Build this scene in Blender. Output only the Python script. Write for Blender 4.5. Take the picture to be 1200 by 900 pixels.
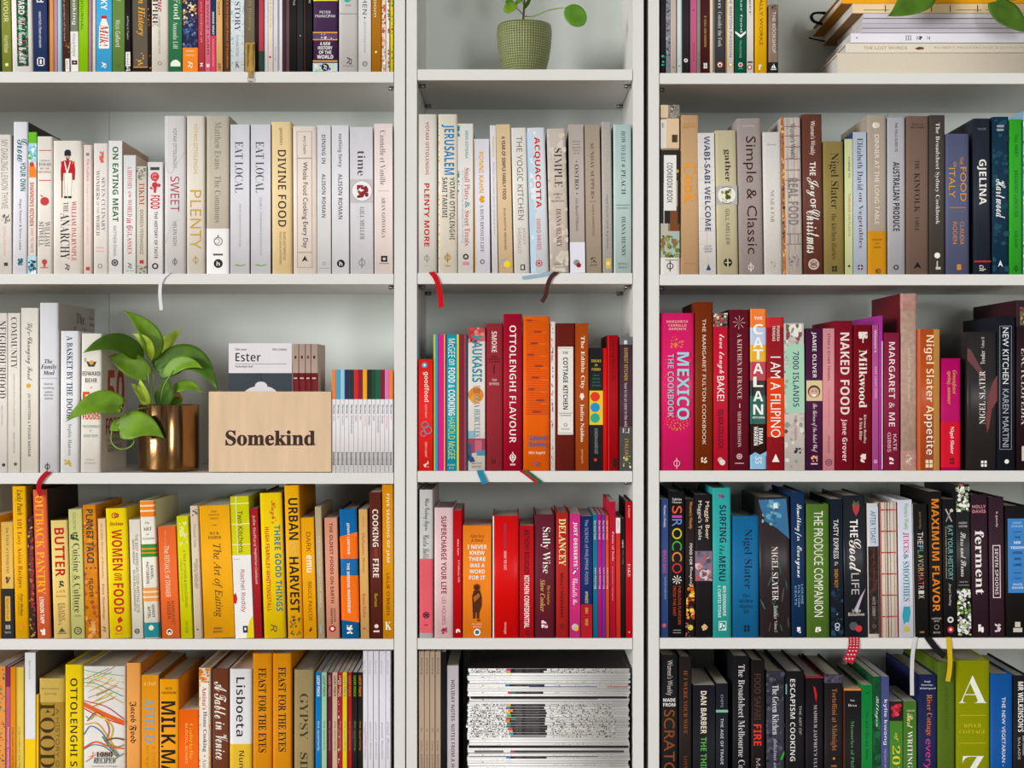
import bpy, bmesh, math, random
from mathutils import Vector, Matrix

for o in list(bpy.data.objects):
    bpy.data.objects.remove(o, do_unlink=True)
SC = bpy.context.scene
COL = SC.collection

# ---------------------------------------------------------------- camera
DC, S0, ZE = 2.45, 705.0, 1.30          # distance to the shelf fronts, pixels per metre there, eye height
F = DC * S0
cam = bpy.data.cameras.new('camera')
cam.sensor_width = 36.0
cam.lens = 36.0 * F / 1200.0
cam_o = bpy.data.objects.new('camera', cam)
COL.objects.link(cam_o)
cam_o.location = (0, -DC, ZE)
cam_o.rotation_euler = (math.pi / 2, 0, 0)
SC.camera = cam_o

# ---------------------------------------------------------------- light
world = bpy.data.worlds.new('world')
SC.world = world
world.use_nodes = True
wt = world.node_tree
bg = wt.nodes['Background']
# the dim room around: uneven walls and furniture, as seen in shiny things
wtc = wt.nodes.new('ShaderNodeTexCoord')
wmp = wt.nodes.new('ShaderNodeMapping')
wmp.inputs['Scale'].default_value = (5.0, 5.0, 0.5)
wns = wt.nodes.new('ShaderNodeTexNoise')
wns.inputs['Scale'].default_value = 1.0
wns.inputs['Detail'].default_value = 2.0
wrp = wt.nodes.new('ShaderNodeValToRGB')
wrp.color_ramp.elements[0].position, wrp.color_ramp.elements[0].color = 0.38, (0.10, 0.095, 0.088, 1)
wrp.color_ramp.elements[1].position, wrp.color_ramp.elements[1].color = 0.62, (0.98, 0.98, 0.97, 1)
wt.links.new(wtc.outputs['Generated'], wmp.inputs[0])
wt.links.new(wmp.outputs[0], wns.inputs[0])
wt.links.new(wns.outputs[0], wrp.inputs[0])
wt.links.new(wrp.outputs[0], bg.inputs[0])
bg.inputs[1].default_value = 0.42

def area(name, loc, target, sx, sy, power, col):
    l = bpy.data.lights.new(name, 'AREA')
    l.shape = 'RECTANGLE'
    l.size, l.size_y = sx, sy
    l.energy = power
    l.color = col
    o = bpy.data.objects.new(name, l)
    COL.objects.link(o)
    o.location = loc
    o.rotation_euler = (Vector(target) - Vector(loc)).to_track_quat('-Z', 'Y').to_euler()
    return o
area('window_daylight', (-9.0, -7.6, 2.5), (0.0, 0, 1.3), 4.2, 3.4, 1200, (1.0, 1.0, 0.985))
area('second_window_daylight', (2.6, -7.2, 2.1), (0.0, 0, 1.3), 1.1, 2.2, 125, (1.0, 1.0, 0.985))

SC.view_settings.view_transform = 'Standard'
SC.view_settings.look = 'None'
SC.view_settings.exposure = 0.0
SC.view_settings.gamma = 1.0
SC.view_settings.use_curve_mapping = False

# ---------------------------------------------------------------- helpers
def K(y): return (DC + y) / F
def PX(px, y=0.0): return (px - 600.0) * K(y)
def PZ(py, y=0.0): return ZE + (450.0 - py) * K(y)
def P(px, py, y=0.0): return Vector((PX(px, y), y, PZ(py, y)))

def lin(h):
    def f(c):
        c /= 255.0
        return c / 12.92 if c <= 0.04045 else ((c + 0.055) / 1.055) ** 2.4
    return (f(int(h[0:2], 16)), f(int(h[2:4], 16)), f(int(h[4:6], 16)), 1.0)

def mat(name, col=None, rough=0.5, metal=0.0, noise=None, bump=None, attr=False, spec=0.5):
    m = bpy.data.materials.new(name)
    m.use_nodes = True
    nt = m.node_tree
    b = nt.nodes['Principled BSDF']
    b.inputs['Roughness'].default_value = rough
    b.inputs['Metallic'].default_value = metal
    b.inputs['Specular IOR Level'].default_value = spec
    tc = nt.nodes.new('ShaderNodeTexCoord')
    src = None
    if attr:
        a = nt.nodes.new('ShaderNodeAttribute')
        a.attribute_name = 'Col'
        src = a.outputs['Color']
    if noise:                                     # (scale xyz, amount)
        mp = nt.nodes.new('ShaderNodeMapping')
        mp.inputs['Scale'].default_value = noise[0]
        nt.links.new(tc.outputs['Object'], mp.inputs[0])
        n = nt.nodes.new('ShaderNodeTexNoise')
        n.inputs['Scale'].default_value = 1.0
        n.inputs['Detail'].default_value = 3.0
        nt.links.new(mp.outputs[0], n.inputs[0])
        r = nt.nodes.new('ShaderNodeMapRange')
        r.inputs[1].default_value, r.inputs[2].default_value = 0.3, 0.7
        r.inputs[3].default_value, r.inputs[4].default_value = 1 - noise[1], 1 + noise[1] * 0.4
        nt.links.new(n.outputs[0], r.inputs[0])
        mx = nt.nodes.new('ShaderNodeMix')
        mx.data_type = 'RGBA'
        mx.blend_type = 'MULTIPLY'
        mx.inputs[0].default_value = 1.0
        if src: nt.links.new(src, mx.inputs[6])
        else: mx.inputs[6].default_value = lin(col)
        cb = nt.nodes.new('ShaderNodeCombineColor')
        for i in range(3): nt.links.new(r.outputs[0], cb.inputs[i])
        nt.links.new(cb.outputs[0], mx.inputs[7])
        src = mx.outputs[2]
    if src: nt.links.new(src, b.inputs['Base Color'])
    elif col: b.inputs['Base Color'].default_value = lin(col)
    if bump:                                      # (kind, scale xyz, strength)
        mp2 = nt.nodes.new('ShaderNodeMapping')
        mp2.inputs['Scale'].default_value = bump[1]
        nt.links.new(tc.outputs['Object'], mp2.inputs[0])
        if bump[0] == 'noise':
            t = nt.nodes.new('ShaderNodeTexNoise')
            t.inputs['Scale'].default_value = 1.0
        else:
            t = nt.nodes.new('ShaderNodeTexVoronoi')
            t.inputs['Scale'].default_value = 1.0
        nt.links.new(mp2.outputs[0], t.inputs[0])
        bp = nt.nodes.new('ShaderNodeBump')
        bp.inputs['Strength'].default_value = bump[2]
        bp.inputs['Distance'].default_value = 0.001
        nt.links.new(t.outputs[0], bp.inputs['Height'])
        nt.links.new(bp.outputs[0], b.inputs['Normal'])
    return m

M_WHITE = mat('white_melamine', 'dfddda', 0.42, noise=((6, 6, 6), 0.02))
M_BACK = mat('white_hardboard', 'dde4df', 0.6, noise=((4, 4, 4), 0.03))
M_WALL = mat('painted_plaster', 'b9b0a0', 0.9, noise=((9, 9, 9), 0.05))
M_FLOOR = mat('oak_boards', 'a08a70', 0.5, noise=((3, 40, 3), 0.3))
M_GLOSS = mat('gloss_printed_cover', None, 0.38, attr=True, noise=((25, 25, 9), 0.05), spec=0.3)
M_MATTE = mat('matte_printed_cover', None, 0.6, attr=True, noise=((40, 40, 15), 0.06), spec=0.18)
M_LINEN = mat('linen_book_cloth', None, 0.85, attr=True, noise=((900, 900, 500), 0.16), bump=('noise', (1500, 1500, 1500), 0.5), spec=0.1)
M_WOODP = mat('wood_grain_print', None, 0.5, attr=True, noise=((700, 60, 22), 0.3), spec=0.2)
M_WORN = mat('mottled_printed_cover', None, 0.5, attr=True, noise=((130, 130, 110), 0.2), spec=0.2)
M_PAGE = mat('page_block', 'e2d9c8', 0.85, noise=((2600, 4, 4), 0.3), spec=0.2)
M_PAGEG = mat('coated_page_block', 'dedbd6', 0.7, noise=((2600, 4, 4), 0.3), spec=0.2)
M_FAB = mat('woven_ribbon', None, 0.7, attr=True, noise=((700, 700, 700), 0.15), spec=0.08)
M_STEEL = mat('nickel_steel', '8f8f8c', 0.3, 1.0)
COVERS = {'g': M_GLOSS, 'm': M_MATTE, 'l': M_LINEN, 'w': M_WOODP, 'd': M_WORN}

def link(name, data, parent=None, loc=None):
    o = bpy.data.objects.new(name, data)
    COL.objects.link(o)
    if parent: o.parent = parent
    if loc is not None: o.location = loc
    return o

def thing(name, label, cat, loc=(0, 0, 0), rot=(0, 0, 0), group=None):
    o = bpy.data.objects.new(name, None)
    COL.objects.link(o)
    o.empty_display_size = 0.02
    o.location = loc
    o.rotation_euler = rot
    o['label'] = label
    o['category'] = cat
    if group: o['group'] = group
    return o

def tomesh(name, bm, mats, smooth=False):
    me = bpy.data.meshes.new(name)
    if smooth:
        for f in bm.faces: f.smooth = True
    bm.to_mesh(me)
    bm.free()
    for m in (mats if isinstance(mats, (list, tuple)) else [mats]): me.materials.append(m)
    return me

def box(bm, lo, hi, bev=0.0):
    r = bmesh.ops.create_cube(bm, size=1.0)
    c = [(lo[i] + hi[i]) / 2 for i in range(3)]
    s = [hi[i] - lo[i] for i in range(3)]
    for v in r['verts']:
        v.co = Vector((c[0] + v.co.x * s[0], c[1] + v.co.y * s[1], c[2] + v.co.z * s[2]))
    if bev:
        es = list({e for v in r['verts'] for e in v.link_edges})
        bmesh.ops.bevel(bm, geom=es, offset=bev, segments=2, affect='EDGES')

def lathe(bm, prof, n=64):
    rings = [[bm.verts.new((r * math.cos(2 * math.pi * i / n), r * math.sin(2 * math.pi * i / n), z)) for i in range(n)] for r, z in prof]
    for a, b in zip(rings, rings[1:]):
        for i in range(n):
            bm.faces.new((a[i], a[(i + 1) % n], b[(i + 1) % n], b[i]))
    return rings

def tube(bm, pts, r, n=8, taper=1.0):
    pts = [Vector(p) for p in pts]
    rings = []
    for i, p in enumerate(pts):
        d = (pts[min(i + 1, len(pts) - 1)] - pts[max(i - 1, 0)]).normalized()
        a = d.orthogonal().normalized() if not rings else (ax - d * ax.dot(d)).normalized()
        ax = a
        b = d.cross(a)
        rr = r * (1 + (taper - 1) * i / (len(pts) - 1))
        rings.append([bm.verts.new(p + (a * math.cos(2 * math.pi * k / n) + b * math.sin(2 * math.pi * k / n)) * rr) for k in range(n)])
    for a, b in zip(rings, rings[1:]):
        for k in range(n):
            bm.faces.new((a[k], a[(k + 1) % n], b[(k + 1) % n], b[k]))
    bm.faces.new(rings[0][::-1])
    bm.faces.new(rings[-1])

def spline(pts, n=12):
    pts = [Vector(p) for p in pts]
    q = [2 * pts[0] - pts[1]] + pts + [2 * pts[-1] - pts[-2]]
    out = []
    for i in range(1, len(q) - 2):
        for k in range(n):
            t = k / n
            out.append(0.5 * ((2 * q[i]) + (q[i + 1] - q[i - 1]) * t + (2 * q[i - 1] - 5 * q[i] + 4 * q[i + 1] - q[i + 2]) * t * t
                              + (3 * q[i] - q[i - 1] - 3 * q[i + 1] + q[i + 2]) * t ** 3))
    out.append(pts[-1])
    return out

# ---------------------------------------------------------------- lettering
ALPHA = {'b': (0x1D5D4, 0x1D5EE, 0x1D7EC), 's': (0x1D5A0, 0x1D5BA, 0x1D7E2), 'r': (0x1D400, 0x1D41A, 0x1D7CE),
         'i': (0x1D434, 0x1D44E, 0x1D7CE), 'q': (0x1D468, 0x1D482, 0x1D7CE), 'c': (0x1D4D0, 0x1D4EA, 0x1D7CE),
         'F': (0x1D56C, 0x1D586, 0x1D7CE), 'I': (0x1D608, 0x1D622, 0x1D7E2)}
STYLE = {'b': ('b', 0), 'M': ('b', -0.014), 's': ('s', 0), 'n': ('n', 0), 'r': ('r', 0), 'l': ('r', -0.011), 'i': ('i', 0), 'q': ('q', 0),
         'R': ('r', 0.016), 'c': ('c', 0), 'F': ('F', 0), 'I': ('I', 0)}
def glyphs(s, st):
    if st not in ALPHA: return s
    A, a, d = ALPHA[st]
    out = ''
    for ch in s:
        if 'A' <= ch <= 'Z': out += chr(A + ord(ch) - 65)
        elif 'a' <= ch <= 'z': out += '\u210e' if st == 'i' and ch == 'h' else chr(a + ord(ch) - 97)
        elif '0' <= ch <= '9': out += chr(d + ord(ch) - 48)
        else: out += ch
    return out
TCACHE = {}
def text_shape(s, style):
    """outline of a line of lettering, scaled to a unit box"""
    k = (s, style)
    if k not in TCACHE:
        st, off = STYLE[style]
        c = bpy.data.curves.new('lettering', 'FONT')
        c.body = glyphs(s, st)
        c.offset = off
        c.resolution_u = 5 if len(s) < 13 else 2
        o = bpy.data.objects.new('lettering', c)
        me = o.to_mesh()
        vs = [(v.co.x, v.co.y) for v in me.vertices]
        fs = [tuple(p.vertices) for p in me.polygons]
        o.to_mesh_clear()
        bpy.data.objects.remove(o)
        bpy.data.curves.remove(c)
        if vs:
            x0, x1 = min(v[0] for v in vs), max(v[0] for v in vs)
            y0, y1 = min(v[1] for v in vs), max(v[1] for v in vs)
            vs = [((v[0] - x0) / (x1 - x0), (v[1] - y0) / (y1 - y0)) for v in vs]
        TCACHE[k] = (vs, fs)
    return TCACHE[k]

# what can be printed on a spine: y0, y1 are heights in the photograph's pixels, x fractions of the spine's width
def V(s, st, c, y0, y1, cx=0.5, h=0.5): return ('V', s, st, c, y0, y1, cx, h)
def H(s, st, c, yc, hp, cx=0.5, w=0.75): return ('H', s, st, c, yc, hp, cx, w)
def N(y0, y1, c): return ('N', y0, y1, c)
def R(x0, x1, y0, y1, c): return ('R', x0, x1, y0, y1, c)
def C(cx, yc, r, c): return ('C', cx, yc, r, c)
def O(cx, yc, r, c, th=0.25): return ('O', cx, yc, r, c, th)
def T(pts, c): return ('T', pts, c)
def FR(x0, x1, y0, y1, t, c): return ('F', x0, x1, y0, y1, t, c)
def SCT(x0, x1, y0, y1, cols, n, size, seed=1, asp=1.0): return ('S', x0, x1, y0, y1, cols, n, size, seed, asp)
def LN(pts, t, c): return ('L', pts, t, c)
def PHI(cx, yc, r, c): return ('I', cx, yc, r, c)

BOOKS = {}
CTX = {}
RND = random.Random(7)

def ink(h):
    """printed colour"""
    r, g, b_, _ = lin(h)
    m = 0.3 * r + 0.55 * g + 0.15 * b_
    o = []
    for c in (r, g, b_):
        c = max(0.0, m + (c - m) * 1.04)
        o.append(min(0.93, 1.11 * c ** 1.07))
    return (*o, 1.0)

def build_cover(w, Hh, D, t, ts, r, bulge, zl, k, spine, side, items, linen):
    bm = bmesh.new()
    cl = bm.loops.layers.float_color.new('Col')
    def paint(f, c):
        for l in f.loops: l[cl] = c
    cs, cb = ink(spine), ink(side)
    arc = 4
    outer = [(-w / 2, D)]
    L = []
    for i in range(arc + 1):
        a = math.pi / 2 * i / arc
        L.append((-w / 2 + r - r * math.cos(a), r - r * math.sin(a)))
    mid = [((w / 2 - r) * q, 0.0) for q in (-.95, -.88, -.78, -.64, 0, .64, .78, .88, .95)]
    Rr = [(-x, y) for x, y in reversed(L)]
    prof = L + mid + Rr
    prof = [(x, y + bulge * abs(2 * x / w) ** 6) for x, y in prof]
    outer = [(-w / 2, D)] + prof + [(w / 2, D)]
    inner = [(w / 2 - t, D), (w / 2 - t, ts + bulge), (-w / 2 + t, ts + bulge), (-w / 2 + t, D)]
    poly = outer + inner
    lo = [bm.verts.new((x, y, 0)) for x, y in poly]
    hi = [bm.verts.new((x, y, Hh)) for x, y in poly]
    n = len(poly)
    for i in range(n):
        j = (i + 1) % n
        f = bm.faces.new((lo[i], lo[j], hi[j], hi[i]))
        isspine = 1 <= i < len(outer) - 2
        paint(f, cs if isspine else cb)
        if isspine: f.smooth = True
    paint(bm.faces.new(lo[::-1]), cb)
    paint(bm.faces.new(hi), cb)
    def yat(x):
        x = max(prof[0][0], min(prof[-1][0], x))
        for (xa, ya), (xb, yb) in zip(prof, prof[1:]):
            if xa <= x <= xb:
                return ya + (yb - ya) * ((x - xa) / (xb - xa) if xb > xa else 0)
        return 0.0
    lay = [0]
    def off():
        lay[0] += 1
        return 0.00013 + 0.000035 * lay[0]
    def flat(pts, c, e, mi=0):
        pts = [(max(-w / 2, min(w / 2, x)), z) for x, z in pts]
        xs = [x for x, z in pts]
        yf = 0.0 if min(xs) < 0 < max(xs) else min(yat(x) for x in xs)
        vs = [bm.verts.new((x, yf - e, max(0.0, min(Hh, z)))) for x, z in pts]
        if len(vs) > 2:
            try:
                f = bm.faces.new(vs)
                paint(f, c)
                f.material_index = mi
            except ValueError: pass
    def fx(f): return -w / 2 + f * w
    for it in items:
        kd = it[0]
        if kd in 'VH':
            _, s, st, c = it[:4]
            vs, fs = text_shape(s, st)
            if not vs: continue
            e = off()
            c = ink(c)
            if kd == 'V':
                _, _, _, _, y0, y1, cx, h = it
                za, zb = zl(y0), zl(y1)
                sg = 1 if y1 > y0 else -1
                pv = [(fx(cx) + sg * (v - 0.5) * h * w, za + (zb - za) * u) for u, v in vs]
            else:
                _, _, _, _, yc, hp, cx, wf = it
                zc = zl(yc)
                pv = [(fx(cx) + (u - 0.5) * wf * w, zc + (v - 0.5) * hp * k) for u, v in vs]
            bv = [bm.verts.new((x, -e, z)) for x, z in pv]
            for f in fs:
                try: paint(bm.faces.new([bv[i] for i in f]), c)
                except ValueError: pass
        elif kd == 'N':
            e = off()
            za, zb = max(0.0, min(Hh, zl(it[2]))), max(0.0, min(Hh, zl(it[1])))
            c = ink(it[3])
            pr = [(-w / 2 - e, min(D, 0.005))] + [(x * (1 + 2 * e / w), y - e) for x, y in prof] + [(w / 2 + e, min(D, 0.005))]
            a = [bm.verts.new((x, y, za)) for x, y in pr]
            b = [bm.verts.new((x, y, zb)) for x, y in pr]
            for i in range(len(pr) - 1):
                paint(bm.faces.new((a[i], a[i + 1], b[i + 1], b[i])), c)
        elif kd == 'R':
            _, x0, x1, y0, y1, c = it
            e = off()
            m = 5
            for q in range(m):
                xa, xb = fx(x0 + (x1 - x0) * q / m), fx(x0 + (x1 - x0) * (q + 1) / m)
                flat([(xa, zl(y1)), (xb, zl(y1)), (xb, zl(y0)), (xa, zl(y0))], ink(c), e)
        elif kd == 'C':
            _, cx, yc, r_, c = it
            flat([(fx(cx) + r_ * k * math.cos(a * math.pi / 10), zl(yc) + r_ * k * math.sin(a * math.pi / 10)) for a in range(20)], ink(c), off())
        elif kd in 'OI':
            cx, yc, r_, c = it[1:5]
            th = it[5] if kd == 'O' else 0.28
            e = off()
            for a in range(20):
                a0, a1 = a * math.pi / 10, (a + 1) * math.pi / 10
                ro, ri = r_ * k, r_ * k * (1 - th)
                flat([(fx(cx) + q * math.cos(b), zl(yc) + q * math.sin(b)) for q, b in ((ri, a0), (ro, a0), (ro, a1), (ri, a1))], ink(c), e)
            if kd == 'I':
                flat([(fx(cx) + dx * k * r_, zl(yc) + dz * k * r_) for dx, dz in ((-.16, -1.6), (.16, -1.6), (.16, 1.6), (-.16, 1.6))], ink(c), e)
        elif kd == 'L':
            pl = spline([(fx(x), 0, zl(y)) for x, y in it[1]], 6)
            hw, c, e = it[2] * k / 2, ink(it[3]), off()
            nn = []
            for i, p in enumerate(pl):
                dd = (pl[min(i + 1, len(pl) - 1)] - pl[max(i - 1, 0)]).normalized()
                nn.append(Vector((dd.z, 0, -dd.x)) * hw)
            for i in range(len(pl) - 1):
                q = [pl[i] + nn[i], pl[i + 1] + nn[i + 1], pl[i + 1] - nn[i + 1], pl[i] - nn[i]]
                flat([(max(-w / 2, min(w / 2, v.x)), v.z) for v in q], c, e)
        elif kd == 'T':
            flat([(fx(x), zl(y)) for x, y in it[1]], ink(it[2]), off())
        elif kd == 'F':
            _, x0, x1, y0, y1, t_, c = it
            e = off()
            c = ink(c)
            xa, xb, za, zb, tt = fx(x0), fx(x1), zl(y1), zl(y0), t_ * k
            for q in (((xa, za), (xb, za), (xb, za + tt), (xa, za + tt)), ((xa, zb - tt), (xb, zb - tt), (xb, zb), (xa, zb)),
                      ((xa, za), (xa + tt, za), (xa + tt, zb), (xa, zb)), ((xb - tt, za), (xb, za), (xb, zb), (xb - tt, zb))):
                flat(q, c, e)
        elif kd == 'S':
            _, x0, x1, y0, y1, cols, num, size, seed, asp = it
            rr = random.Random(seed)
            e = off()
            xa, xb = fx(x0), fx(x1)
            for q in range(num):
                cx, cz = rr.uniform(xa, xb), zl(rr.uniform(y0, y1))
                rx, a0 = size * k * rr.uniform(0.5, 1.2), rr.uniform(0, 6.3)
                rz = rx * asp
                if asp != 1.0 and asp > 0: a0 = rr.uniform(-0.5, 0.5)
                pts = []
                m = 7
                for j in range(m):
                    a = 2 * math.pi * j / m
                    dx, dz = rx * math.cos(a) * rr.uniform(.7, 1.1), rz * math.sin(a) * rr.uniform(.7, 1.1)
                    X_ = max(xa, min(xb, cx + dx * math.cos(a0) - dz * math.sin(a0)))
                    pts.append((X_, max(zl(y1), min(zl(y0), cz + dx * math.sin(a0) + dz * math.cos(a0)))))
                flat(pts, ink(rr.choice(cols)), e + q * 2e-7)
    return bm

def book(x0, x1, top, col, label, *items, l=0.0, cov=None, k='p', m='m', d=None, yo=None, key=None, name='book', cat='book',
         bot=None, group=None, pg=None, ribbon=None):
    """a book standing with its spine to the front; x0, x1 at its foot, top: pixels of the photograph; l: how far its head leans"""
    bpx = CTX['bot'] if bot is None else bot
    zs = PZ(bpx)
    y = (0.002 + RND.random() * 0.003) if yo is None else yo
    kk = K(y)
    w = max(0.0012, (x1 - x0 - 0.25) * kk)
    Hh = PZ(top, y) - zs
    D = d / 1000 if d else min(0.225, max(0.105, Hh * RND.uniform(0.70, 0.80)))
    hard = k == 'h'
    t = min(0.0024 if hard else 0.0005, w * 0.16)
    ts = 0.0022 if hard else 0.0006
    r = min(0.0016 if hard else 0.0008, w * 0.22)
    bulge = min(0.0022, w * 0.06) if hard else 0.0
    th = math.asin(max(-0.3, min(0.3, l * kk / Hh)))
    zl = lambda py: PZ(py, y) - zs
    cx = PX((x0 + x1) / 2, y)
    root = thing(name, label, cat, (cx, y, zs + abs(math.sin(th)) * w / 2 + 0.0002), (0, th, 0), group or CTX.get('group'))
    bm = build_cover(w, Hh, D, t, ts, r, bulge, zl, kk, col, cov or col, items, m)
    link('cover', tomesh('cover', bm, COVERS[m]), root)
    ins = 0.003 if hard else 0.0004
    pb = bmesh.new()
    box(pb, (-w / 2 + t, ts + bulge, ins * 0.8), (w / 2 - t, D - ins, Hh - ins))
    link('pages', tomesh('pages', pb, pg or (M_PAGE if RND.random() < .5 else M_PAGEG)), root)
    if key: BOOKS[key] = root
    return root
b = book

def flat_book(x0, x1, yt, yb, col, label, *items, zy=0.0075, yo=0.006, d=190, k='p', m='m', cov=None, name='book', cat='book', group=None, pg=None, rz=0.0):
    """a book lying flat, spine to the front, head to the left; printed items take x pixels for their length"""
    kk = K(yo)
    w, Hh = (yb - yt - 0.3) * kk, (x1 - x0) * kk
    D = d / 1000
    hard = k == 'h'
    t, ts = min(0.0024 if hard else 0.0004, w * .16), (0.0022 if hard else 0.0005)
    r = min(0.0015 if hard else 0.0006, w * 0.2)
    zl = lambda px: Hh - (px - x0) * kk
    z = PZ((yt + yb) / 2, zy)
    root = thing(name, label, cat, (PX(x1, yo), yo, z), (0, -math.pi / 2, rz), group)
    bm = build_cover(w, Hh, D, t, ts, r, 0, zl, kk, col, cov or col, items, m)
    link('cover', tomesh('cover', bm, COVERS[m]), root)
    ins = 0.003 if hard else 0.0004
    pb = bmesh.new()
    box(pb, (-w / 2 + t, ts, ins * .8), (w / 2 - t, D - ins, Hh - ins))
    link('pages', tomesh('pages', pb, pg or M_PAGEG), root)
    return root

def strip(bm, pts, wid, th, col, axis=(1, 0, 0), cl=None):
    """a ribbon along pts; wid across the given axis"""
    ax = Vector(axis).normalized()
    ring = []
    for i, p in enumerate(pts):
        d = (pts[min(i + 1, len(pts) - 1)] - pts[max(i - 1, 0)]).normalized()
        a = (ax - d * ax.dot(d)).normalized()
        n = d.cross(a).normalized()
        ring.append([bm.verts.new(p + a * (sx * wid / 2) + n * (sn * th / 2)) for sx, sn in ((-1, -1), (1, -1), (1, 1), (-1, 1))])
    fs = []
    for r0, r1 in zip(ring, ring[1:]):
        for q in range(4):
            fs.append(bm.faces.new((r0[q], r0[(q + 1) % 4], r1[(q + 1) % 4], r1[q])))
    fs.append(bm.faces.new(ring[0][::-1]))
    fs.append(bm.faces.new(ring[-1]))
    if cl is not None:
        for f in fs:
            for lp in f.loops: lp[cl] = lin(col)

def ribbon(key, pix, wid_px, col, shelf_px, label=None, axis=(1, 0, 0), checks=None, halves=None):
    """a ribbon marker: from under the book, over the shelf's front edge, down through the given pixels"""
    root = BOOKS[key]
    bm = bmesh.new()
    cl = bm.loops.layers.float_color.new('Col')
    z = PZ(shelf_px) + 0.0007
    x = PX(pix[0][0])
    pts = [Vector((x, 0.0016, z)), Vector((x, -0.0008, z))] if not axis[2] else [P(pix[0][0], pix[0][1] - .4, -.0008)]
    for px, py, yy in pix[1:]:
        pts.append(P(px, py, yy))
    pts = spline(pts, 6)
    wd = wid_px / S0
    if halves:
        for s, c in ((-1, halves[0]), (1, halves[1])):
            strip(bm, [p + Vector((s * wd / 4, 0, 0)) for p in pts], wd / 2, 0.0003, c, axis, cl)
    else:
        strip(bm, pts, wd, 0.0003, col, axis, cl)
        if checks:
            for i in range(3):
                o_ = Vector(((i - 1) * wd * 0.3, -0.0003, 0.0))
                for j in range(2, len(pts) - 1, 2):
                    strip(bm, [pts[j] + o_, pts[j].lerp(pts[j + 1], .6) + o_], wd * 0.14, 0.0003, checks, axis, cl)
    o = link('ribbon_marker', tomesh('ribbon_marker', bm, M_FAB), root)
    bpy.context.view_layer.update()
    o.matrix_parent_inverse = root.matrix_world.inverted()
    if label: o['label'] = label
    return o
# ---------------------------------------------------------------- the room
def struct(name, lo, hi, m):
    bm = bmesh.new()
    box(bm, lo, hi)
    o = link(name, tomesh(name, bm, m))
    o['kind'] = 'structure'
struct('floor', (-6, -12, -0.05), (6, 0.34, 0), M_FLOOR)
struct('wall_back', (-6, 0.30, 0), (6, 0.36, 2.7), M_WALL)

# ---------------------------------------------------------------- bookcases
CASE_D, BACK_Y, CASE_H = 0.285, 0.262, 2.37
def bookcase(label, x0, x1, tops, pt=12.6, seam=None, nopin=()):
    """x0, x1: outer faces, tops: shelf tops with their undersides, all in pixels at the front plane"""
    a, c = PX(x0), PX(x1)
    t = pt / S0
    root = thing('bookcase', label, 'bookcase', ((a + c) / 2, 0, 0), group='white bookcases side by side')
    cx = (a + c) / 2
    for xa, xb in ((a, a + t), (c - t, c)):
        bm = bmesh.new()
        box(bm, (xa - cx, 0, 0), (xb - cx, CASE_D, CASE_H), 0.0006)
        link('side_panel', tomesh('side_panel', bm, M_WHITE), root)
    bm = bmesh.new()
    box(bm, (a + t - cx, 0, CASE_H - t), (c - t - cx, CASE_D, CASE_H), 0.0006)
    link('top_panel', tomesh('top_panel', bm, M_WHITE), root)
    bm = bmesh.new()
    box(bm, (a + t - cx, 0.02, 0), (c - t - cx, 0.036, 0.075))
    link('plinth', tomesh('plinth', bm, M_WHITE), root)
    xs = [a + t * 0.6 - cx] + ([PX(seam, BACK_Y) - cx] if seam else []) + [c - t * 0.6 - cx]
    for xa, xb in zip(xs, xs[1:]):
        bm = bmesh.new()
        box(bm, (xa + 0.0004, BACK_Y, 0.05), (xb - 0.0004, BACK_Y + 0.004, CASE_H - 0.005))
        link('back_panel', tomesh('back_panel', bm, M_BACK), root)
    pin_bm = bmesh.new()
    bmesh.ops.create_cone(pin_bm, segments=12, radius1=0.0032, radius2=0.0032, depth=0.011, cap_ends=True, matrix=Matrix.Rotation(math.pi / 2, 4, 'Y'))
    pin = tomesh('shelf_pin', pin_bm, M_STEEL, True)
    for yt, yb in tops:
        bm = bmesh.new()
        box(bm, (a + t + 0.0008 - cx, 0.0, PZ(yb)), (c - t - 0.0008 - cx, BACK_Y - 0.0006, PZ(yt)), 0.0005)
        sh = link('shelf', tomesh('shelf', bm, M_WHITE), root)
        if 0 < yt < 900:
            for sd, px in (('l', a + t + 0.0062 - cx), ('r', c - t - 0.0062 - cx)):
                if (yt, sd) in nopin: continue
                for py in (0.035, 0.215):
                    link('shelf_pin', pin, sh, (px, py, PZ(yb) - 0.0033))
    return root
SH = {'L': [(-148, -135), (84, 96.6), (320.8, 333), (554, 567), (748.8, 761.4), (981, 994), (1213, 1226)],
      'M': [(-151, -138), (81.3, 94), (320, 332.7), (552, 565), (748, 761), (981, 994), (1213, 1226)],
      'R': [(-147, -134), (85.6, 98.3), (321.6, 334.2), (551.6, 564.6), (747.6, 760.4), (980, 993), (1212, 1225)]}
bookcase('wide white bookcase on the left holding the brass plant pot and plywood box', -89, 474.8, SH['L'], 12.9, seam=128, nopin=((554, 'r'), (748.8, 'r')))
bookcase('narrow white bookcase in the middle with the green pot on its top shelf', 476.2, 754.4, SH['M'], nopin=((748, 'l'),))
bookcase('wide white bookcase on the right holding the black and maroon books', 760, 1325, SH['R'], seam=1040)
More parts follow.
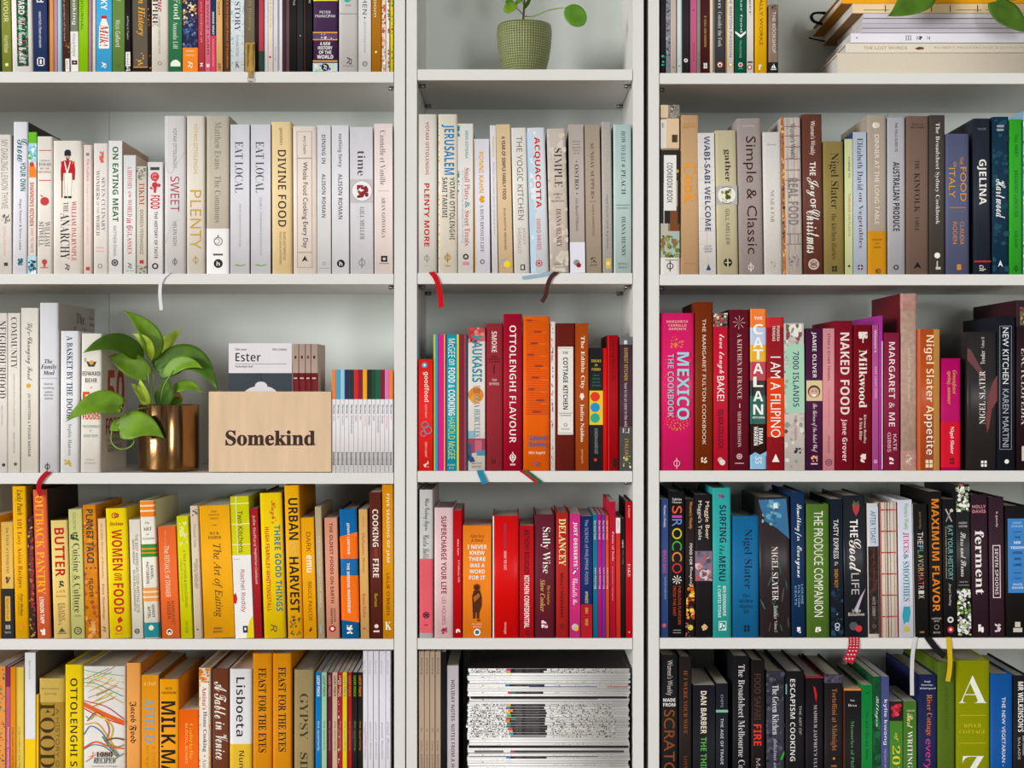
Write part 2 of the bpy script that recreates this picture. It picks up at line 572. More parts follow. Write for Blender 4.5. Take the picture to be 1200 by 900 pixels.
# ---------------------------------------------------------------- left bookcase, top shelf
W, KK, CR = 'f2efe8', '1c1a19', 'ece2cc'
def shelf(bot, group):
    CTX['bot'] = bot
    CTX['group'] = group
shelf(84, 'books on the top shelf of the left bookcase')
b(-6, 2.3, -58, '22332f', 'dark green-black spine cut by the left edge of the photo, top shelf', l=-1)
b(2.5, 13.7, -40, '86903a', 'olive green book with cream lettering, far left of the top shelf', V('RIVER FLAVOUR', 'M', 'e3dfae', -40, 26), V('Hornblow', 's', 'e3dfae', 42, 62), C(.5, 76, 2, 'e3dfae'), l=-2)
b(14, 38.8, -48, 'ece8e4', 'white book with a dark green leafy panel down its spine, top shelf', R(.26, .8, -30, 78, '1f4a38'), SCT(.26, .8, 2, 78, ['2f8a5c', '11231d', '57a878', 'b96a4a', '18382b', '0f6b46'], 150, 1.6, 3), V('GARDEN WARD', 'b', W, -40, 17, .5, .3), V('Salad Greens & ABC', 'c', 'eef2ea', 20, 75, .52, .36), l=-2.5, k='h')
b(39.6, 56, -52, '2a3a66', 'navy blue book with a square white outline emblem at its foot, top shelf', V('and', 'b', W, -12, 3), V('modern fruits & flowers and essences', 'M', 'dfe3ea', 14, 56, .5, .2), FR(.25, .78, 67.5, 77.5, 1.2, W), R(.44, .58, 70, 75, W), l=-1.5)
b(56.2, 58, -30, '3a2430', 'very thin dark maroon spine beside the navy book, top shelf')
b(58.2, 63, -36, 'd99a5c', 'thin orange spine between a dark maroon sliver and a mauve spine, top shelf', l=-.5)
b(63.2, 67.6, -40, 'b791a8', 'thin mauve spine right of the thin orange one, top shelf', l=-.5)
b(67.8, 73, -36, 'b3cdd6', 'thin pale blue spine right of the mauve one, top shelf', R(.7, 1, -36, 83, '6d8f9c'), l=-.5)
b(73.4, 82, -40, '4a3226', 'dark brown book with a small white label at its foot, top shelf', V('a garden of bread', 's', 'd9b79a', 0, 48, .3, .25), R(.4, .95, 69, 84, 'e9e5de'), V('abcd', 's', '555555', 71, 81, .65, .25), SCT(.4, 1, 50, 62, ['c7882e', 'a4562a'], 8, 1.2, 4), l=-1.5, m='g')
b(82.3, 92, -44, '7d8470', 'grey-green book with a white lower half and dark red mark, top shelf', N(37, 84, 'e6e3e0'), V('the cooking', 'M', W, -26, 29, .5, .55), V('Victoria Holland', 's', '4b5070', 39, 66, .5, .38), FR(.2, .85, 71, 76, 2, '7b2c3c'), l=-.8)
b(92.4, 103.2, -46, '94c814', 'lime green book with black lettering, top shelf of the left bookcase', V('KITCHEN JOURNAL', 's', '26300c', -36, 36, .3, .35), m='g')
b(103.6, 107.6, -30, 'b08c9c', 'thin dusty mauve spine right of the lime green book, top shelf')
b(107.8, 112, -32, 'e8e2d8', 'thin cream spine left of the sky blue book, top shelf')
b(112.6, 131.2, -50, '4cacdb', 'sky blue book with a white milk bottle drawn on its spine, top shelf', V('KURLANSKY', 'b', W, -50, 12, .5, .42),
  T([(.36, 19), (.64, 19), (.64, 23), (.8, 31), (.84, 55), (.8, 57), (.2, 57), (.16, 55), (.2, 31), (.36, 23)], 'f1ece4'), R(.33, .67, 18.5, 22, 'c22030'), V('Milk!', 'q', 'b4202e', 29, 54, .5, .55), C(.5, 76, 1.2, W), V('R', 'I', W, 73, 80, .5, .3), m='g')
b(131.6, 146.2, -52, '6c8a46', 'leaf green book with white author lettering right of the sky blue one', V('A HISTORY', 's', 'd3dcc0', -30, 2, .5, .4), V('Rico Gallard', 's', 'dfe6d2', 24, 55, .45, .38), O(.5, 77, 2.2, '4c6a30'))
b(146.6, 153.2, -40, '1d1c1e', 'narrow black book with a small white label and checked foot, top shelf', V('Jeffrey & Taylor', 's', 'cfcac4', 19, 47, .45, .35), R(.1, .95, 61, 78, 'e4e2df'), V('bread', 'M', '333333', 63, 76, .5, .35), SCT(.1, .95, 78, 84, ['e0dedb'], 12, .8, 5))
b(154, 176.8, -56, '35281f', 'dark book with a grey spine panel framed in yellow lines, top shelf', R(.1, .84, -50, 79.5, '62594e'), FR(.1, .84, -50, 79.5, 1, 'dba23a'), V('A Dinner in History', 'q', 'e0aa3c', -52, 42, .5, .45), SCT(.25, .65, 62, 77, ['dba23a'], 10, 1.2, 6), SCT(.86, 1, 0, 84, ['c8772c', '6b4322', '1b1512'], 20, 1.2, 7), l=-1.2, k='h')
b(177.4, 197.4, -54, 'ddd7cc', 'off-white book with black capitals and red script, top shelf', V('HUNGRY EMPIRE', 'l', '28242c', -70, 31, .22, .32), V('The league', 'q', 'b0283c', -40, 14, .5, .38), V('how britain made the modern world', 's', '8d857c', 20, 63, .48, .14), O(.5, 74.5, 2.2, '7d766e'), k='h')
b(198, 213.4, -50, '357a55', 'deep green book with cream serif lettering, top shelf of the left bookcase', V('Slow Food', 'l', 'e6ead8', -30, 23, .6, .5), V('Amanda Lill', 'l', 'd5e0cc', 26, 57, .5, .38), T([(.12, 78), (.12, 74), (.3, 71), (.5, 70), (.7, 71), (.88, 74), (.88, 78)], 'e6ead8'))
b(214, 232, -56, '2c3150', 'book with blue and gold fish pattern above an orange foot, top shelf', SCT(0, 1, -40, 30, ['d8c08c', '3a4a7a', 'b87d4c', '1b2340', 'efe0b8', '8a2f3c'], 160, 2, 8), SCT(.0, 1, 22, 56, ['39508a', '202846', '6f86ad'], 60, 2, 9), N(56, 84, 'e98a2c'), H('Kate Colquhoun', 'M', 'f5e6d2', 60, 3, .5, .5), H('History', 's', 'f5e6d2', 65, 2.5, .5, .6), V('R', 'I', W, 72, 80, .5, .3), m='g')
b(232.4, 240, -44, 'ba4450', 'dusty red slim book right of the blue and gold fish pattern one', V('what are you looking at', 's', 'e8b7b4', -30, 50, .5, .3), V('K', 'b', W, 74, 79, .5, .4), l=-.8)
b(240.4, 247, -40, 'd97a8c', 'slim pink book with black lettering, top shelf of the left bookcase', V('BITTER SWEET LARD', 's', '4b2430', -30, 64, .5, .35), R(.2, .8, 75, 79, 'e9c8c8'), l=-.4)
b(247.2, 253, -40, '233a66', 'slim navy book with a crimson lower half, top shelf', N(42, 84, 'cf4560'), V('SMOKE MEAT', 'b', W, 14, 41, .5, .4), V('charcuterie', 's', 'eccdd2', 46, 78, .5, .3), l=-.4)
b(253.4, 261, -40, 'dcb27a', 'slim tan book with brown lettering, top shelf of the left bookcase', V('French Toast', 's', '6a4a2a', -30, 18, .5, .4), V('ABC', 'M', '5a3a20', 74, 83, .5, .45), l=-.4)
b(261.4, 269.8, -44, '6b4228', 'slim dark brown book with amber lettering left of the blue patterned one', V('George Food & The People Food of Goodness', 's', 'd79c54', -30, 80, .6, .3), R(0, .15, -44, 84, '3c2416'), l=-.3)
b(270.2, 286.4, -50, 'd9dfe2', 'white book with a pale blue fish-scale border, top shelf', SCT(0, .22, -40, 83, ['8fb4c9', 'c4d8e0'], 70, 1.1, 10), SCT(.8, 1, -40, 83, ['8fb4c9', 'c4d8e0'], 60, 1.1, 11), V('AN INSIDE HISTORY', 'l', '3f5268', -70, 37, .5, .42), V('the home kitchen', 's', '7e8ea0', 41, 66, .5, .25), H('K', 'l', '3f5268', 76, 7, .5, .3))
b(287, 298.6, -48, '7a705c', 'olive grey book behind the golden leather tag, top shelf', V('Food in history', 's', 'a89a80', -20, 36, .5, .4), m='l', key='tag')
b(299, 303, -40, '241e24', 'thin near-black spine right of the golden leather tag, top shelf')
b(303.2, 309, -40, 'b84a58', 'thin rose red spine with a dark green foot, top shelf', N(60, 84, '2c4438'))
b(309.4, 314, -38, 'dcdde2', 'thin white spine right of the rose and green one, top shelf')
b(314.2, 320, -40, 'e4dace', 'thin cream spine with a small red mark near its foot, top shelf', V('letters from food', 's', '9a8a7a', -10, 32, .5, .25), C(.4, 67, 1.3, 'b02c34'))
b(320.2, 325.6, -38, 'd7d7dc', 'thin pale grey spine with faint lettering, top shelf', V('almanac', 's', '8a8a92', 55, 72, .5, .3))
b(325.8, 331, -40, 'e6e4e6', 'thin white spine left of the dark run of books, top shelf', R(0, .3, -40, 83, '9a94a0'))
b(331.2, 335, -36, '4a343c', 'thin plum brown spine, first of the dark run on the top shelf')
b(335.2, 339.4, -38, '6a4e54', 'thin mauve brown spine, second of the dark run on the top shelf')
b(339.6, 348, -44, '1e1d1e', 'black book with tiny white mark, third of the dark run on the top shelf', V('noma', 's', 'b8b4b0', -10, 6, .6, .3))
b(348.2, 355.4, -40, '2e2d30', 'charcoal slim book in the middle of the dark run on the top shelf', C(.5, 42, .8, 'a8a8a8'))
b(355.6, 359, -36, '3e2a28', 'thin dark brown spine between charcoal and black books, top shelf')
b(359.2, 366, -42, '1a191a', 'black slim book left of the purple book, top shelf', V('bite', 's', 'c8c4be', -10, 4, .6, .4))
b(366.6, 395.6, -60, '472a50', 'wide purple book with gold bands and a multicoloured foot, top shelf', N(-8, 1.2, 'f0dc50'), H('PETER', 's', W, 14.5, 3.2, .5, .45), H('FRANKOPAN', 's', W, 19, 3.2, .5, .8), R(0, 1, 37.5, 39, 'd9a44c'), R(0, 1, 39, 46, '5d4a6a'), SCT(0, 1, 40, 46, ['d8d4dc', '8a5aa0', '5a7ab8'], 30, 1, 12), R(0, 1, 46, 47.3, 'd9a44c'),
  H('A NEW', 'b', W, 51.3, 4, .5, .42), H('HISTORY', 'b', W, 56.3, 4, .5, .58), H('OF THE', 'b', W, 61.5, 4, .5, .5), H('WORLD', 'b', W, 66.8, 4.4, .5, .66), R(0, 1, 71, 72.6, 'd9a44c'), R(0, 1, 74, 84, 'b7cfd4'), SCT(0, 1, 74, 84, ['6fa8d0', 'e0d070', '9ac08a', '7a68b0', 'e8e0d0'], 40, 2, 13), C(.5, 79, 4.6, '35204a'), V('R', 'I', W, 76, 82, .5, .12), k='h')
b(397, 419.4, -56, 'c4c0be', 'light grey book with a teal and red disc, right of the purple one', C(.45, -1, 4, '2fae94'), C(.6, -2, 2.5, 'd04448'), H('FOOD', 's', '77726f', 6.5, 2, .5, .3), R(.05, .92, 15.8, 16.8, '96908d'), V('R', 'I', '55504e', 67, 76, .55, .26), H('penguins', 's', '77726f', 77.5, 1.6, .5, .6), k='h')
b(420, 435, -52, 'd9d8d8', 'white book with grey vertical capitals near the right end, top shelf', V('THE ART KITCHEN', 's', '4a4a50', -70, 17, .5, .35), C(.5, 21, 1, '4a4a50'), V('catherine phipps knows', 's', '9a9aa0', 25, 62, .5, .22), O(.5, 75, 3, '6a6a70'), O(.5, 75, 1.6, '6a6a70'))
b(435.6, 446.8, -50, 'ac7420', 'ochre brown book with pale vertical lettering near the right end, top shelf', V('mushroom', 'n', 'ecdcb6', -30, 20, .4, .35), C(.45, 61, 1.3, 'ecdcb6'))
b(447.4, 452, -40, 'e2d4c8', 'thin spine speckled orange and white near the right end, top shelf', SCT(0, 1, -40, 84, ['d0703c', 'b8442c', 'f4efe6', 'e29a5a'], 70, 1.6, 14))
b(452.4, 456.4, -40, 'ebe6df', 'thin white spine with red and green flecks, second last on the top shelf', SCT(.5, 1, -40, 84, ['c0392f', '3c6a3c', 'a8703c'], 40, 1.4, 15))
b(456.8, 460.6, -46, 'e2cf1e', 'thin bright yellow spine with green dots, last before the divider', SCT(.55, 1, -40, 84, ['2c8a6a', '1f4a3c'], 22, 1.4, 16))

# ---------------------------------------------------------------- left bookcase, second shelf
shelf(320.8, 'pale books on the second shelf of the left bookcase')
b(-14, 13.8, 158, 'e6e1da', 'off-white book with thin grey capitals, cut by the left edge of the photo', V('MY DARLING LEMON THYME', 's', '8f8a84', 164, 245, .73, .28), SCT(.6, .95, 251, 262, ['77736e'], 14, .9, 20, 2.2), V('Emma Galloway', 's', 'd8a8a4', 266, 300, .7, .16), R(.68, .84, 308, 312, '4a4644'), l=-1.2, d=220)
b(14.3, 31.6, 143, 'e6e6ee', 'white book with teal handwritten title and dark back cover, second shelf', V('Grow', 'c', '1d6670', 163, 190, .62, .7), V('YOUR OWN', 'b', '1d6670', 190.5, 224, .68, .36), V('Angus Stewart & Simon Leake', 'n', '5a6470', 233, 293, .52, .22), SCT(.38, .72, 303, 311, ['1d6670'], 12, 2, 21), l=1.2, cov='3c3a3a', k='h')
b(32.6, 42.2, 155, 'e9e4dc', 'narrow book with green and orange picture over red lettering, second shelf', N(155, 168, '68b42c'), N(168, 190, 'a8d4e4'), SCT(0, 1, 168, 190, ['e6f2f4', '7cc0dc', '68b42c'], 20, 2.4, 22), T([(.1, 208), (.1, 196), (.3, 190), (.6, 190), (.95, 200), (.95, 208)], 'ec8a2c'), C(.4, 193, 2.6, 'd8402c'), V("SHANNON'S KITCHEN", 'b', 'c8403c', 214, 265, .45, .5), V('EASY TO TASTE', 's', 'c8605c', 268, 296, .5, .35), N(300, 321, 'b4d4dc'), SCT(0, 1, 305, 321, ['2e5a74', '1d3040', 'e8f0f0', '6aa4bc'], 25, 1.8, 23), C(.5, 311, 2.2, '28384a'), l=.8, cov='2c2c2c')
b(43, 61.2, 160, 'ebe5dd', 'cream book with red rules, a red pomegranate and grey capitals, second shelf', R(.12, .9, 176, 177, 'c05a5c'), H('A HISTORY OF', 's', '7c6e70', 188.5, 2.2, .5, .7), H('FOOD', 'l', '5a6880', 192.8, 4, .5, .75), H('IN 100', 's', 'b85a5c', 197.6, 2.4, .5, .6), H('RECIPES', 's', 'b85a5c', 201.8, 2.6, .5, .8), R(.12, .9, 211, 212, 'c05a5c'), C(.5, 236, 5, 'c24a4a'), T([(.3, 231), (.2, 228), (.4, 230)], 'c24a4a'), V('WILLIAM', 'l', '6a6264', 260, 289, .68, .34), V('SITWELL', 'l', '6a6264', 260, 289, .28, .34), C(.5, 307, 3, 'b84444'), R(.44, .56, 308, 313, 'b84444'), R(.25, .75, 313.5, 314.5, 'b84444'), l=.4, k='h')
b(62, 95.6, 165, 'ede7de', 'cream wide book with a red-coated soldier painted on its spine, second shelf',
  T([(.4, 183), (.4, 178), (.46, 175.5), (.58, 175.5), (.63, 178), (.63, 183)], '23263a'), C(.515, 185, 2.6, 'c99878'), T([(.47, 186), (.56, 186), (.54, 189), (.49, 189)], '3a2822'), T([(.3, 190), (.4, 188), (.63, 188), (.74, 190), (.78, 199), (.76, 211), (.68, 211), (.67, 203), (.36, 203), (.35, 212), (.28, 212), (.27, 200)], 'b8222c'), R(.27, .35, 189, 192, 'c9a24c'), R(.68, .76, 189, 192, 'c9a24c'),
  T([(.42, 189), (.5, 200), (.6, 189), (.63, 189), (.53, 203), (.47, 203), (.39, 189)], 'f4efe6'), T([(.37, 203), (.66, 203), (.66, 215), (.62, 230), (.53, 230), (.515, 212), (.5, 230), (.41, 230), (.37, 215)], 'f0ebe0'), T([(.37, 203), (.41, 203), (.43, 230), (.41, 230)], 'c9c0ae'), R(.39, .5, 230, 232.5, '2c2a30'), R(.53, .65, 230, 232.5, '2c2a30'), R(.295, .33, 205, 232, '6a4630'),
  V('THE', 'l', '3a363c', 237, 249, .45, .16), V('ANARCHY', 'l', '33303a', 250, 304, .42, .32), V('WILLIAM DALRYMPLE', 'l', 'b82c38', 236, 306, .73, .16), V('R', 'I', '4a464a', 309, 317, .5, .14), k='h')
b(97.8, 107.6, 170, 'ecdfd8', 'slim pale pink book with faint pink lettering beside the soldier spine', C(.5, 181, 2, '8a8288'), V('The Gallery', 'l', 'd04a6c', 186, 213, .5, .38), V('of food and the rest of life', 's', 'dba6ac', 215, 260, .5, .2), V('bee wilson', 's', 'dba6ac', 264, 286, .5, .2), R(.3, .75, 313, 317, 'c23c48'), k='h')
b(109.4, 126.8, 168, 'ebe5e0', 'off-white book with red crayfish and two lines of grey serif capitals', SCT(.4, .7, 176, 191, ['d86a62'], 14, 2, 24, 1.6), V('SEVEN CULINARY', 'l', '7a7478', 208, 271, .67, .24), V('WONDERS', 'l', '7a7478', 200, 234, .3, .24), V('OF THE', 's', 'a8a0a2', 236, 250, .3, .16), V('WORLD', 'l', '7a7478', 252, 276, .3, .24), R(.15, .7, 290, 291, 'dcaaa4'), R(.15, .7, 294, 295, 'dcaaa4'), O(.45, 312, 2.6, '6c666a'), k='h')
b(127.2, 143.4, 165, 'efecea', 'white book with bold green title lettering and a tan back cover', V('ON EATING MEAT', 'b', '1f6a34', 172, 260, .5, .42), V('MATTHEW EVANS', 's', '6c7078', 265, 300, .45, .22), O(.45, 308, 4, '4a4c58', .4), C(.45, 308, 1.6, '4a4c58'), cov='b39a88')
b(144.6, 159.4, 182, 'e7e7e6', 'white book with small pink-red serif title, left of the dark-backed book', V('A HISTORY', 'l', 'c23c50', 195, 222, .5, .36), V('of the', 'q', 'c23c50', 224, 232, .5, .3), V('WORLD', 'l', 'c23c50', 234, 254, .5, .36), V('in 6', 'q', 'c23c50', 256, 268, .5, .5), V('GLASSES', 'l', 'c23c50', 269, 298, .5, .36), V('R', 'I', '5a6a66', 308, 315, .5, .3), R(.2, .85, 317, 318, '9ab0a8'), cov='c8b4a4')
b(160, 172, 195, 'd9d2c4', 'beige slim book with red title, floral ends and black back cover, second shelf', SCT(0, 1, 197, 211, ['8a9080', 'b8ad9a', '6c7466'], 24, 1.5, 25), V('TIKIM', 'l', 'b02c38', 214, 240, .5, .5), V('DOREEN FERNANDEZ', 's', '6c6460', 246, 298, .5, .3), R(.3, .7, 305, 309, 'b8303a'), SCT(0, 1, 312, 321, ['8a9080', 'b8ad9a', '6c7466'], 18, 1.5, 26), cov='2e2a2a')
b(172.8, 190.8, 190, 'e9e6e6', 'white book with a red lobster and narrow red title, second shelf', R(.18, .78, 196, 199.5, '4a4448'), C(.48, 208, 4.6, 'd88a88'), O(.48, 207, 5, 'c83c44', .3), C(.48, 217, 3.4, 'c83c44'), R(.4, .56, 216, 226, 'c83c44'), SCT(.15, .85, 204, 222, ['c83c44'], 16, 1.3, 27), V('FOOD', 'b', 'cc2c3a', 229, 245, .5, .6), V('THE HISTORY OF TASTE', 'M', '3a363c', 248, 303, .55, .2), O(.5, 312, 3.6, '2e2a30', .4))
b(192.6, 217.2, 136, 'd8d5d5', 'tall pale marbled book with a red title, left of the gold-lettered one', V('YOTAM OTTOLENGHI', 's', '6e6a70', 150, 197, .5, .17), V('SWEET', 's', 'b0243c', 207, 248, .5, .42), V('HELEN GOH', 's', '6e6a70', 260, 288, .5, .17), PHI(.5, 307, 3, '6e6a70'), LN([(.02, 190), (.3, 203), (.98, 176)], .6, 'cecccd'), LN([(.02, 286), (.4, 262), (.98, 256)], .6, 'cecccd'), key='sweet', k='h')
b(218.6, 239.8, 136, 'e0d9cd', 'tall cream book with a large gold capital title, second shelf', V('YOTAM OTTOLENGHI', 's', 'c6a456', 145, 204, .5, .2), V('PLENTY', 's', 'c6a140', 223, 292, .5, .6), PHI(.5, 305, 3.4, 'c6a456'), k='h')
b(241.6, 268.8, 136, 'c2baaa', 'tall beige book with a white foot and apple drawing, second shelf', N(268, 321, 'ece9e8'), V('Matthew Evans', 'l', '8a8172', 143, 198, .5, .28), V('The Commons', 'l', '8a8172', 206, 261, .5, .28), O(.52, 283, 5.2, '77736e', .2), O(.46, 283, 3.4, '77736e', .2), R(.48, .54, 275.5, 279, '77736e'), R(.3, .72, 297.5, 299.5, '55514e'), C(.52, 309, 5.2, '26242a'), H('h', 'b', 'e9e6e4', 309, 5, .52, .14), cov='b8b0a0', k='h')
b(269.8, 292.6, 146, 'dadae0', 'pale grey book with dark serif capitals and green leaf line, left twin', V('EAT LOCAL', 'l', '43444c', 166, 226, .45, .42), V('brenda fawdon & christine sharp', 's', '9a9aa2', 239, 289, .5, .13), T([(.15, 311), (.35, 309.6), (.5, 311), (.7, 310), (.85, 310.8), (.5, 312.6)], '8aae5c'), cov='2c2a30')
b(293.8, 317.4, 146, 'd9d9df', 'pale grey book with dark serif capitals and green leaf line, right twin', V('EAT LOCAL', 'l', '43444c', 166, 226, .45, .42), V('VOLUME 2', 's', '9a9aa2', 231, 245, .5, .13), V('brenda fawdon & christine sharp', 's', '9a9aa2', 249, 299, .5, .13), T([(.15, 311), (.35, 309.6), (.5, 311), (.7, 310), (.85, 310.8), (.5, 312.6)], '8aae5c'), cov='2c2a30')
b(318.6, 342.6, 143, 'ecd3a4', 'pale yellow book with heavy dark brown sans title, second shelf', V('gestalten', 's', '6c5436', 150, 170, .48, .2), V('DIVINE FOOD', 'M', '43301c', 176, 266, .52, .4), V('Israeli and Palestinian', 's', '8a7048', 272, 305, .64, .15), V('Food Culture and Recipes', 's', '8a7048', 272, 310, .42, .15), k='h', l=-1)
b(343.6, 371.2, 148, 'e8dcd2', 'cream-pink book whose title sits inside thin ruled frames, second shelf', FR(.17, .82, 154, 185.6, .6, 'b09a90'), FR(.17, .82, 185.6, 296, .6, 'b09a90'), FR(.17, .82, 296, 314, .6, 'b09a90'), V('Amy Chaplin', 's', '4a3e3c', 159, 181, .5, .15), V('Whole Food Cooking Every Day', 'n', '33292a', 190, 291, .5, .26), T([(.36, 307), (.5, 300), (.62, 307), (.5, 305)], '33292a'), k='h', l=-.8)
b(371.8, 388, 147, 'dededf', 'white slim book with two black sans words groups, left of its near match', V('DINING IN', 'M', '3b3c42', 158, 192, .48, .27), V('ALISON ROMAN', 'M', '3b3c42', 204, 255, .48, .27), O(.5, 309, 2, '8a8a90'), R(.2, .85, 314, 315, 'a4a4a8'), l=-.4)
b(389, 409.2, 147, 'e0e0e4', 'white book with lower-case black title and a black round emblem at foot', V('nothing fancy', 'M', '33343a', 157, 196, .48, .28), V('ALISON ROMAN', 'M', '33343a', 204, 257, .5, .24), C(.52, 309, 4.6, '201f24'), H('h', 'b', 'e9e6e4', 309, 5, .52, .17), l=-.5)
b(410.6, 437.6, 149, 'd9d7dc', 'pale grey book with a round photo of red berries on a plate, second shelf', V('time', 'l', '3c3c42', 177, 206, .5, .34), R(0, 1, 210, 238, 'c4c0c4'), C(.52, 224, 12.6, 'e8e6e6'), O(.52, 224, 12.6, 'b0acb2', .08), SCT(.3, .8, 217, 232, ['8a2a34', '5a1a24', 'a83c44', '6c3a34'], 16, 3.2, 28), V('GILL MELLER', 'l', '6c6a70', 243, 281, .52, .18), PHI(.5, 308, 4, '9a98a0'), l=-.8)
b(438.8, 460.4, 145, 'ecdfdb', 'pale pink book with serif title and author, last before the divider, second shelf', V('Cannelle et Vanille', 'l', '7a6c70', 153, 217, .46, .3), R(.2, .8, 223.6, 224.2, 'b8a4a4'), V('ARAN GOYOAGA', 'l', '5c5054', 231, 279, .5, .2), FR(.36, .7, 300, 307, 2, '2c2628'), R(.25, .8, 308.5, 309.5, '8a7c7c'), l=-.4)
# ---------------------------------------------------------------- left bookcase, third shelf
shelf(554, 'white books left of the brass pot')
b(-12, 8.4, 367, 'e3ddd6', 'cream book with tall black serif capitals, cut by the left edge of the photo', V('NEIGHBOURHOOD', 'l', '2e2c2e', 376, 467, .72, .42), V('hetty mckinnon', 's', '8a8684', 475, 498, .7, .12), C(.8, 545, 2, '3a3a3c'), d=190)
b(9.2, 23.6, 367, 'e4dfd6', 'cream book with black serif capitals and a thin small subtitle, beside the photo edge', V('COMMUNITY', 'l', '33312f', 372, 432, .5, .5), V('salad recipes from arthur street kitchen', 's', '8a8682', 438, 500, .5, .15), V('hetty mckinnon', 's', '6a6662', 507, 531, .5, .18), C(.62, 544, 2, '5a6a3a'), d=190)
b(24.6, 44.8, 361, 'e4dfd5', 'cream book with a looping handwritten title and a small yellow disc', V('Life-Changing Food', 'c', '5c5852', 378, 446, .45, .42), C(.44, 452.3, 2.7, 'e2aa34'), V('JO WHITTON & FOUAD KASSAB', 'M', '45413c', 461, 535, .46, .19), d=200)
b(46.2, 68.4, 355, 'dadade', 'tallest pale grey book left of the plant, with a centred black italic title', H('The', 'q', '33323a', 423.5, 5, .48, .42), H('Family', 'q', '33323a', 430.5, 7, .48, .82), H('Meal', 'q', '33323a', 437, 5, .5, .6), R(.08, .92, 443, 443.7, 'a0a0a8'), H('home', 's', '5a5a64', 450, 2.4, .48, .45), H('cooking', 's', '5a5a64', 455, 3, .48, .58), H('with', 's', '5a5a64', 459.5, 2.4, .48, .4), H('ferran', 's', '5a5a64', 463, 2.4, .48, .5), H('adria', 's', '5a5a64', 467, 2.4, .48, .42), PHI(.42, 547, 3, '3a3a44'), cov='b8b1aa', k='h', key='family', d=215)
b(70.2, 92.2, 388, 'e6e6e8', 'white book with navy serif capitals, second left of the plant pot', V('A BASKET BY THE DOOR', 'r', '1f3f60', 394, 491, .5, .32), V('Sophie Hansen', 'l', '5a6a6a', 497, 534, .5, .24), SCT(.22, .6, 539, 547, ['c2a438'], 10, 2, 30), k='h', l=.6, d=180)
b(93.8, 118, 391, 'e7e2da', 'white jacketed book with an orange number on its spine, nearest the plant', V('o', 's', '5a5048', 420, 424, .2, .1), T([(.25, 424), (.75, 424), (.64, 430), (.36, 430)], '4a4640'), C(.5, 425, 2.6, 'e0a23c'), H('EDWARD', 'M', '3a3836', 438, 5, .5, .86), H('BEHR', 'M', '3a3836', 446, 5, .5, .58), C(.5, 454.5, .9, 'd8863c'), H('50', 'b', 'e0561c', 468, 18, .5, .86), H('FOODS', 'b', 'e0561c', 488, 8, .5, .8), H('THE ESSENTIALS', 's', '4a8a6a', 500, 3, .5, .86), H('of', 'i', '4a8a6a', 505, 2.6, .5, .12), H('GOOD TASTE', 's', '4a8a6a', 511, 3, .5, .7), H('PRODUCE', 's', 'b4aca2', 539, 2, .5, .4), H('OF FRANCE', 's', 'b4aca2', 543, 2, .5, .6), k='h', cov='d8cec0', l=1.5, d=165, key='fifty')
# the jacket's front board, seen at a slant
def side_print(key, x, items):
    root = BOOKS[key]
    cov = [c for c in root.children if c.name.startswith('cover')][0]
    me = cov.data
    bm = bmesh.new()
    bm.from_mesh(me)
    cl = bm.loops.layers.float_color['Col']
    w = max(v.co.x for v in bm.verts if v.co.y > .05)
    for s, st, c, y0, y1, z0, z1 in items:
        vs, fs = text_shape(s, st)
        bv = [bm.verts.new((w + 0.0003, y0 + (y1 - y0) * u, z0 + (z1 - z0) * v)) for u, v in vs]
        for f in fs:
            try:
                q = bm.faces.new([bv[i] for i in f])
                for lp in q.loops: lp[cl] = lin(c)
            except ValueError: pass
    bm.to_mesh(me)
    bm.free()
side_print('fifty', 0, [('50', 'b', 'b8442c', .035, .145, .097, .172), ('FOODS', 'b', 'b8442c', .028, .145, .062, .09), ('THE ESSENTIALS OF', 's', '5a7a68', .03, .14, .049, .054), ('GOOD TASTE', 's', '4a4640', .04, .13, .032, .044)])
side_print('family', 0, [('The', 'l', '3a3836', .10, .15, .252, .270), ('Family', 'l', '3a3836', .085, .17, .225, .246), ('Home', 's', '4a4846', .182, .205, .262, .267), ('cooking', 's', '4a4846', .18, .21, .25, .256)])

shelf(554, 'slim white booklets with coloured tops beside the plywood box')
TOPC = [('e0834a', 'orange', 'c86a3a'), ('5a9cb8', 'mid blue', '5a8cb0'), ('92c8dc', 'sky blue', '6a7a80'), ('2c2f5c', 'navy', '3a3a6a'), ('22383a', 'dark teal-black', '333333'), ('d42532', 'bright red', 'c02c34'), ('84242c', 'dark red', '8a2c34'), ('efa824', 'amber yellow', 'd89a3c'), ('24292e', 'black', '333333'), ('1f4a30', 'forest green', '333333'), ('0b6444', 'emerald green', '3a4a44'), ('7c2034', 'wine red', 'a83c44'), ('d678b8', 'pink', 'd88ab8'), ('e0834a', 'orange', 'c8583a')]
ED = [388.7, 393.8, 399, 403.9, 409, 414.8, 419.8, 425.2, 430.2, 435.6, 440.4, 445.6, 451, 455.8, 460.5]
RN = random.Random(3)
for i, (c, nm, c2) in enumerate(TOPC):
    lab = 'slim white booklet with %s top band in the row beside the plywood box' % nm
    if i == 0: lab = 'slim white booklet with orange top band, touching the plywood box'
    if i == 13: lab = 'slim white booklet with orange top band, last before the divider'
    e2 = RN.uniform(488, 510)
    b(ED[i], ED[i + 1], 433.3, 'e3e0e3', lab, N(433, 468, c), V('Take away', 'b', '1a181c', 474, 485, .5, .55), V('Somekind press'[:RN.randint(5, 14)], 's', c2, 487, e2, .5, .5), V('Somekind', 'b', '1a181c', 530, 545, .5, .6), d=148, yo=.003, name='booklet', cat='booklet', m='g')

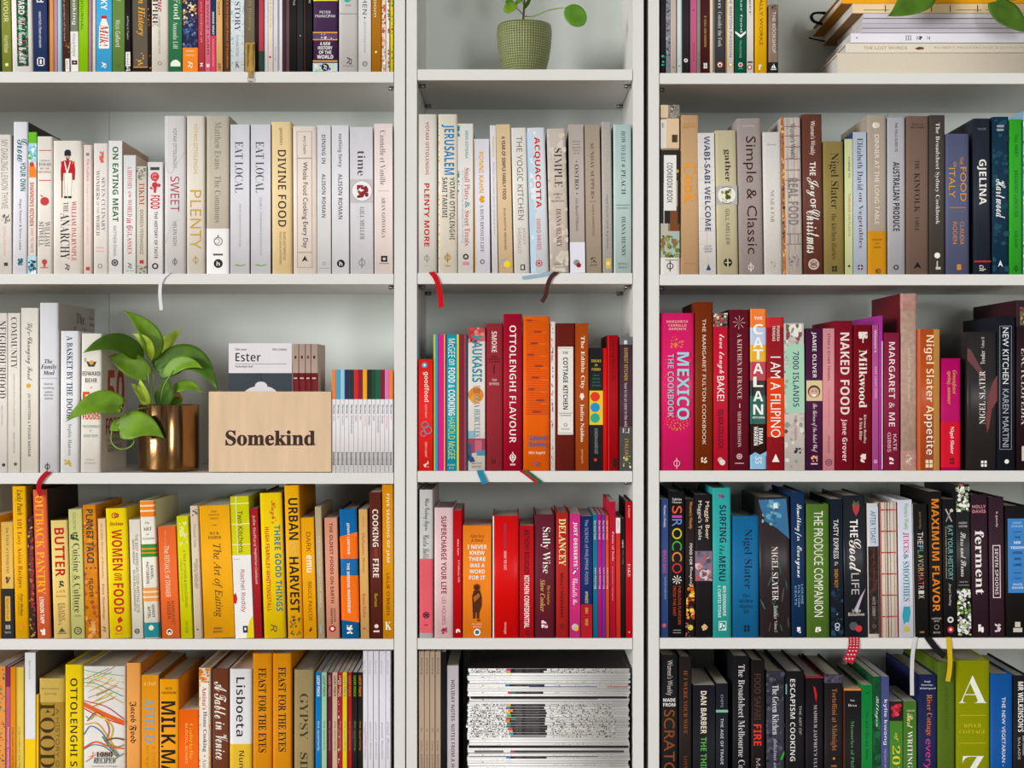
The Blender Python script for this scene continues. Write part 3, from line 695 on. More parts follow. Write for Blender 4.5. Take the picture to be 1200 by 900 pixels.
# ---------------------------------------------------------------- left bookcase, fourth shelf
shelf(748.8, 'yellow and orange books on the fourth shelf of the left bookcase')
b(-12, 1.6, 604, 'd99c1c', 'amber book cut by the left edge of the photo, fourth shelf', l=-1.5)
b(2.6, 16.6, 612, 'dfb764', 'tan paperback with black lower part and small yellow panel, fourth shelf', N(690, 750, '26252b'), V('The TASTE of CONQUEST', 'l', '5a4426', 618, 672, .5, .25), SCT(.35, .75, 676, 684, ['4a4440'], 8, 1.6, 31), R(.28, .72, 699, 728, 'd7a94a'), V('Michael Krondl', 's', '4a3a20', 701, 726, .5, .25), H('BB', 'b', 'b8b4ac', 735, 5, .5, .4), H('books', 's', 'b8b4ac', 741, 3, .5, .5), l=-1.6)
b(17.8, 34.2, 570, 'efb30a', 'bright yellow tall book with black handwriting and a brown serif title, fourth shelf', V('Lucky Peach', 'q', '2a2418', 574, 604, .5, .52), V('101 Easy Asian Recipes', 'l', '8a3c14', 608, 689, .45, .4), V('Peter Meehan', 'q', '5a3a14', 696, 722, .52, .22), V('and the editors', 's', '8a6414', 697, 722, .3, .12), C(.45, 734, 3.2, 'd98a1c'), l=-4, k='h', cov='b8860c')
b(35.2, 42.4, 606, '4a3230', 'dark narrow spine with red and yellow lettering behind the coral one, fourth shelf', SCT(0, 1, 608, 748, ['6a4a3c', 'a0303a', '8a7a64', '2a2020', 'c49a2c'], 70, 1.7, 32), V('MEDITERRANEAN', 'b', 'b8343a', 640, 712, .6, .5), l=-4)
b(43.4, 60, 574, 'dc6a46', 'coral orange book with a curly yellow capital title, fourth shelf', V('OUTBACK PANTRY', 'r', 'f0b42c', 581, 697, .44, .58), V('LYNDON TAPP', 'b', 'f2e6da', 700, 731, .42, .3), SCT(.25, .6, 737, 745, ['f2e6da'], 10, 1.7, 33), l=-5.4, cov='3a2c26', k='h')
b(62.8, 82.8, 610, 'e7cd80', 'cream yellow book with bold red title lettered BUTTER, fourth shelf', V('BUTTER', 'b', 'b81c24', 619, 676, .5, .58), SCT(.3, .75, 681, 689, ['3a4a4c', '6a3c2c'], 10, 1.6, 34), H('a rich', 'i', 'c86a3c', 693, 4, .5, .5), H('history', 'i', 'c86a3c', 699, 4, .5, .6), V('ELAINE', 'l', '8a4c2c', 707, 728, .62, .2), V('KHOSROVA', 'l', '8a4c2c', 707, 733, .4, .2), T([(.3, 741), (.5, 736), (.7, 741)], '5a4a34'), R(.25, .75, 742, 743, '5a4a34'), l=-4, k='h', cov='7a5a3a')
b(83.6, 99.4, 597, 'ccca86', 'olive cream book with dark serif title Cuisine and Culture, fourth shelf', V('COUNTRY', 's', '7a7a4a', 601, 622, .42, .22), SCT(.1, .8, 624, 634, ['2f3a24', '4a5a34'], 16, 1.7, 35), V('Cuisine & Culture', 'l', '2c3424', 637, 718, .52, .48), V('a history of food and people', 's', '7a7a50', 640, 715, .2, .12), H('THIRD', 's', '6a6a44', 722, 2, .5, .5), O(.5, 739.5, 4.6, '4a4e34'), V('W', 'l', '4a4e34', 737, 742, .5, .28), l=-3.6)
b(100.8, 116, 592, 'd98b28', 'stained orange book with dark green title lettered PLANET TACO, fourth shelf', SCT(0, 1, 612, 748, ['c8742a', 'e0a048', 'b8622a', 'a8502c'], 60, 2.6, 36), V('PLANET TACO', 'b', '27442c', 597, 660, .5, .56), C(.15, 666, 1, '5a3a1c'), C(.5, 666, 1, '5a3a1c'), C(.85, 666, 1, '5a3a1c'), V('PILCHER', 'b', '3a2c1c', 678, 700, .5, .3), V('OXFORD', 's', 'e8cf9c', 728, 744, .6, .3), l=-4, m='d')
b(118.4, 127.6, 608, 'ecca98', 'peach slim paperback with brown serif lettering left of the big yellow one', V('An Edible History of Humanity', 'l', '8a6444', 613, 678, .45, .3), V('Tom Standage', 'q', '8a5a3c', 684, 727, .45, .32), V('R', 'I', '5a4a3a', 734, 741, .45, .4), l=-4)
b(128.2, 153.2, 596, 'f0d22c', 'wide bright yellow book with large red title WOMEN on FOOD, fourth shelf', O(.52, 604.5, 2.8, 'b03020', .5), O(.42, 604.5, 3.4, 'b03020', .3), H('Druckman', 'q', 'a83c24', 614, 4.6, .5, .64), V('WOMEN', 'b', 'b42c1e', 621, 669, .5, .48), V('on', 'q', 'b42c1e', 672, 681, .5, .36), V('FOOD', 'b', 'b42c1e', 684, 720, .5, .48), T([(.4, 726), (.55, 723), (.66, 728), (.45, 731)], 'b42c1e'), C(.46, 737, 3.8, 'c04428'), C(.46, 737, 1.7, 'f0d22c'), H('abrams', 's', 'c07a2c', 743, 2, .46, .36), l=-5, k='h', cov='c9a81c')
b(155, 168.2, 609, 'e2dccd', 'off-white paperback with small black capitals between the yellow and striped books', V('THE BEST AMERICAN FOOD WRITING 2018', 's', '3c3834', 626, 718, .62, .26), V('SAMIN NOSRAT', 'M', '4a4640', 632, 662, .33, .17), V('SILVIA KILLINGSWORTH', 'M', '4a4640', 668, 716, .33, .17), O(.45, 740, 3, '3c3834', .4), C(.45, 740, 1, '3c3834'), l=-4)
b(169.4, 187, 587, 'e8e2d6', 'white jacketed book banded with orange, green and teal stripes, fourth shelf', N(587.5, 606, 'e2832c'), N(592, 594, 'e8d2b0'), N(598, 600, 'e8d2b0'), H('The', 'i', '4a4440', 613, 2.4, .45, .3), H('ART', 'l', '3c3834', 620, 4, .45, .6), H('of', 'i', '4a4440', 626.5, 2.6, .45, .2), H('FLAVOR', 's', '4a4440', 631.5, 2.2, .5, .8), N(638, 653, '3c8a34'), N(642.5, 644.5, 'e0913c'), N(647.5, 649, 'e0913c'), V('DANIEL', 'M', '4a4440', 663, 679, .66, .17), V('PATTERSON', 'M', '4a4440', 659, 684, .36, .17), N(689, 705, 'dd9a5a'), N(693, 695, 'e8d2b0'), N(699, 701, 'e8d2b0'), V('MANDY', 'M', '4a4440', 709, 724, .66, .17), V('AFTEL', 'M', '4a4440', 711, 725, .36, .17), N(730, 747.5, '22808a'), C(.48, 736, 3, 'd9dcc0'), l=-6, k='h', cov='d9d2b0')
b(190, 210.8, 617, 'e5703a', 'coral orange paperback with white title and an oval bird emblem, fourth shelf', V('The RITUALS of DINNER', 's', 'f4ddc4', 640, 700, .45, .3), V('the origins', 's', 'f0b090', 622, 644, .4, .1), V('MARGARET', 's', '6a2c1c', 705, 733, .68, .18), V('VISSER', 's', '6a2c1c', 705, 726, .44, .18), C(.43, 741, 3.6, 'f0e4d8'), C(.43, 741, 2.4, '2c2420'), C(.43, 742, 1.2, 'f0e4d8'), l=-5.2)
b(212.4, 226, 605, 'd3d224', 'lime yellow paperback with faint yellow and brown lettering, fourth shelf', SCT(.2, .9, 612, 640, ['e4e27a', 'dcd8a0'], 30, 2, 37), V('A TALE of COOKS & CONQUERORS', 's', '6a6424', 645, 712, .55, .24), V('LIZZIE COLLINGHAM', 's', 'a8a43c', 655, 705, .25, .16), V('VINTAGE', 's', '6a6424', 728, 742, .5, .2), l=-5.8)
b(227.6, 237.4, 593, 'd8c8b2', 'slim beige book with grey drawing and lettering left of the wide amber one', SCT(.2, .9, 597, 606, ['6a6a70', '3a3a44'], 12, 1.3, 38), V('Personal Notes', 'q', 'a8988a', 614, 642, .5, .34), V('SEVEN WORLDS', 's', '6a645c', 655, 690, .6, .22), V('ONE FOOD', 's', '6a645c', 660, 688, .35, .22), C(.45, 738, 1, '6a2c1c'), l=-5.2, k='h')
b(239.6, 275.4, 593, 'edac2a', 'widest amber book with a brown italic title, fourth shelf of the left bookcase', H('50th', 's', '6a5430', 600, 2.4, .48, .18), H('Anniversary', 's', '6a5430', 604, 2.8, .48, .36), H('Edition', 's', '6a5430', 608, 2.4, .48, .26), R(.4, .55, 615.6, 616.4, '6a5430'), H('M.F.K.', 'l', '5a4424', 625.5, 3.4, .47, .34), H('FISHER', 'l', '5a4424', 630.5, 3.6, .47, .42), V('The Art of Eating', 'i', '4a3418', 638, 724, .5, .33), H('HMH', 'b', '6a5430', 737, 2.4, .45, .26), H('BOOKS', 'b', '6a5430', 741, 2.4, .45, .3), l=-6.4, pg=M_PAGEG)
b(276, 297.8, 582, 'cdcb18', 'book with lime checked upper half and white lower half, fourth shelf', N(651, 750, 'e6e4e2'), R(0, 1, 590, 591, 'e6e6b0'), R(0, 1, 614, 615, 'e6e6b0'), R(0, 1, 638, 639, 'e6e6b0'), R(.28, .33, 582, 651, 'e0e0a0'), V('Two Kitchens', 's', '2c2a1c', 599, 648, .5, .28), R(.05, .4, 655, 656, 'c8b8b8'), V('Rachel Roddy', 's', 'a83048', 668, 718, .48, .3), T([(0, 697), (.1, 695), (.18, 702), (.1, 708), (0, 707)], 'c4282c'), T([(1, 722), (.8, 728), (.62, 742), (.6, 749), (1, 749)], 'dcc81c'), R(.42, .68, 734, 742, '2c3a5a'), R(.5, .6, 736, 739, 'e6e4e2'), l=-6.4)
b(298.4, 307.4, 596, 'a8262e', 'slim dark red book between the lime checked and bright yellow books, fourth shelf', V('Julie Stafford', 's', 'e8c8bc', 604, 640, .45, .42), V('Vegetarian Cookbook', 's', 'e8d8cc', 642, 685, .5, .42), C(.5, 733, 1.4, '7a1c24'), l=-5.4)
b(309.4, 335.4, 578, 'eccb06', 'bright yellow book with blue title THREE GOOD THINGS, fourth shelf', V("Hugh's", 'c', 'b84a2c', 587, 614, .58, .34), V('THREE GOOD THINGS', 'b', '2a788c', 616, 717, .74, .27), V('HUGH FEARNLEY-WHITTINGSTALL', 'b', 'c04a2a', 618, 717, .28, .18), V('R', 'I', '6a5a2c', 732, 741, .46, .28), l=-5.4, k='h', cov='6a5a14')
b(337.4, 355.2, 569, 'e8ae28', 'tall amber book with heavy black title URBAN HARVEST, fourth shelf', V('URBAN', 'b', '241f18', 584, 633, .55, .62), V('OZ', 'b', 'd8b46a', 635, 651, .52, .4), V('HARVEST', 'b', '241f18', 653, 718, .52, .62), SCT(.15, .85, 722, 745, ['5a4420', '8a6a2c'], 26, 1.5, 39), l=-4.6, k='h', cov='c88a14')
b(356.2, 371.4, 607, 'f2a912', 'golden yellow paperback with brown and bold white lettering, fourth shelf', V('DARK', 's', '5a3c14', 624, 647, .55, .34), V('emu', 'b', 'f6ecda', 651, 671, .55, .42), V('BRUCE PASCOE', 's', '5a3c14', 682, 728, .55, .28), T([(.4, 740), (.55, 735), (.65, 738), (.5, 741)], '4a3414'), l=-3.8)
b(373, 380.6, 594, 'bba987', 'slim beige-grey slanting book between golden and pink paperbacks, fourth shelf', V('THE OLDEST CUISINE IN THE WORLD', 's', 'dcd2bc', 628, 712, .5, .32), R(.3, .6, 732, 742, '9aa0a8'), l=-4.2)
b(383, 398, 607, 'd99a80', 'salmon pink book with dark red capitals and a red ringed disc, fourth shelf', V('THE OLDEST FOODS ON EARTH', 'b', '7a2c2c', 613, 707, .5, .26), V('JOHN', 'b', '4a2c28', 713, 729, .65, .16), V('NEWTON', 'b', '4a2c28', 713, 731, .42, .16), C(.45, 737, 4, 'a8202c'), C(.45, 737, 2, 'eddcd2'), l=-3)
b(400.4, 421.4, 597, '1b69a4', 'hardback banded in blue and orange with white lettering, fourth shelf', N(629, 655, 'ee731c'), T([(0, 629), (0, 634), (1, 629), (1, 624)], 'ee731c'), N(675, 726, 'ee731c'), T([(0, 726), (0, 726.5), (1, 730), (1, 726)], 'ee731c'), V('JENNY LINFORD', 'b', 'f2ece2', 613, 650, .48, .17), V('THE MISSING INGREDIENT', 'b', 'f2ece2', 660, 719, .45, .16), SCT(.3, .62, 733, 743, ['f2ece2'], 14, 1.8, 40), l=-3.2, k='h', cov='1c3f6c')
b(422.8, 433, 597, 'd8ad6c', 'slim tan book with orange-red title left of the wood-look spine, fourth shelf', V('essays on', 's', 'c86a4a', 606, 618, .5, .22), V('Philippine History', 'l', 'b8482c', 625, 672, .45, .36), V('Renato Perdon', 'l', 'b8482c', 696, 724, .45, .32), R(.3, .55, 736, 738, 'b8482c'), l=-2.6)
b(434.4, 448.2, 577, '642c22', 'dark red-brown wood-look book with white condensed title, fourth shelf', V('COOKING', 'b', 'eddfd2', 597, 641, .5, .5), R(.35, .7, 643, 653, '8a3a2a'), V('FIRE', 'b', 'eddfd2', 655, 677, .5, .5), V('Burton', 'n', 'c8b02c', 696, 711, .5, .28), C(.5, 734, 2.4, 'e8d8cc'), R(.25, .75, 739, 741, 'e8d8cc'), l=-1.8, m='w')
b(448.8, 461.4, 568, 'd8930c', 'amber tall book with white and brown capitals, last before the divider, fourth shelf', V('FIVE SEASONS OF JAM', 'M', 'f6e9d2', 579, 659, .5, .34), V("LILLIE O'BRIEN", 'n', '5a3810', 672, 721, .5, .3), H('K', 'r', 'f4ece0', 733.5, 9, .5, .6), l=-1)


def _scrib():
    f = lambda c, d: ((c / 5 - 97.6) / 49.2, 755 + d / 5)
    out = []
    rr = random.Random(5)
    for q in range(16):
        y = 165 + q * 12
        x = rr.uniform(490, 580)
        out.append(LN([f(x, y + 30), f(x + rr.uniform(50, 80), y), f(x + rr.uniform(110, 150), y - rr.uniform(20, 45))], rr.uniform(.5, .9), rr.choice(['2f8a4a', 'c8b82c', 'd88a2c', '8aa83c', 'b0642c', 'd8a03c'])))
    for q in range(5):
        out.append(LN([f(486, 150 + q * 25), f(560, 165 + q * 22), f(720, 185 + q * 40)], .7, ['5aa03c', 'd8c83c', 'd88a2c', '2f8a5a', 'c8a83c'][q]))
    for pts, t, c in (([(486, 350), (600, 405), (728, 462)], 5, 'd8642c'), ([(486, 330), (620, 365), (728, 440)], 1, 'b82830'), ([(486, 375), (600, 430), (728, 474)], 1.2, 'c83c30'),
                      ([(495, 470), (570, 465), (630, 540), (690, 640)], 1.4, 'e0a02c'), ([(490, 530), (530, 480), (590, 510), (640, 580), (700, 655)], 1.1, '3a6aa0'), ([(486, 610), (560, 572), (640, 600), (728, 612)], 1.8, 'd8622c'),
                      ([(490, 615), (540, 590), (610, 600), (690, 660)], 1, '2c5a8a'), ([(510, 450), (560, 400), (610, 430), (640, 500), (620, 570)], 1.1, 'a83a2c'), ([(545, 420), (600, 425), (660, 490), (640, 570)], 1.6, 'd8b83c'),
                      ([(630, 560), (680, 550), (730, 560)], 2, '7a5a30'), ([(620, 570), (680, 600), (730, 590)], 1.2, '9a7a3c'), ([(600, 540), (640, 600), (690, 650)], 1.4, '3a8a5a'), ([(520, 660), (600, 640), (690, 640)], .9, 'd88a3c'),
                      ([(500, 420), (530, 440), (560, 400)], .8, '4aa05a'), ([(500, 690), (540, 660), (545, 630)], .8, 'c8783c'), ([(660, 690), (690, 660), (728, 640)], 1, '6a8a3c')):
        out.append(LN([f(*p) for p in pts], t, c))
    return out
SCRIB = _scrib()
# ---------------------------------------------------------------- left bookcase, fifth shelf
shelf(981, 'books on the fifth shelf of the left bookcase')
b(-8, 6.4, 781, 'e0974a', 'orange book with rows of teal dots, bottom left corner of the photo', SCT(.35, .95, 784, 975, ['2c7a80', 'c0402c', '1f4a50'], 90, 1.1, 41), d=210)
b(7, 12, 781, '8c2c64', 'thin purple spine with a pink lower part, bottom shelf at the far left', N(805, 981, 'b85a80'), V('feasting sweetly', 's', 'f0d8e0', 852, 900, .5, .5), d=210)
b(12.2, 18.6, 782, 'd88a14', 'thin orange spine between purple and pale yellow spines, bottom shelf', V('Julia cooks on the flip', 's', '5a3410', 852, 900, .4, .4), d=215)
b(18.8, 28, 782, 'dcc05a', 'slim pale yellow book left of the white and yellow one, bottom shelf', R(0, .14, 782, 981, 'b8983a'), V('Julia cooks on the flip', 's', '5a4a20', 852, 900, .4, .3), d=215)
b(29, 41.8, 765, 'dcdbdc', 'tall white book with yellow lower part reaching the shelf above, bottom shelf', N(866, 981, 'ecc703'), V('Seven Hundred', 's', '8a8a90', 774, 796, .45, .16), cov='6a665c', d=215)
b(42.4, 45.4, 814, 'e6b818', 'thin amber sliver left of the wide gold book, bottom shelf', d=180)
b(45.8, 75.4, 795, 'a8873c', 'wide gold book with large brown letters FOOD, bottom shelf', N(795, 823, 'c0a456'), H('Bernadett', 's', '7a6434', 807, 2.6, .45, .7), H('Samat', 's', '7a6434', 813, 2.6, .45, .5), V('FOOD', 'l', '3f2c16', 824, 900, .33, .58), V('A HISTORY OF', 's', '7a6230', 830, 905, .73, .14), V('taste', 'n', '3f2c16', 910, 970, .33, .58), k='h', m='m', d=200)
b(76, 97, 779, 'e6c80a', 'yellow book with black capitals reading down, beside the scribbled white one', V('OTTOLENGHI SIMPLE', 'M', '2c2818', 795, 942, .5, .4), k='h', d=215)
b(97.6, 146.8, 781, 'dcd8d2', 'very wide white book covered in coloured crayon scribbles, bottom shelf', *SCRIB, H('1080', 'q', '1f1c1c', 884, 6, .5, .4), H('RECIPES', 'q', '1f1c1c', 891, 7, .5, .52), H('simone ortega', 's', '4a4646', 898, 2, .5, .6), k='h', d=215, key='scrib')
b(148, 165, 777, 'e2a058', 'light orange book with black old-style lettering, bottom shelf', V('Jacob Food', 'F', '2e2014', 822, 871, .45, .5), k='h', d=215, l=0, cov='c07c34')
b(165.6, 186, 791, 'dd9526', 'orange book with blue-grey capital title, bottom shelf of the left bookcase', H('a chef', 's', 'f0c878', 801, 5, .5, .7), V('AFIELD', 'r', '8aa0b4', 818, 871, .46, .58), V("A CHEF'S GUIDE", 's', 'c08a3c', 874, 930, .7, .2), V('preparing', 's', 'c08a3c', 874, 930, .35, .2), d=205, cov='8a5a1c')
b(186.6, 209.4, 796, 'e79e16', 'amber book with huge black letters MILK, bottom shelf', H('NICK', 's', '2a2216', 807, 3, .5, .35), H('HADDOW', 's', '2a2216', 812, 3, .5, .76), V('MILK.MADE', 'b', '1f1b14', 822, 936, .46, .74), d=205, k='h', cov='c0741c')
b(209.8, 232.4, 832, 'e96a12', 'short red-orange book with yellow lettering, bottom shelf', V('Gabrielle', 'l', 'd8b040', 848, 890, .64, .2), V('BLOOD, BONES', 's', 'f0c878', 848, 895, .38, .14), d=150)
b(232.8, 246.8, 783, 'e2d3bc', 'cream book with orange lattice border and red and blue title panel, bottom shelf', SCT(0, 1, 783, 800, ['e0912c', 'c8742a'], 30, 1.8, 42), SCT(0, .16, 800, 981, ['e0912c'], 40, 1.2, 43), SCT(.85, 1, 800, 981, ['e0912c'], 40, 1.2, 44), R(.16, .84, 800, 900, 'e6ddd0'), V("Amina's", 'r', 'b02c50', 805, 832, .5, .4), V('Home Cooking', 'r', '2c4a6a', 834, 881, .5, .42), C(.5, 886, 1, '8a8a8a'), V('Amina', 'l', '8a8a90', 889, 910, .5, .34), k='h', d=205)
b(248, 268.4, 784, '6e3c24', 'chocolate brown book with white brush script, bottom shelf', V('A Table', 'c', 'eee4da', 799, 842, .5, .72), V('in Venice', 'c', 'eee4da', 846, 890, .58, .72), k='h', d=205)
b(269, 295, 784, 'dcdadb', 'white book with yellow lower part and black sans title, bottom shelf', N(872, 981, 'dab43c'), V('Lisboeta', 'M', '201e20', 794, 863, .5, .4), V('Nuno Mendes', 'M', '2c2818', 880, 950, .55, .24), k='h', d=215)
b(296, 318.8, 766, 'd18a04', 'orange book with black ornamental capitals, left one of the identical pair', V('FEAST FOR THE EYES', 'r', '221a0c', 783, 882, .5, .4), d=225, k='h')
b(319.4, 341.8, 766, 'd18a04', 'orange book with black ornamental capitals, right one of the identical pair', V('FEAST FOR THE EYES', 'r', '221a0c', 782, 881, .5, .4), d=225, k='h')
b(344.6, 367.8, 785, 'a08e66', 'tan cloth book with large spaced brown capitals, bottom shelf', V('GYPSY', 'l', '4a3e2c', 813, 867, .5, .42), V('SIBERIA', 'r', '4a3e2c', 882, 950, .5, .38), k='h', m='l', d=210)
MG = [(369.6, 376.6, '1577b4', 'blue', 'e8eef2'), (376.8, 383, '9fc4a2', 'pale green', '3a5a44'), (383.4, 389, '6a2238', 'maroon', 'c88a98'), (389.4, 395.6, 'c9ae92', 'beige', '4a3a2e'), (396, 401.2, 'a02834', 'dark red', 'e0b0a8'), (401.4, 406.8, 'dcc61e', 'yellow', '3a8a8a'), (407, 412.6, 'a4252c', 'brick red', 'c87a4a'), (413, 418.6, '1f1d1f', 'black green-lettered', '6ab82c'), (418.8, 425, '201c1a', 'black orange-lettered', 'd88a2c')]
for i, (x0, x1, c, nm, tc) in enumerate(MG):
    b(x0, x1, 788, c, 'slim %s food magazine right of the tan cloth book' % nm, V('LUCKY PEACH', 'b', tc, 792, 816, .5, .5), V('the quarterly', 's', tc, 845, 880, .5, .4), *( [SCT(0, .3, 790, 975, ['e8e0d0', '2a2220'], 60, .9, 45)] if nm == 'dark red' else []), d=190, name='magazine', cat='magazine', group='slim coloured magazines on the bottom shelf', pg=M_PAGEG, m='g')
for i, (x0, x1, w_) in enumerate([(425.4, 431, 'first'), (431.2, 437.6, 'second'), (437.8, 444, 'third'), (444.2, 452, 'fourth'), (452.2, 457.6, 'last')]):
    b(x0, x1, 763, 'd9d7de', 'tall white magazine with faint grey lettering, %s of five before the divider' % w_, V('issue two', 's', '9a98a4', 774, 790, .4, .3), V('Peppered Berries'[i:], 'i', '8a8896', 846, 890, .45, .4), *( [SCT(.2, .8, 846, 880, ['d8a8b4'], 14, 1.2, 46)] if i == 0 else []), d=200, name='magazine', cat='magazine', group='tall white magazines at the right end of the bottom shelf', pg=M_PAGEG)
# ---------------------------------------------------------------- middle bookcase, second shelf
shelf(320, 'pale books on the second shelf of the middle bookcase')
b(489.2, 512, 134, 'dedad2', 'tall off-white book with two red capital titles, leftmost in the middle bookcase', V('YOTAM OTTOLENGHI', 'M', 'b8303c', 143, 205, .5, .17), V('PLENTY MORE', 'b', 'b8202e', 215, 289, .48, .27), PHI(.48, 303, 3.2, '9a9a9a'), R(.35, .6, 311, 312, 'b0b0b0'), k='h', key='more')
b(513.4, 536.2, 134, 'e1dacb', 'tall off-white book with large blue condensed title and black capitals, middle bookcase', SCT(0, .07, 136, 318, ['d8a83c'], 60, .8, 50), V('JERUSALEM', 'b', '2a7cb4', 146, 205, .5, .66), V('YOTAM OTTOLENGHI', 'M', '2e3238', 208, 281, .72, .26), V('SAMI TAMIMI', 'M', '2e3238', 208, 255, .34, .26), PHI(.48, 302, 3.8, 'b8924a'), O(.48, 302, 2.2, 'b8924a'), R(.35, .62, 311, 312.5, 'b8924a'), k='h')
b(536.8, 555, 145, 'e3e0da', 'white book with a teal left edge and pink-red serif title, middle bookcase', SCT(0, .13, 147, 160, ['2aa8a8', '1f7a80'], 20, 1.6, 51), SCT(0, .1, 200, 225, ['2aa8a8'], 12, 1.4, 52), V('ARAN GOYOAGA', 'M', '3c94b0', 153, 186, .58, .18), V('Small Plates', 'l', 'bc3c58', 197, 234, .6, .34), V('&', 'q', '5a9ab0', 236, 244, .6, .3), V('Sweet Treats', 'l', 'bc3c58', 247, 288, .6, .34), V('my family journey to gluten free cooking', 's', '8ab4c4', 200, 285, .3, .13), O(.5, 301, 3.4, '4a3a3c', .5), R(.3, .7, 307, 311, 'd08a94'), l=-.5)
b(556, 574.6, 163, 'e2dfe8', 'white book with golden capitals and a golden heart, shortest in the middle bookcase row', V('RONNI KAHN', 'b', 'dca81c', 178, 226, .48, .3), T([(.32, 234), (.45, 229.5), (.62, 230), (.68, 232.5), (.58, 234), (.68, 235.6), (.62, 238), (.45, 238)], 'dca81c'), V('A REPURPOSED LIFE', 'l', '6a6078', 240, 296, .5, .22), O(.5, 307, 2.6, '4a4658', .35), R(0, .06, 165, 319, 'c89c3c'), l=-1.3)
b(576.6, 583.8, 147, 'e2dfe2', 'slim white book with yellow lettering at top, between heart-marked and tan books', V('Stephanie', 'M', 'c8b03c', 160, 184, .5, .42), V('SECRETS: the simplest ways for cooking at home', 's', '8a8a92', 190, 275, .5, .26), R(.35, .65, 312, 315, 'cfc8a0'), l=-2.7)
b(584.6, 601.4, 146, 'deC4A0'.lower(), 'tan cream book with black capitals and yellow-grey circles at the foot, middle bookcase', V('A YEAR OF SIMPLE FAMILY FOOD', 'b', '2e2a26', 160, 234, .5, .25), V('JULIA BUSUTTIL NISHIMURA', 'M', '4a433c', 244, 293, .48, .17), C(.36, 307, 4, 'a8a8a8'), C(.6, 310, 4, 'ead01c'), l=-3.6)
b(602.4, 621, 150, 'e3dfd8', 'white book with thin grey spaced capitals and a small black badge, middle bookcase', V('THE YOGIC KITCHEN', 's', '6a6a6c', 160, 258, .52, .36), V('JODY', 's', '9a989a', 267, 288, .68, .22), V('VASSALLO', 's', '9a989a', 267, 297, .4, .22), R(.42, .7, 310.5, 317, '2e2c30'), H('B', 'b', W, 313.7, 4, .56, .14), l=-4, k='h')
b(622, 643.4, 150, 'd9dfe3', 'white and pale blue book with a bold red capital title, middle bookcase', R(0, .3, 155, 319, 'bfd4e4'), SCT(.1, .5, 155, 300, ['bfd4e4', 'e4e6e8'], 20, 4, 53), V('ACQUACOTTA', 'b', 'c81c2c', 161, 244, .52, .36), V('EMIKO DAVIES', 'M', 'd0545c', 257, 293, .5, .22), O(.46, 309, 4, 'c8303c', .25), C(.46, 309, 1.6, 'c8303c'), l=-5, k='h', key='acqua')
b(644.6, 666.8, 151, 'cbc1b6', 'marbled beige book with dark serif title and red-brown author, middle bookcase', SCT(0, 1, 153, 319, ['cfc6bc', 'c6bbaf', 'cabfae', 'd0c8be'], 60, 4, 54), V('SIMPLE', 'l', '3c3634', 174, 220, .56, .42), V('effortless', 'i', '5a524e', 226, 231, .5, .1), H('effortless', 'i', '5a524e', 228, 3, .5, .5), H('food', 'i', '5a524e', 232, 3, .5, .25), H('big flavours', 'i', '5a524e', 236, 3, .5, .7), V('DIANA HENRY', 'l', '7a4234', 245, 290, .52, .27), H('MITCHELL', 's', '7a6a5c', 310, 2, .5, .5), H('BEAZLEY', 's', '7a6a5c', 313.5, 2, .5, .45), l=-4, k='h', m='m', key='simple')
b(668.4, 686, 146, 'bab0a9', 'taupe book with a white foot and dark red spot, middle bookcase', N(284, 320, 'dcdce4'), H('Nothing could', 's', '6a625e', 166, 1.8, .5, .5), H('be simpler', 's', '6a625e', 169.5, 1.8, .5, .5), H('than food', 's', '6a625e', 173, 1.8, .5, .55), H('grown by', 's', '6a625e', 176.5, 1.8, .5, .5), H('yourself', 's', '6a625e', 180, 1.8, .5, .45), C(.5, 189.5, .8, '4a4442'), V('OSTRO', 'l', '4a4442', 193, 222, .5, .27), C(.5, 227, .8, '4a4442'), V('Julia Busuttil Nishimura', 'i', '6a625e', 232, 271, .5, .2), C(.42, 308, 3.6, '8a9496'), C(.56, 311, 2.8, 'a01824'), l=-2.2)
b(687, 705.2, 146, 'b3a493', 'brown-grey book with thin spaced dark capitals, middle bookcase', V('SUNDAY SUPPERS', 'l', '5a4c44', 168, 233, .48, .22), R(.3, .7, 236, 236.6, '6a5c52'), V('KAREN MORDECHAI', 's', '6a5c52', 240, 277, .5, .13), SCT(.32, .68, 302, 308, ['5a4c44'], 10, 1.6, 55), H('POTTER', 's', '5a4c44', 311, 1.8, .48, .45), l=-2.4, m='l')
b(706.4, 718.2, 143, 'b9b4b0', 'slim grey book with faint gold title and a gold square near its foot', V('WINTER CABIN', 's', 'c9b48a', 152, 225, .5, .32), V('simple food for family & gathering', 'i', '6a645e', 228, 292, .5, .28), R(.3, .85, 303, 315, 'd9b85c'), C(.55, 309, 2.4, 'e6d6a4'), l=-1.8, m='l', k='h')
b(719.4, 740.4, 146, 'b6c9c6', 'pale aqua book with dark serif title, last in the middle bookcase row', R(0, .06, 146, 320, 'd6e2e0'), V('HOW TO EAT', 'l', '3a4a4c', 154, 190, .55, .24), V('a', 'q', '3a4a4c', 192.5, 196, .55, .16), V('PEACH', 'l', '3a4a4c', 199, 228, .55, .24), R(.12, .9, 240, 241, '7a9694'), H('menus and places', 'i', '5a6e6e', 244, 3, .5, .65), V('DIANA HENRY', 'l', '3a4a4c', 254, 301, .55, .22), H('MITCHELL', 's', '5a6e6e', 309.5, 2, .52, .56), H('BEAZLEY', 's', '5a6e6e', 313.5, 2, .52, .5), l=-.6, k='h', m='m')

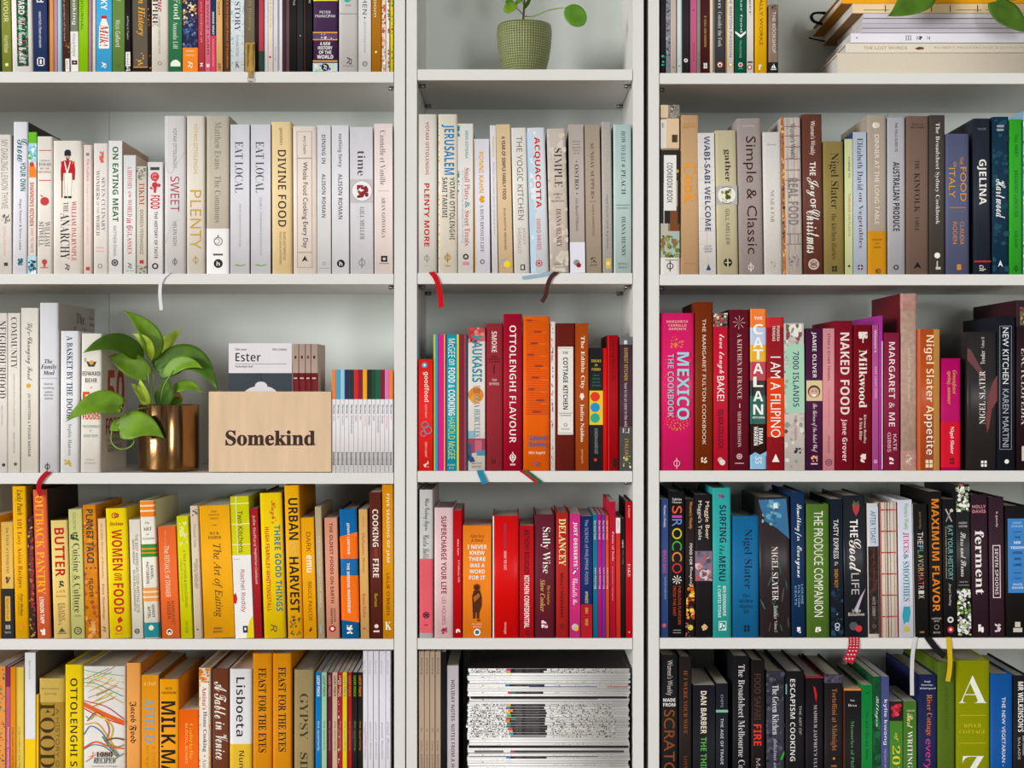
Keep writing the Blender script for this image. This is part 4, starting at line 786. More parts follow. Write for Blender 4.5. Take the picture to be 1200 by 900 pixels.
# ---------------------------------------------------------------- middle bookcase, third shelf
shelf(552, 'red and orange books on the third shelf of the middle bookcase')
b(490.4, 507.4, 421, 'e0302a', 'short bright red book with white lower-case title and blue swirls, middle bookcase', C(.42, 428, 3.2, '3ca4b8'), C(.42, 428, 1.4, 'd8ecec'), V('goodfood', 'M', 'f4e4dc', 436, 471, .52, .42), V('COOK SMART', 's', 'f0c8c0', 474, 490, .52, .15), O(.45, 498, 4.2, '2c9ab0', .22), O(.65, 504, 4.8, '2c9ab0', .2), O(.35, 508, 3.6, '2c9ab0', .24), V('SIMPLY SMART', 's', 'f0c8c0', 518, 536, .52, .15), SCT(.3, .7, 540, 548, ['f0c8c0'], 10, 1.3, 60), d=140)
b(507.8, 548, 392, '1fa0b4', 'thick book with striped spine of magenta, teal, yellow and maroon, middle bookcase', R(0, .05, 392, 553, 'c8c83c'), R(.05, .13, 392, 553, '3a9ab8'), R(.13, .155, 392, 553, '2a3a4c'), R(.155, .315, 392, 553, 'd81f84'), R(.315, .345, 392, 553, 'dcc43c'), R(.345, .385, 392, 553, '3a2c3c'), R(.69, .745, 392, 553, 'd8cc3c'), R(.745, .9, 392, 553, '7a2430'), R(.9, .945, 392, 553, 'b83c64'), R(.945, 1, 392, 553, '2c5a5c'), V('McGEE', 's', 'f0ecdc', 397, 419, .535, .2), V('on', 'I', 'f0ecdc', 421, 428, .535, .17), V('FOOD & COOKING', 'b', 'f6f2e6', 431, 487, .535, .2), V('HAROLD McGEE', 's', 'cddc74', 489, 538, .535, .2), H('HODDER', 's', 'e0e4d0', 545, 2, .53, .22), H('& co', 's', 'e0e4d0', 548.5, 2, .53, .14), k='h', m='g', d=150)
b(548.6, 568.6, 384, 'dfd6d0', 'white book with red, orange and blue painted shapes and teal title, middle bookcase', N(384, 400, 'a83c44'), R(.35, 1, 390, 400, 'c86a64'), SCT(0, 1, 384, 402, ['b84c50', '8a2c38', 'cf8a80'], 14, 3, 61), C(.45, 463, 9, 'd98a3c'), C(.4, 468, 5, 'e0a04c'), R(0, .4, 505, 514, '8ab0c0'), N(514, 531, '9c4458'), R(.4, .8, 516, 531, 'b8687c'), R(0, .2, 520, 540, '3a5a80'), T([(.0, 534), (.3, 536), (.4, 541), (.1, 542)], '2c4a70'), R(.5, 1, 528, 534, '4a8aa8'), V('KAUKASIS', 'b', '2f8a9c', 394, 448, .52, .58), V('THE COOKBOOK', 's', '6a4a3c', 452, 461, .5, .4), V('OLIA HERCULES', 'l', '3a8a9a', 463, 512, .52, .34), H('MITCHELL', 's', '6a625e', 543, 2, .5, .6), H('BEAZLEY', 's', '6a625e', 547, 2, .5, .55), key='kauk')
b(569, 589.4, 379, '9c3640', 'dusty red book with small white title near its top, middle bookcase', V('SMOKE', 'b', 'ead8d4', 388.5, 413, .5, .3), H('NEW', 's', '4a1a20', 418, 2, .5, .35), H('FIREWOOD', 's', '4a1a20', 421, 2, .5, .7), H('COOKING', 's', '4a1a20', 424, 2, .5, .65), R(.46, .52, 428, 438, '4a1a20'), H('TIM', 'M', 'e2cfcb', 445.5, 2.6, .5, .28), H('BYRES', 'M', 'e2cfcb', 450, 2.8, .5, .56), H('R', 'l', '5a1c24', 541, 5, .48, .3), m='l', k='h')
b(589.8, 612, 368, 'a0142f', 'crimson tallest book with large white spaced capitals, middle bookcase', V('OTTOLENGHI FLAVOUR', 'M', 'f0e4e0', 381.5, 519, .5, .35), PHI(.5, 536, 3.8, 'f0e4e0'), O(.5, 538, 3, 'f0e4e0'), R(.36, .64, 543.5, 545.5, 'd8b8b8'), k='h', key='flav')
b(613, 644.4, 371, 'e76a1f', 'wide orange book covered in rows of small text, blue title near the foot', *[R(.1, .1 + (.78 if q % 7 else .5), 375 + q * 2, 375.8 + q * 2, 'c44c1a') for q in range(56)], *[R(.12 + (q * 7 % 10) * .04, .3 + (q * 7 % 10) * .05, 374.6 + q * 13.4, 376.3 + q * 13.4, '8a3a2c') for q in range(9)], H('Lateral', 'b', '4a6a9a', 513, 6.4, .52, .64), H('Cooking', 'b', '4a6a9a', 521.5, 7.4, .52, .68), H('Niki Segnit', 'M', 'f2e2cc', 531, 4.4, .52, .62), V('R', 'I', '3f6a8c', 541, 547, .5, .18), k='h', d=170)
b(645.2, 650.8, 377, 'e2dbd6', 'thin white spine with red stitched thread marks, middle bookcase', SCT(.15, .55, 380, 550, ['b8343c', 'cf8a8a'], 60, .7, 62, 2.4))
b(651.4, 674, 379, '70281f', 'red-brown cloth book with a white paper title panel, middle bookcase', R(.1, .9, 406.5, 509.5, 'e8e4de'), FR(.13, .87, 408, 508, .5, '8a7a74'), H('THE', 'r', '2c2624', 413.4, 2.6, .5, .3), V('COTTAGE KITCHEN', 'b', '262222', 419, 480, .5, .25), R(.16, .84, 484, 484.6, '4a4240'), H('COOKBOOK', 's', '4a4240', 487, 1.8, .5, .6), O(.5, 498, 2, '4a4240'), H('POTTER', 's', '4a4240', 503, 1.8, .5, .4), k='h', m='l')
b(674.6, 690, 379, 'ab4f1c', 'brown-orange book with white serif lettering and a white dot, middle bookcase', V('The Edible City', 'r', 'f0e2cf', 394, 456, .54, .36), T([(.4, 461), (.6, 461), (.68, 465), (.5, 469.5), (.32, 465)], 'f0e2cf'), V('Indira Naidoo', 'r', 'f0e2cf', 474, 518, .52, .28), V('penguin', 's', 'e0b890', 527, 543, .5, .2), l=-.5)
b(690.6, 706.6, 408, '26262a', 'short black book with a yellow panel of coloured discs, middle bookcase', H('IDEAS', 'M', 'd9b83c', 423, 3, .5, .72), H('IN', 'M', 'd9b83c', 428, 2.4, .5, .2), H('FOOD', 'M', 'd9b83c', 433, 3, .5, .64), H('GREAT', 's', '3c8a6a', 440, 2, .5, .45), H('RECIPES', 's', '3c8a6a', 444, 2, .5, .55), H('AND WHY', 's', '3c8a6a', 448, 2, .5, .6), H('THEY WORK', 's', '3c8a6a', 452, 2, .5, .7), R(0, 1, 458, 498, 'e6c23c'), C(.42, 465, 5.6, 'd8402c'), C(.42, 477.5, 5.6, '2c94c8'), C(.42, 490, 5.6, '3aa88a'), V('AKI KAMOZAWA & ALEXANDER TALBOT', 's', '9aa09a', 502, 532, .5, .24), C(.45, 539, 1.8, 'c8402c'), d=150)
b(706.8, 711.4, 408, 'd8201c', 'thin bright red spine beside the black book with coloured discs', d=150)
b(711.6, 725.2, 393, 'a40f18', 'deep red slim book with dark lettering, second last on the middle third shelf', V('food & the flavor of life', 'l', '5a0a12', 398, 446, .55, .3), R(.5, .85, 537, 548, '2c1214'), R(.08, .16, 393, 552, 'c83038'), l=-.4, cov='4a1c1e', k='h')
b(726, 741.1, 395, '4a3440', 'dark purple-grey book with yellow and white lettering, last on the middle third shelf', N(395, 404, '6a6a70'), N(500, 553, '4f4c4a'), R(.34, .6, 399, 403.5, 'd9d4d0'), V('EVEREST KITCHEN', 'M', 'c9a83c', 408, 446, .5, .28), V('how to be an eater in the wild', 's', 'dcc8c8', 449, 500, .5, .26), H('EJ', 'l', 'e0d8d4', 505, 6, .5, .6), V('ITALIAN', 'M', 'b89c44', 514, 538, .55, .26), SCT(.25, .9, 534, 549, ['c8c82c', 'e0dcd4', '6a7a4a'], 14, 1.6, 63), m='w')

# ---------------------------------------------------------------- middle bookcase, fourth shelf
shelf(748, 'red books on the fourth shelf of the middle bookcase')
b(491.2, 507.6, 574, 'c6c4c2', 'tall book grey above and salmon pink below, leftmost of the red shelf', N(655, 742, 'd9626c'), V('When Cooking Begins', 'c', '4a484a', 584, 622, .5, .5), V('Carla Lalli', 'c', '4a484a', 627, 655, .5, .45), O(.5, 721, 4, '5a2a34', .3), R(.36, .64, 719, 723, '5a2a34'), R(.36, .64, 732, 733, '5a2a34'), k='h', d=200)
b(508.8, 531.4, 595, 'e0c3c4', 'pale pink book with dark red title SUPERCHARGE YOUR LIFE, middle bookcase', V('SUPERCHARGE YOUR LIFE', 'b', '8a2438', 605, 696, .5, .28), V('LEE HOLMES', 's', 'a04a58', 700, 732, .5, .2), SCT(.36, .66, 735, 743, ['a02438'], 12, 1.6, 64), k='h')
b(532, 541.2, 598, 'c00e1c', 'slim red book with small white lettering right of the pale pink one', V('nina katz', 'l', 'f0d4d0', 632, 651, .55, .24), V('A Culinary Life', 'l', 'f0d4d0', 656, 683, .6, .28), SCT(.25, .8, 737, 742, ['f0e4e0'], 8, 1.4, 65), d=150)
b(542.4, 576, 616, 'ee8830', 'orange paperback with stacked white title lines and a brown figure drawing', H('Adam Jacot', 'i', '6a3414', 628, 4, .5, .5), H('de Boinod', 'i', '6a3414', 633, 4, .5, .42), H('I NEVER', 'b', 'f8f0e2', 641, 4.8, .5, .68), H('KNEW', 'b', 'f8f0e2', 648, 4.8, .5, .52), H('THERE', 'b', 'f8f0e2', 655.2, 4.8, .5, .58), H('WAS A', 'b', 'f8f0e2', 662.6, 4.8, .5, .52), H('WORD', 'b', 'f8f0e2', 669.8, 4.8, .5, .54), H('FOR IT', 'b', 'f8f0e2', 677, 4.8, .5, .56),
  T([(.42, 692), (.36, 689), (.38, 685.5), (.5, 684), (.6, 686), (.61, 690), (.56, 692)], '7a3c1c'), C(.49, 689, 2.6, '4a2410'), T([(.38, 692), (.6, 692), (.66, 700), (.66, 710), (.58, 718), (.34, 718), (.33, 706), (.32, 699)], '54280f'), R(.35, .44, 718, 725, '54280f'), R(.48, .57, 718, 725, '54280f'), T([(.5, 726), (.6, 726), (.6, 728), (.5, 728)], '54280f'), T([(.36, 700), (.56, 695), (.6, 699), (.4, 706)], 'a8682c'), H('Penguin', 's', 'f4dcc0', 731.5, 2, .5, .35), H('Reference', 's', 'f4dcc0', 734.6, 1.8, .5, .28), C(.5, 741, 4, 'f0ece4'), C(.5, 741, 2.5, '2a6a8a'), d=120)
b(577.2, 608.2, 605, 'd4060f', 'wide plain red book with white jacket edges and tiny lettering, middle bookcase', R(0, .05, 605, 749, 'e6dfda'), V('NIGELLA LAWSON', 'M', '6a4a70', 614, 643, .48, .1), V('HOW TO EAT', 'M', 'f0d0cc', 646, 668, .48, .1), V('vintage', 'M', 'e8b8b4', 729, 743, .48, .12), k='h', m='g', d=150)
b(609, 625.6, 616, 'bd1a25', 'red paperback with black and white condensed capitals, middle bookcase', V('ANTHONY BOURDAIN', 'b', '2c1214', 620.5, 673, .5, .36), V('KITCHEN CONFIDENTIAL', 'b', 'f2e4e0', 674.5, 736, .5, .36), V('R', 'I', '3a1416', 739, 745, .55, .3), d=125)
b(626.4, 650.2, 603, '6a2434', 'plum book with white serif name and gold italic subtitle, middle bookcase', V('Sally Wise', 'l', 'f0e8e4', 618, 672, .54, .48), V('The Complete', 'q', 'c89a54', 686, 709, .68, .16), V('Slow Cooker', 'q', 'd0a45c', 679, 717, .4, .24), SCT(.34, .68, 727, 736, ['c8c8dc', 'c84a58', 'e8e4e4'], 14, 1.8, 66), k='h', m='m')
b(651.6, 666.4, 601, 'b42c2a', 'red book with cream title of serif capitals and black headbands, middle bookcase', V('DELANCEY', 'r', 'f2dc9c', 608, 663, .5, .56), V('MOLLY WIZENBERG', 'b', '3c1214', 672, 724, .46, .22), PHI(.45, 734, 2.4, '6a1a1c'), k='h')
b(667.6, 680.2, 602, 'd03c88', 'hot pink book with white capitals and script lettering, middle bookcase', V('JUST DESSERTS', 'b', 'f6eaf0', 612, 664, .5, .42), SCT(.3, .75, 666, 673, ['2c2a3a', 'f0e0e8'], 12, 1.4, 67), V('Charlotte', 'c', 'f6e4ee', 678, 700, .5, .5), V('Ree', 'c', 'f6e4ee', 702, 709, .5, .4), C(.46, 713, 1.6, 'd83c3c'), C(.5, 735, 4, 'c0b8b4'), C(.62, 737, 2.6, 'd8b03c'))
b(680.8, 694.2, 605, '1d2f66', 'navy book with red lower part and pale lettering, middle bookcase', N(708.5, 749, 'aa1a28'), V('The SCIENCE of PHILIPPINE FOODS', 's', 'a8b4cc', 609, 685, .5, .3), V('AMANDO', 'n', 'dcd0a8', 693, 707, .5, .28), V('2004', 'M', 'e0b45c', 712, 719, .5, .25), V('1932', 'M', 'e0b45c', 725, 733, .5, .25))
TH = [(695.2, 700.8, 603, '0b7a98', 'teal'), (701, 705.6, 603, 'b81f80', 'magenta'), (705.8, 710.2, 603, '7c3c98', 'purple'), (710.4, 714.2, 604, 'd9542c', 'orange-red')]
for i, (x0, x1, tp, c, nm) in enumerate(TH):
    b(x0, x1, tp, c, 'thin %s spine in the run of slim books, middle bookcase fourth shelf' % nm, V('the best food', 's', 'e8dce4', 610, 632, .5, .5), V('writing', 's', 'e8dce4', 665, 690, .5, .5), l=-.7)
b(714.4, 722, 588, 'b81f38', 'taller slim crimson book with small white lettering, among thin spines', V('Pasta of Italy', 'l', 'f0d8d8', 623, 658, .55, .35), V('everyday recipes', 's', 'e0b0b4', 664, 704, .5, .25), l=-.6)
b(722.4, 727.6, 607, 'd0402f', 'thin red-orange spine with a white top, beside a thin black one', N(607, 625, 'e4dcd8'), V('abc', 's', '6a5a58', 610, 620, .5, .4), l=-.6)
b(727.8, 733, 608, '1f1d22', 'thin black spine with small white lettering, second last of the red shelf', V('Gabriel', 'M', 'e0dcd8', 633, 642, .5, .4), V('the egg', 's', '8a8888', 645, 661, .5, .3), l=-.5)
b(733.4, 741.3, 588, 'c00f20', 'slim bright red book with tiny white lettering, last of the red shelf', V('A STORY', 's', 'f0d0cc', 592, 607, .5, .25), V('FAKE', 'l', 'f2dcd8', 661, 676, .5, .36), C(.5, 741, 1, 'e0a0a0'), k='h', cov='2c2828', l=-.4)

# ---------------------------------------------------------------- middle bookcase, fifth shelf
shelf(981, 'things on the fifth shelf of the middle bookcase')
for i, (x0, x1, w_) in enumerate([(490.8, 497.2, 'leftmost'), (497.4, 503.6, 'second'), (503.8, 509.8, 'third'), (510, 516.6, 'rightmost')]):
    b(x0, x1, 763.6, 'b19c88', 'tall beige magazine with dark lettering, %s of four beside the divider' % w_, V('KINFOLK', 'l', '4a3e34', 771, 791, .5, .3), V('VOL', 's', '5a4c40', 853, 858, .5, .3), V('the slow issue', 's', '5a4c40', 868, 880, .5, .3), V('autumn', 's', '5a4c40', 884, 900, .5, .3), d=215, name='magazine', cat='magazine', group='beige magazines at the left end of the middle bottom shelf', pg=M_PAGEG)
b(517, 523, 764, '161416', 'thin tall black spine between the beige magazines and the mauve-grey book', d=215)
b(523.6, 537.6, 780, 'c3bac0', 'mauve-grey book with black condensed capitals reading down, left of the magazine pile', V('HOLIDAY NOTES: NOTES FROM A HOLIDAY ALBUM', 'M', '2c282c', 797, 945, .5, .3), d=225, cov='3a3436')

ORD = ['topmost', 'second', 'third', 'fourth', 'fifth', 'sixth', 'seventh', 'eighth', 'ninth', 'tenth', 'eleventh', 'twelfth', 'thirteenth', 'fourteenth', 'fifteenth', 'sixteenth', 'seventeenth', 'eighteenth', 'nineteenth', 'twentieth']
ORD += ['twenty-' + o for o in ['first'] + ORD[1:9]] + ['thirtieth'] + ['thirty-' + o for o in ['first'] + ORD[1:9]] + ['fortieth'] + ['forty-' + o for o in ['first'] + ORD[1:9]] + ['fiftieth'] + ['fifty-' + o for o in ['first'] + ORD[1:9]] + ['sixtieth'] + ['sixty-' + o for o in ['first'] + ORD[1:9]]
TAB = {'P': ('d8288a', 'pink'), 'Y': ('e0b42c', 'yellow'), 'B': ('2c7cc0', 'blue'), 'O': ('e8942c', 'orange'), 'G': ('2cb86a', 'green'), 'R': ('c83c44', 'red'), 'T': ('2c7a70', 'teal'), 'S': ('e8843c', 'light orange'), 'L': ('2a96d0', 'bright blue'), 'D': ('1c8a5c', 'dark green')}
CODES = 'P Y w w w w B w w R w k w w Y B O Y G R S D T P Y L l w w w k w r w L w w w'.split() + ['w'] * 27
ART = set(range(14, 27)) | {0, 1}
yy = 783.0
RS = random.Random(11)
NST = len(CODES)
step = (979.2 - yy) / NST
M_COMIC = M_GLOSS
for i, cd in enumerate(CODES):
    x0 = 549 + RS.uniform(-1.5, 1.2) - (1.5 if 14 <= i <= 26 else 0)
    x1 = 737.5 + RS.uniform(-1.6, 1.2)
    its = []
    col = RS.choice(['dfdedd', 'e6e5e4', 'd9d8d8', 'e2e0df'])
    def X(a): return a
    if i < 40:
        if i in ART:
            its.append(SCT(.08, .92, x0 + 3, 596, ['2c2a2a', '8a8682', '6a6662', 'b8b4b0', 'c8c4c0'], 46, .95, 200 + i))
            its.append(SCT(.08, .92, 644, 722, ['2c2a2a', '6a6662', '8a7a70', 'aaa6a2', 'c4c0bc'], 56, .95, 300 + i))
        else:
            if cd in 'wr': its.append(SCT(.3, .6, x0 + 12, 600, ['8a8a90', 'b0aeb0', '7a7ab0'], 22, .4, 400 + i))
            if i % 3 == 0: its.append(R(.3, .7, 565, 566.6, RS.choice(['c83c44', 'c83c44', '3c8a5c'])))
            if cd in TAB or i % 4 == 1: its.append(SCT(.2, .8, 648, 720, ['9a9690', '6a6460', 'b0a8a0'], 40, .5, 500 + i))
        if cd in TAB:
            o_ = RS.uniform(-2.5, 2.5)
            its += [R(.05, .95, 594 + o_, 599 + o_, TAB[cd][0]), R(.05, .95, 599 + o_, 638.5 + RS.uniform(-2, 3), '2a2829'), V('LUCKY', 's', 'b0acaa', 604, 612, .5, .3), V('PEACH QUARTERLY', 's', '9a9694', 616, 632, .5, .3)]
        if cd == 'R': its.append(R(.05, .95, 599, 604, '1c8a5c'))
        if cd == 'k': its.append(R(0, 1, x0 + 1, x1 - 1, '1f1c1e'))
        if cd == 'l': its += [R(.05, .95, 598, 640, '8a8888')]
        if cd == 'r': its += [R(.1, .9, 556, 590, '6a6668'), R(.1, .9, 598, 603, 'c02c5c'), R(.1, .9, 603, x1 - 6, '3a3638')]
        if i == 7: its += [R(.6, 1, 620, 700, '5a6a9a'), R(.6, 1, 712, 736, 'a05a4a')]
        if i in (12, 34): its.append(R(.75, 1, x0 + 2, 700, '4a3a4a'))
    lab = 'white magazine, %s from the top of the flat pile' % ORD[i] if i else 'white magazine with a pink tab, topmost of the flat pile'
    if cd in TAB and i: lab = 'white magazine with %s %s tab, %s from the top of the flat pile' % ('an' if TAB[cd][1][0] == 'o' else 'a', TAB[cd][1], ORD[i])
    elif cd == 'k': lab = 'magazine with a black spine, %s from the top of the flat pile' % ORD[i]
    elif cd == 'r': lab = 'magazine with a grey and black spine, %s from the top of the flat pile' % ORD[i]
    flat_book(x0, x1, yy, yy + step, col, lab, *its, yo=0.004 + RS.random() * .007, d=215 + RS.uniform(-3, 3), name='magazine', cat='magazine', group='magazines in the flat pile', m='g',
              cov='3a3230' if i == 0 else None, rz=RS.uniform(-.006, .006))
    yy += step
# ---------------------------------------------------------------- right bookcase, top shelf
shelf(85.6, 'books on the top shelf of the right bookcase')
b(774, 780, -40, '262326', 'thin black spine with tiny turquoise marks, first on the right top shelf', SCT(.2, .75, 61, 77, ['2cc0a0'], 14, 1.2, 70))
b(780.2, 785.6, -38, '8a8f9c', 'thin mottled grey-blue spine, second on the right top shelf', SCT(0, 1, -30, 84, ['6a7080', 'a8aeb8', '4a4e5c'], 50, 1.6, 71), m='d')
b(785.8, 792.6, -36, 'c2b6a8', 'thin beige grey spine right of the mottled one, right top shelf', C(.5, 79, .9, '6a625a'))
b(793, 799.2, -38, 'd6dcdc', 'thin pale grey spine left of the charcoal book, right top shelf', R(.25, .75, 77, 78.2, '7a8488'), R(.8, 1, -38, 84, 'a8b0b2'))
b(799.6, 808, -40, '2c2c2e', 'charcoal slim book with a white ring near its foot, right top shelf', C(.5, 71, 2.3, 'e4e2e0'), C(.5, 71, 1, '3a3a3c'))
b(808.4, 816.8, -44, 'c06488', 'pink slim book with tiny dark lettering, right top shelf', V('fermenting', 's', '7a3450', 50, 72, .55, .2), C(.5, 12, .8, '7a3450'))
b(817, 821, -38, '8a9080', 'thin grey-green spine between pink and maroon books, right top shelf', V('grains', 's', '5a604e', 62, 80, .5, .4))
b(821.4, 831.6, -46, '4c1c22', 'dark maroon book with yellow lettering and a white emblem, right top shelf', V('B. KOUL AND KANOON', 's', 'd8b43c', 19, 55, .5, .25), R(.3, .48, 74, 77, 'e0d8d0'), R(.52, .72, 74, 77, 'e0d8d0'), R(.3, .48, 77.6, 80.4, 'e0d8d0'), R(.52, .72, 77.6, 80.4, 'e0d8d0'))
b(832, 837.8, -40, 'e0d3bd', 'thin cream spine left of the dark grey book, right top shelf', R(.55, 1, -40, 85, '7a7266'))
b(838.2, 849.2, -44, '45454a', 'dark grey paperback with pale serif lettering and an orange oval emblem', V('Wilson', 'l', 'c8c4be', -30, 10, .5, .4), V('Consider the Fork', 'l', 'cfcac4', 14, 55, .5, .42), C(.5, 76, 3.4, 'd8703c'), C(.5, 76, 2.4, 'eee6da'), C(.5, 76.5, 1.4, '2c2826'))
b(849.6, 852.2, -36, 'c49a6c', 'thin tan sliver between dark grey and white paperbacks, right top shelf')
b(852.4, 860, -42, 'ddd6cb', 'white paperback with black spaced capitals and an orange emblem, right top shelf', V('THE STORY OF THE BRITISH PASSION', 's', '4a4644', -60, 67, .5, .38), C(.5, 76, 2.8, 'd88a3c'), C(.5, 76, 1.8, 'eee6da'))
b(861, 874.6, -50, '0d5c44', 'dark green paperback with a white chevron and red dot, right top shelf', V('good grammar food', 'M', 'd9e6da', -60, 38, .55, .24), T([(.04, 36.5), (.5, 41), (.96, 36.5), (.96, 39), (.5, 44.6), (.04, 39)], 'eef2ec'), V('TRUSSONS', 's', '9cc4ae', 47, 68, .5, .18), C(.5, 76, 2.6, 'f0e4de'), C(.5, 76, 1.8, 'd83a34'), R(.3, .7, 80, 81, '6a9c84'))
b(875, 883.2, -40, 'ddd9d3', 'white paperback with a red and black oval emblem, right top shelf', V('Julia Roger', 'l', '5a5654', -50, 18, .5, .42), R(.1, .85, 72, 74, '4a4a5a'), C(.42, 79, 2.9, '8a2a30'), C(.42, 79, 1.8, 'e8e2da'))
b(884.8, 899.2, -48, 'e0ae0e', 'bright yellow book with brown capitals, second last standing on the right top shelf', V('WHEN ART REALLY WORKS', 'n', '6a4c0c', -60, 53, .5, .26), SCT(.3, .7, 76, 82, ['f4ead0'], 8, 1.8, 72), k='h')
b(900.8, 912.2, 5.4, '8f7d70', 'brown slim book with black foot and white sail, last standing, right top shelf', N(73, 86, '1c1a1b'), V('THE BOOKSHOP', 'n', 'd9cfc6', 14, 62, .55, .36), V('STREET FOOD OF', 'n', '3a302c', 17, 60, .8, .2), SCT(.3, .8, 6, 12, ['3a302c'], 6, 1.2, 73), T([(.5, 74.5), (.75, 80), (.5, 80)], 'f0ece6'), T([(.45, 76), (.45, 80), (.25, 80)], 'f0ece6'), R(.2, .8, 81, 82, 'f0ece6'), k='h')
G_ = 'books lying flat on the right top shelf'
flat_book(981, 1300, 62, 87.3, 'cdc3b3', 'thick cream cloth book lying at the bottom of the flat stack, right top shelf', zy=.013, yo=.012, d=190, k='h', m='l', group=G_)
flat_book(991, 1298, 50.2, 61.8, 'd6cfc1', 'cream book lying flat with gold capitals and a tiny painted bird, right top shelf', V('THE LOST WORDS', 'n', 'b89a68', 1012, 1063, .5, .3), T([(.45, 1072), (.62, 1077), (.55, 1083), (.35, 1081), (.3, 1075)], '6a4a34'), T([(.35, 1078), (.45, 1083), (.3, 1082)], 'c08a3c'), V('ROBERT MACFARLANE & JACKIE MORRIS', 'n', 'c0a67a', 1095, 1218, .5, .27), zy=.013, yo=.014, d=195, k='h', m='l', group=G_)
flat_book(997, 1300, 38.6, 50, 'd8d5de', 'white book lying flat with small dark marks on its spine, right top shelf', R(.45, .55, 1003, 1005, '4a4a54'), V('III', 's', '4a4a54', 1061, 1068, .5, .5), SCT(.3, .7, 1074, 1081, ['4a4a54'], 8, 1.5, 74), V('14', 's', '4a4a54', 1086, 1090, .5, .36), zy=.013, yo=.014, d=200, group=G_)
flat_book(1009, 1302, 33, 38.4, 'b9b4bc', 'lowest of four pale thin magazines fanned in the flat stack, right top shelf', zy=.013, yo=.014, d=200, group=G_, name='magazine', cat='magazine', pg=M_PAGEG)
flat_book(1010, 1300, 27.2, 32.8, 'b3aeb6', 'second lowest of four pale thin magazines in the flat stack, right top shelf', zy=.013, yo=.013, d=200, group=G_, name='magazine', cat='magazine')
flat_book(1011, 1301, 21.4, 27, 'bcb7bf', 'second from top of four pale thin magazines in the flat stack, right top shelf', zy=.013, yo=.015, d=200, group=G_, name='magazine', cat='magazine')
flat_book(1012, 1302, 15.6, 21.2, 'c2bdc4', 'topmost of four pale thin magazines in the flat stack, right top shelf', zy=.013, yo=.013, d=200, group=G_, name='magazine', cat='magazine')
flat_book(999, 1305, 4, 15.4, 'd9c39a', 'cream patterned book with black strokes lying above the pale magazines, right top shelf', *[R(.15, .85, q, q + 1, '3a3a3a') for q in (1037, 1091, 1113, 1145, 1176, 1204)], *[R(.3, .36, q, q + 30, '6a6a5a') for q in (1012, 1046, 1120, 1155)], zy=.013, yo=.014, d=238, cov='a8845c', group=G_)
flat_book(986.5, 1305, -8, 3.8, 'dc9a1c', 'mustard yellow album with black elastic loop, highest book of the flat stack', zy=.013, yo=.016, d=236, k='h', cov='a8741a', group=G_)

# ---------------------------------------------------------------- right bookcase, second shelf
shelf(321.6, 'pale and dark books on the second shelf of the right bookcase')
b(774, 796.4, 123, '9a8468', 'book whose spine shows small photographs of book spines with a pasted white label', R(0, .4, 123, 138, 'd3bfa2'), R(.4, 1, 123, 138, '8a857c'), SCT(.42, .98, 123, 138, ['3a3836', 'cfcac2', '5a5650'], 60, .9, 75), R(0, .3, 140, 174, 'd6d2cc'), R(.02, .2, 144, 150, '2c2c34'), R(.3, .98, 139, 174, 'd6bd9c'), R(.6, .9, 158, 167, '4a3a2c'), R(0, 1, 176, 262, '2c2824'), R(0, .2, 215, 262, 'cfc6b8'), R(.75, 1, 192, 214, '5a7a2c'), SCT(.78, 1, 190, 214, ['c8a02c', '3a4a1c'], 12, 2, 76), R(.75, 1, 214, 242, 'c09a74'), R(.5, 1, 242, 271, '7a4a2c'), R(0, .4, 262, 302, 'b8b4a8'), R(.4, 1, 271, 302, 'a8b8b0'), SCT(0, 1, 276, 302, ['6a7a3c', '4a5a2c', '8a9a5c', '8a6a4c'], 40, 3, 77), N(302, 322, 'dad6d2'), R(.25, .9, 304.5, 305.5, '7a7674'), PHI(.5, 312, 4, '4a4644'), R(.17, .83, 182, 247, 'e2e0de'), V('COOKBOOK BOOK', 'M', '3a3836', 191, 238, .48, .3), k='h')
b(797, 819.2, 135, 'cba882', 'kraft brown book with embossed orange title lettered Cook, right bookcase', H('STEVE', 'M', 'c88a4a', 145.5, 2.6, .48, .6), H('SUMPTER', 'M', 'c88a4a', 149, 2.4, .48, .7), V('Cook', 'r', 'e8a03c', 191, 238, .5, .62), R(.2, .8, 309, 310, 'b08a5c'), k='h', m='l')
b(819.8, 839.4, 156, 'e1dedb', 'white grid-textured book with navy capitals lettered WABI-SABI WELCOME', *[R(0, 1, q, q + .6, 'cfc9c4') for q in range(166, 318, 15)], R(.45, .47, 158, 320, 'd4cfca'), V('WABI-SABI WELCOME', 'M', '24406c', 160, 271, .54, .34), H('JULIE', 's', '5a7094', 289, 2, .52, .4), H('POINTER', 's', '5a7094', 292, 2, .52, .5), H('ADAMS', 's', '5a7094', 295, 2, .52, .45), T([(.4, 317), (.53, 310), (.68, 317)], '24406c'), l=-2.2)
b(840.6, 865.6, 153, 'c6bd9e', 'olive beige book with round photo of a green dish between two words, right bookcase', V('gather', 'r', '34322a', 175.5, 213, .54, .34), R(0, 1, 218, 240, 'b4b2ac'), C(.5, 229, 10.4, 'e6e4de'), O(.5, 229, 10.4, '6a6e78', .1), SCT(.24, .76, 222, 237, ['8a9a4c', 'c8c48c', '4a5a2c', 'd8d4b0'], 26, 2.2, 78), V('GILL MELLER', 's', '5a564a', 245, 287, .52, .17), C(.5, 308, 5, '26241f'), R(.47, .53, 303, 313, 'c6bd9e'), R(.36, .64, 307.5, 308.6, 'c6bd9e'), l=-2.8, k='h')
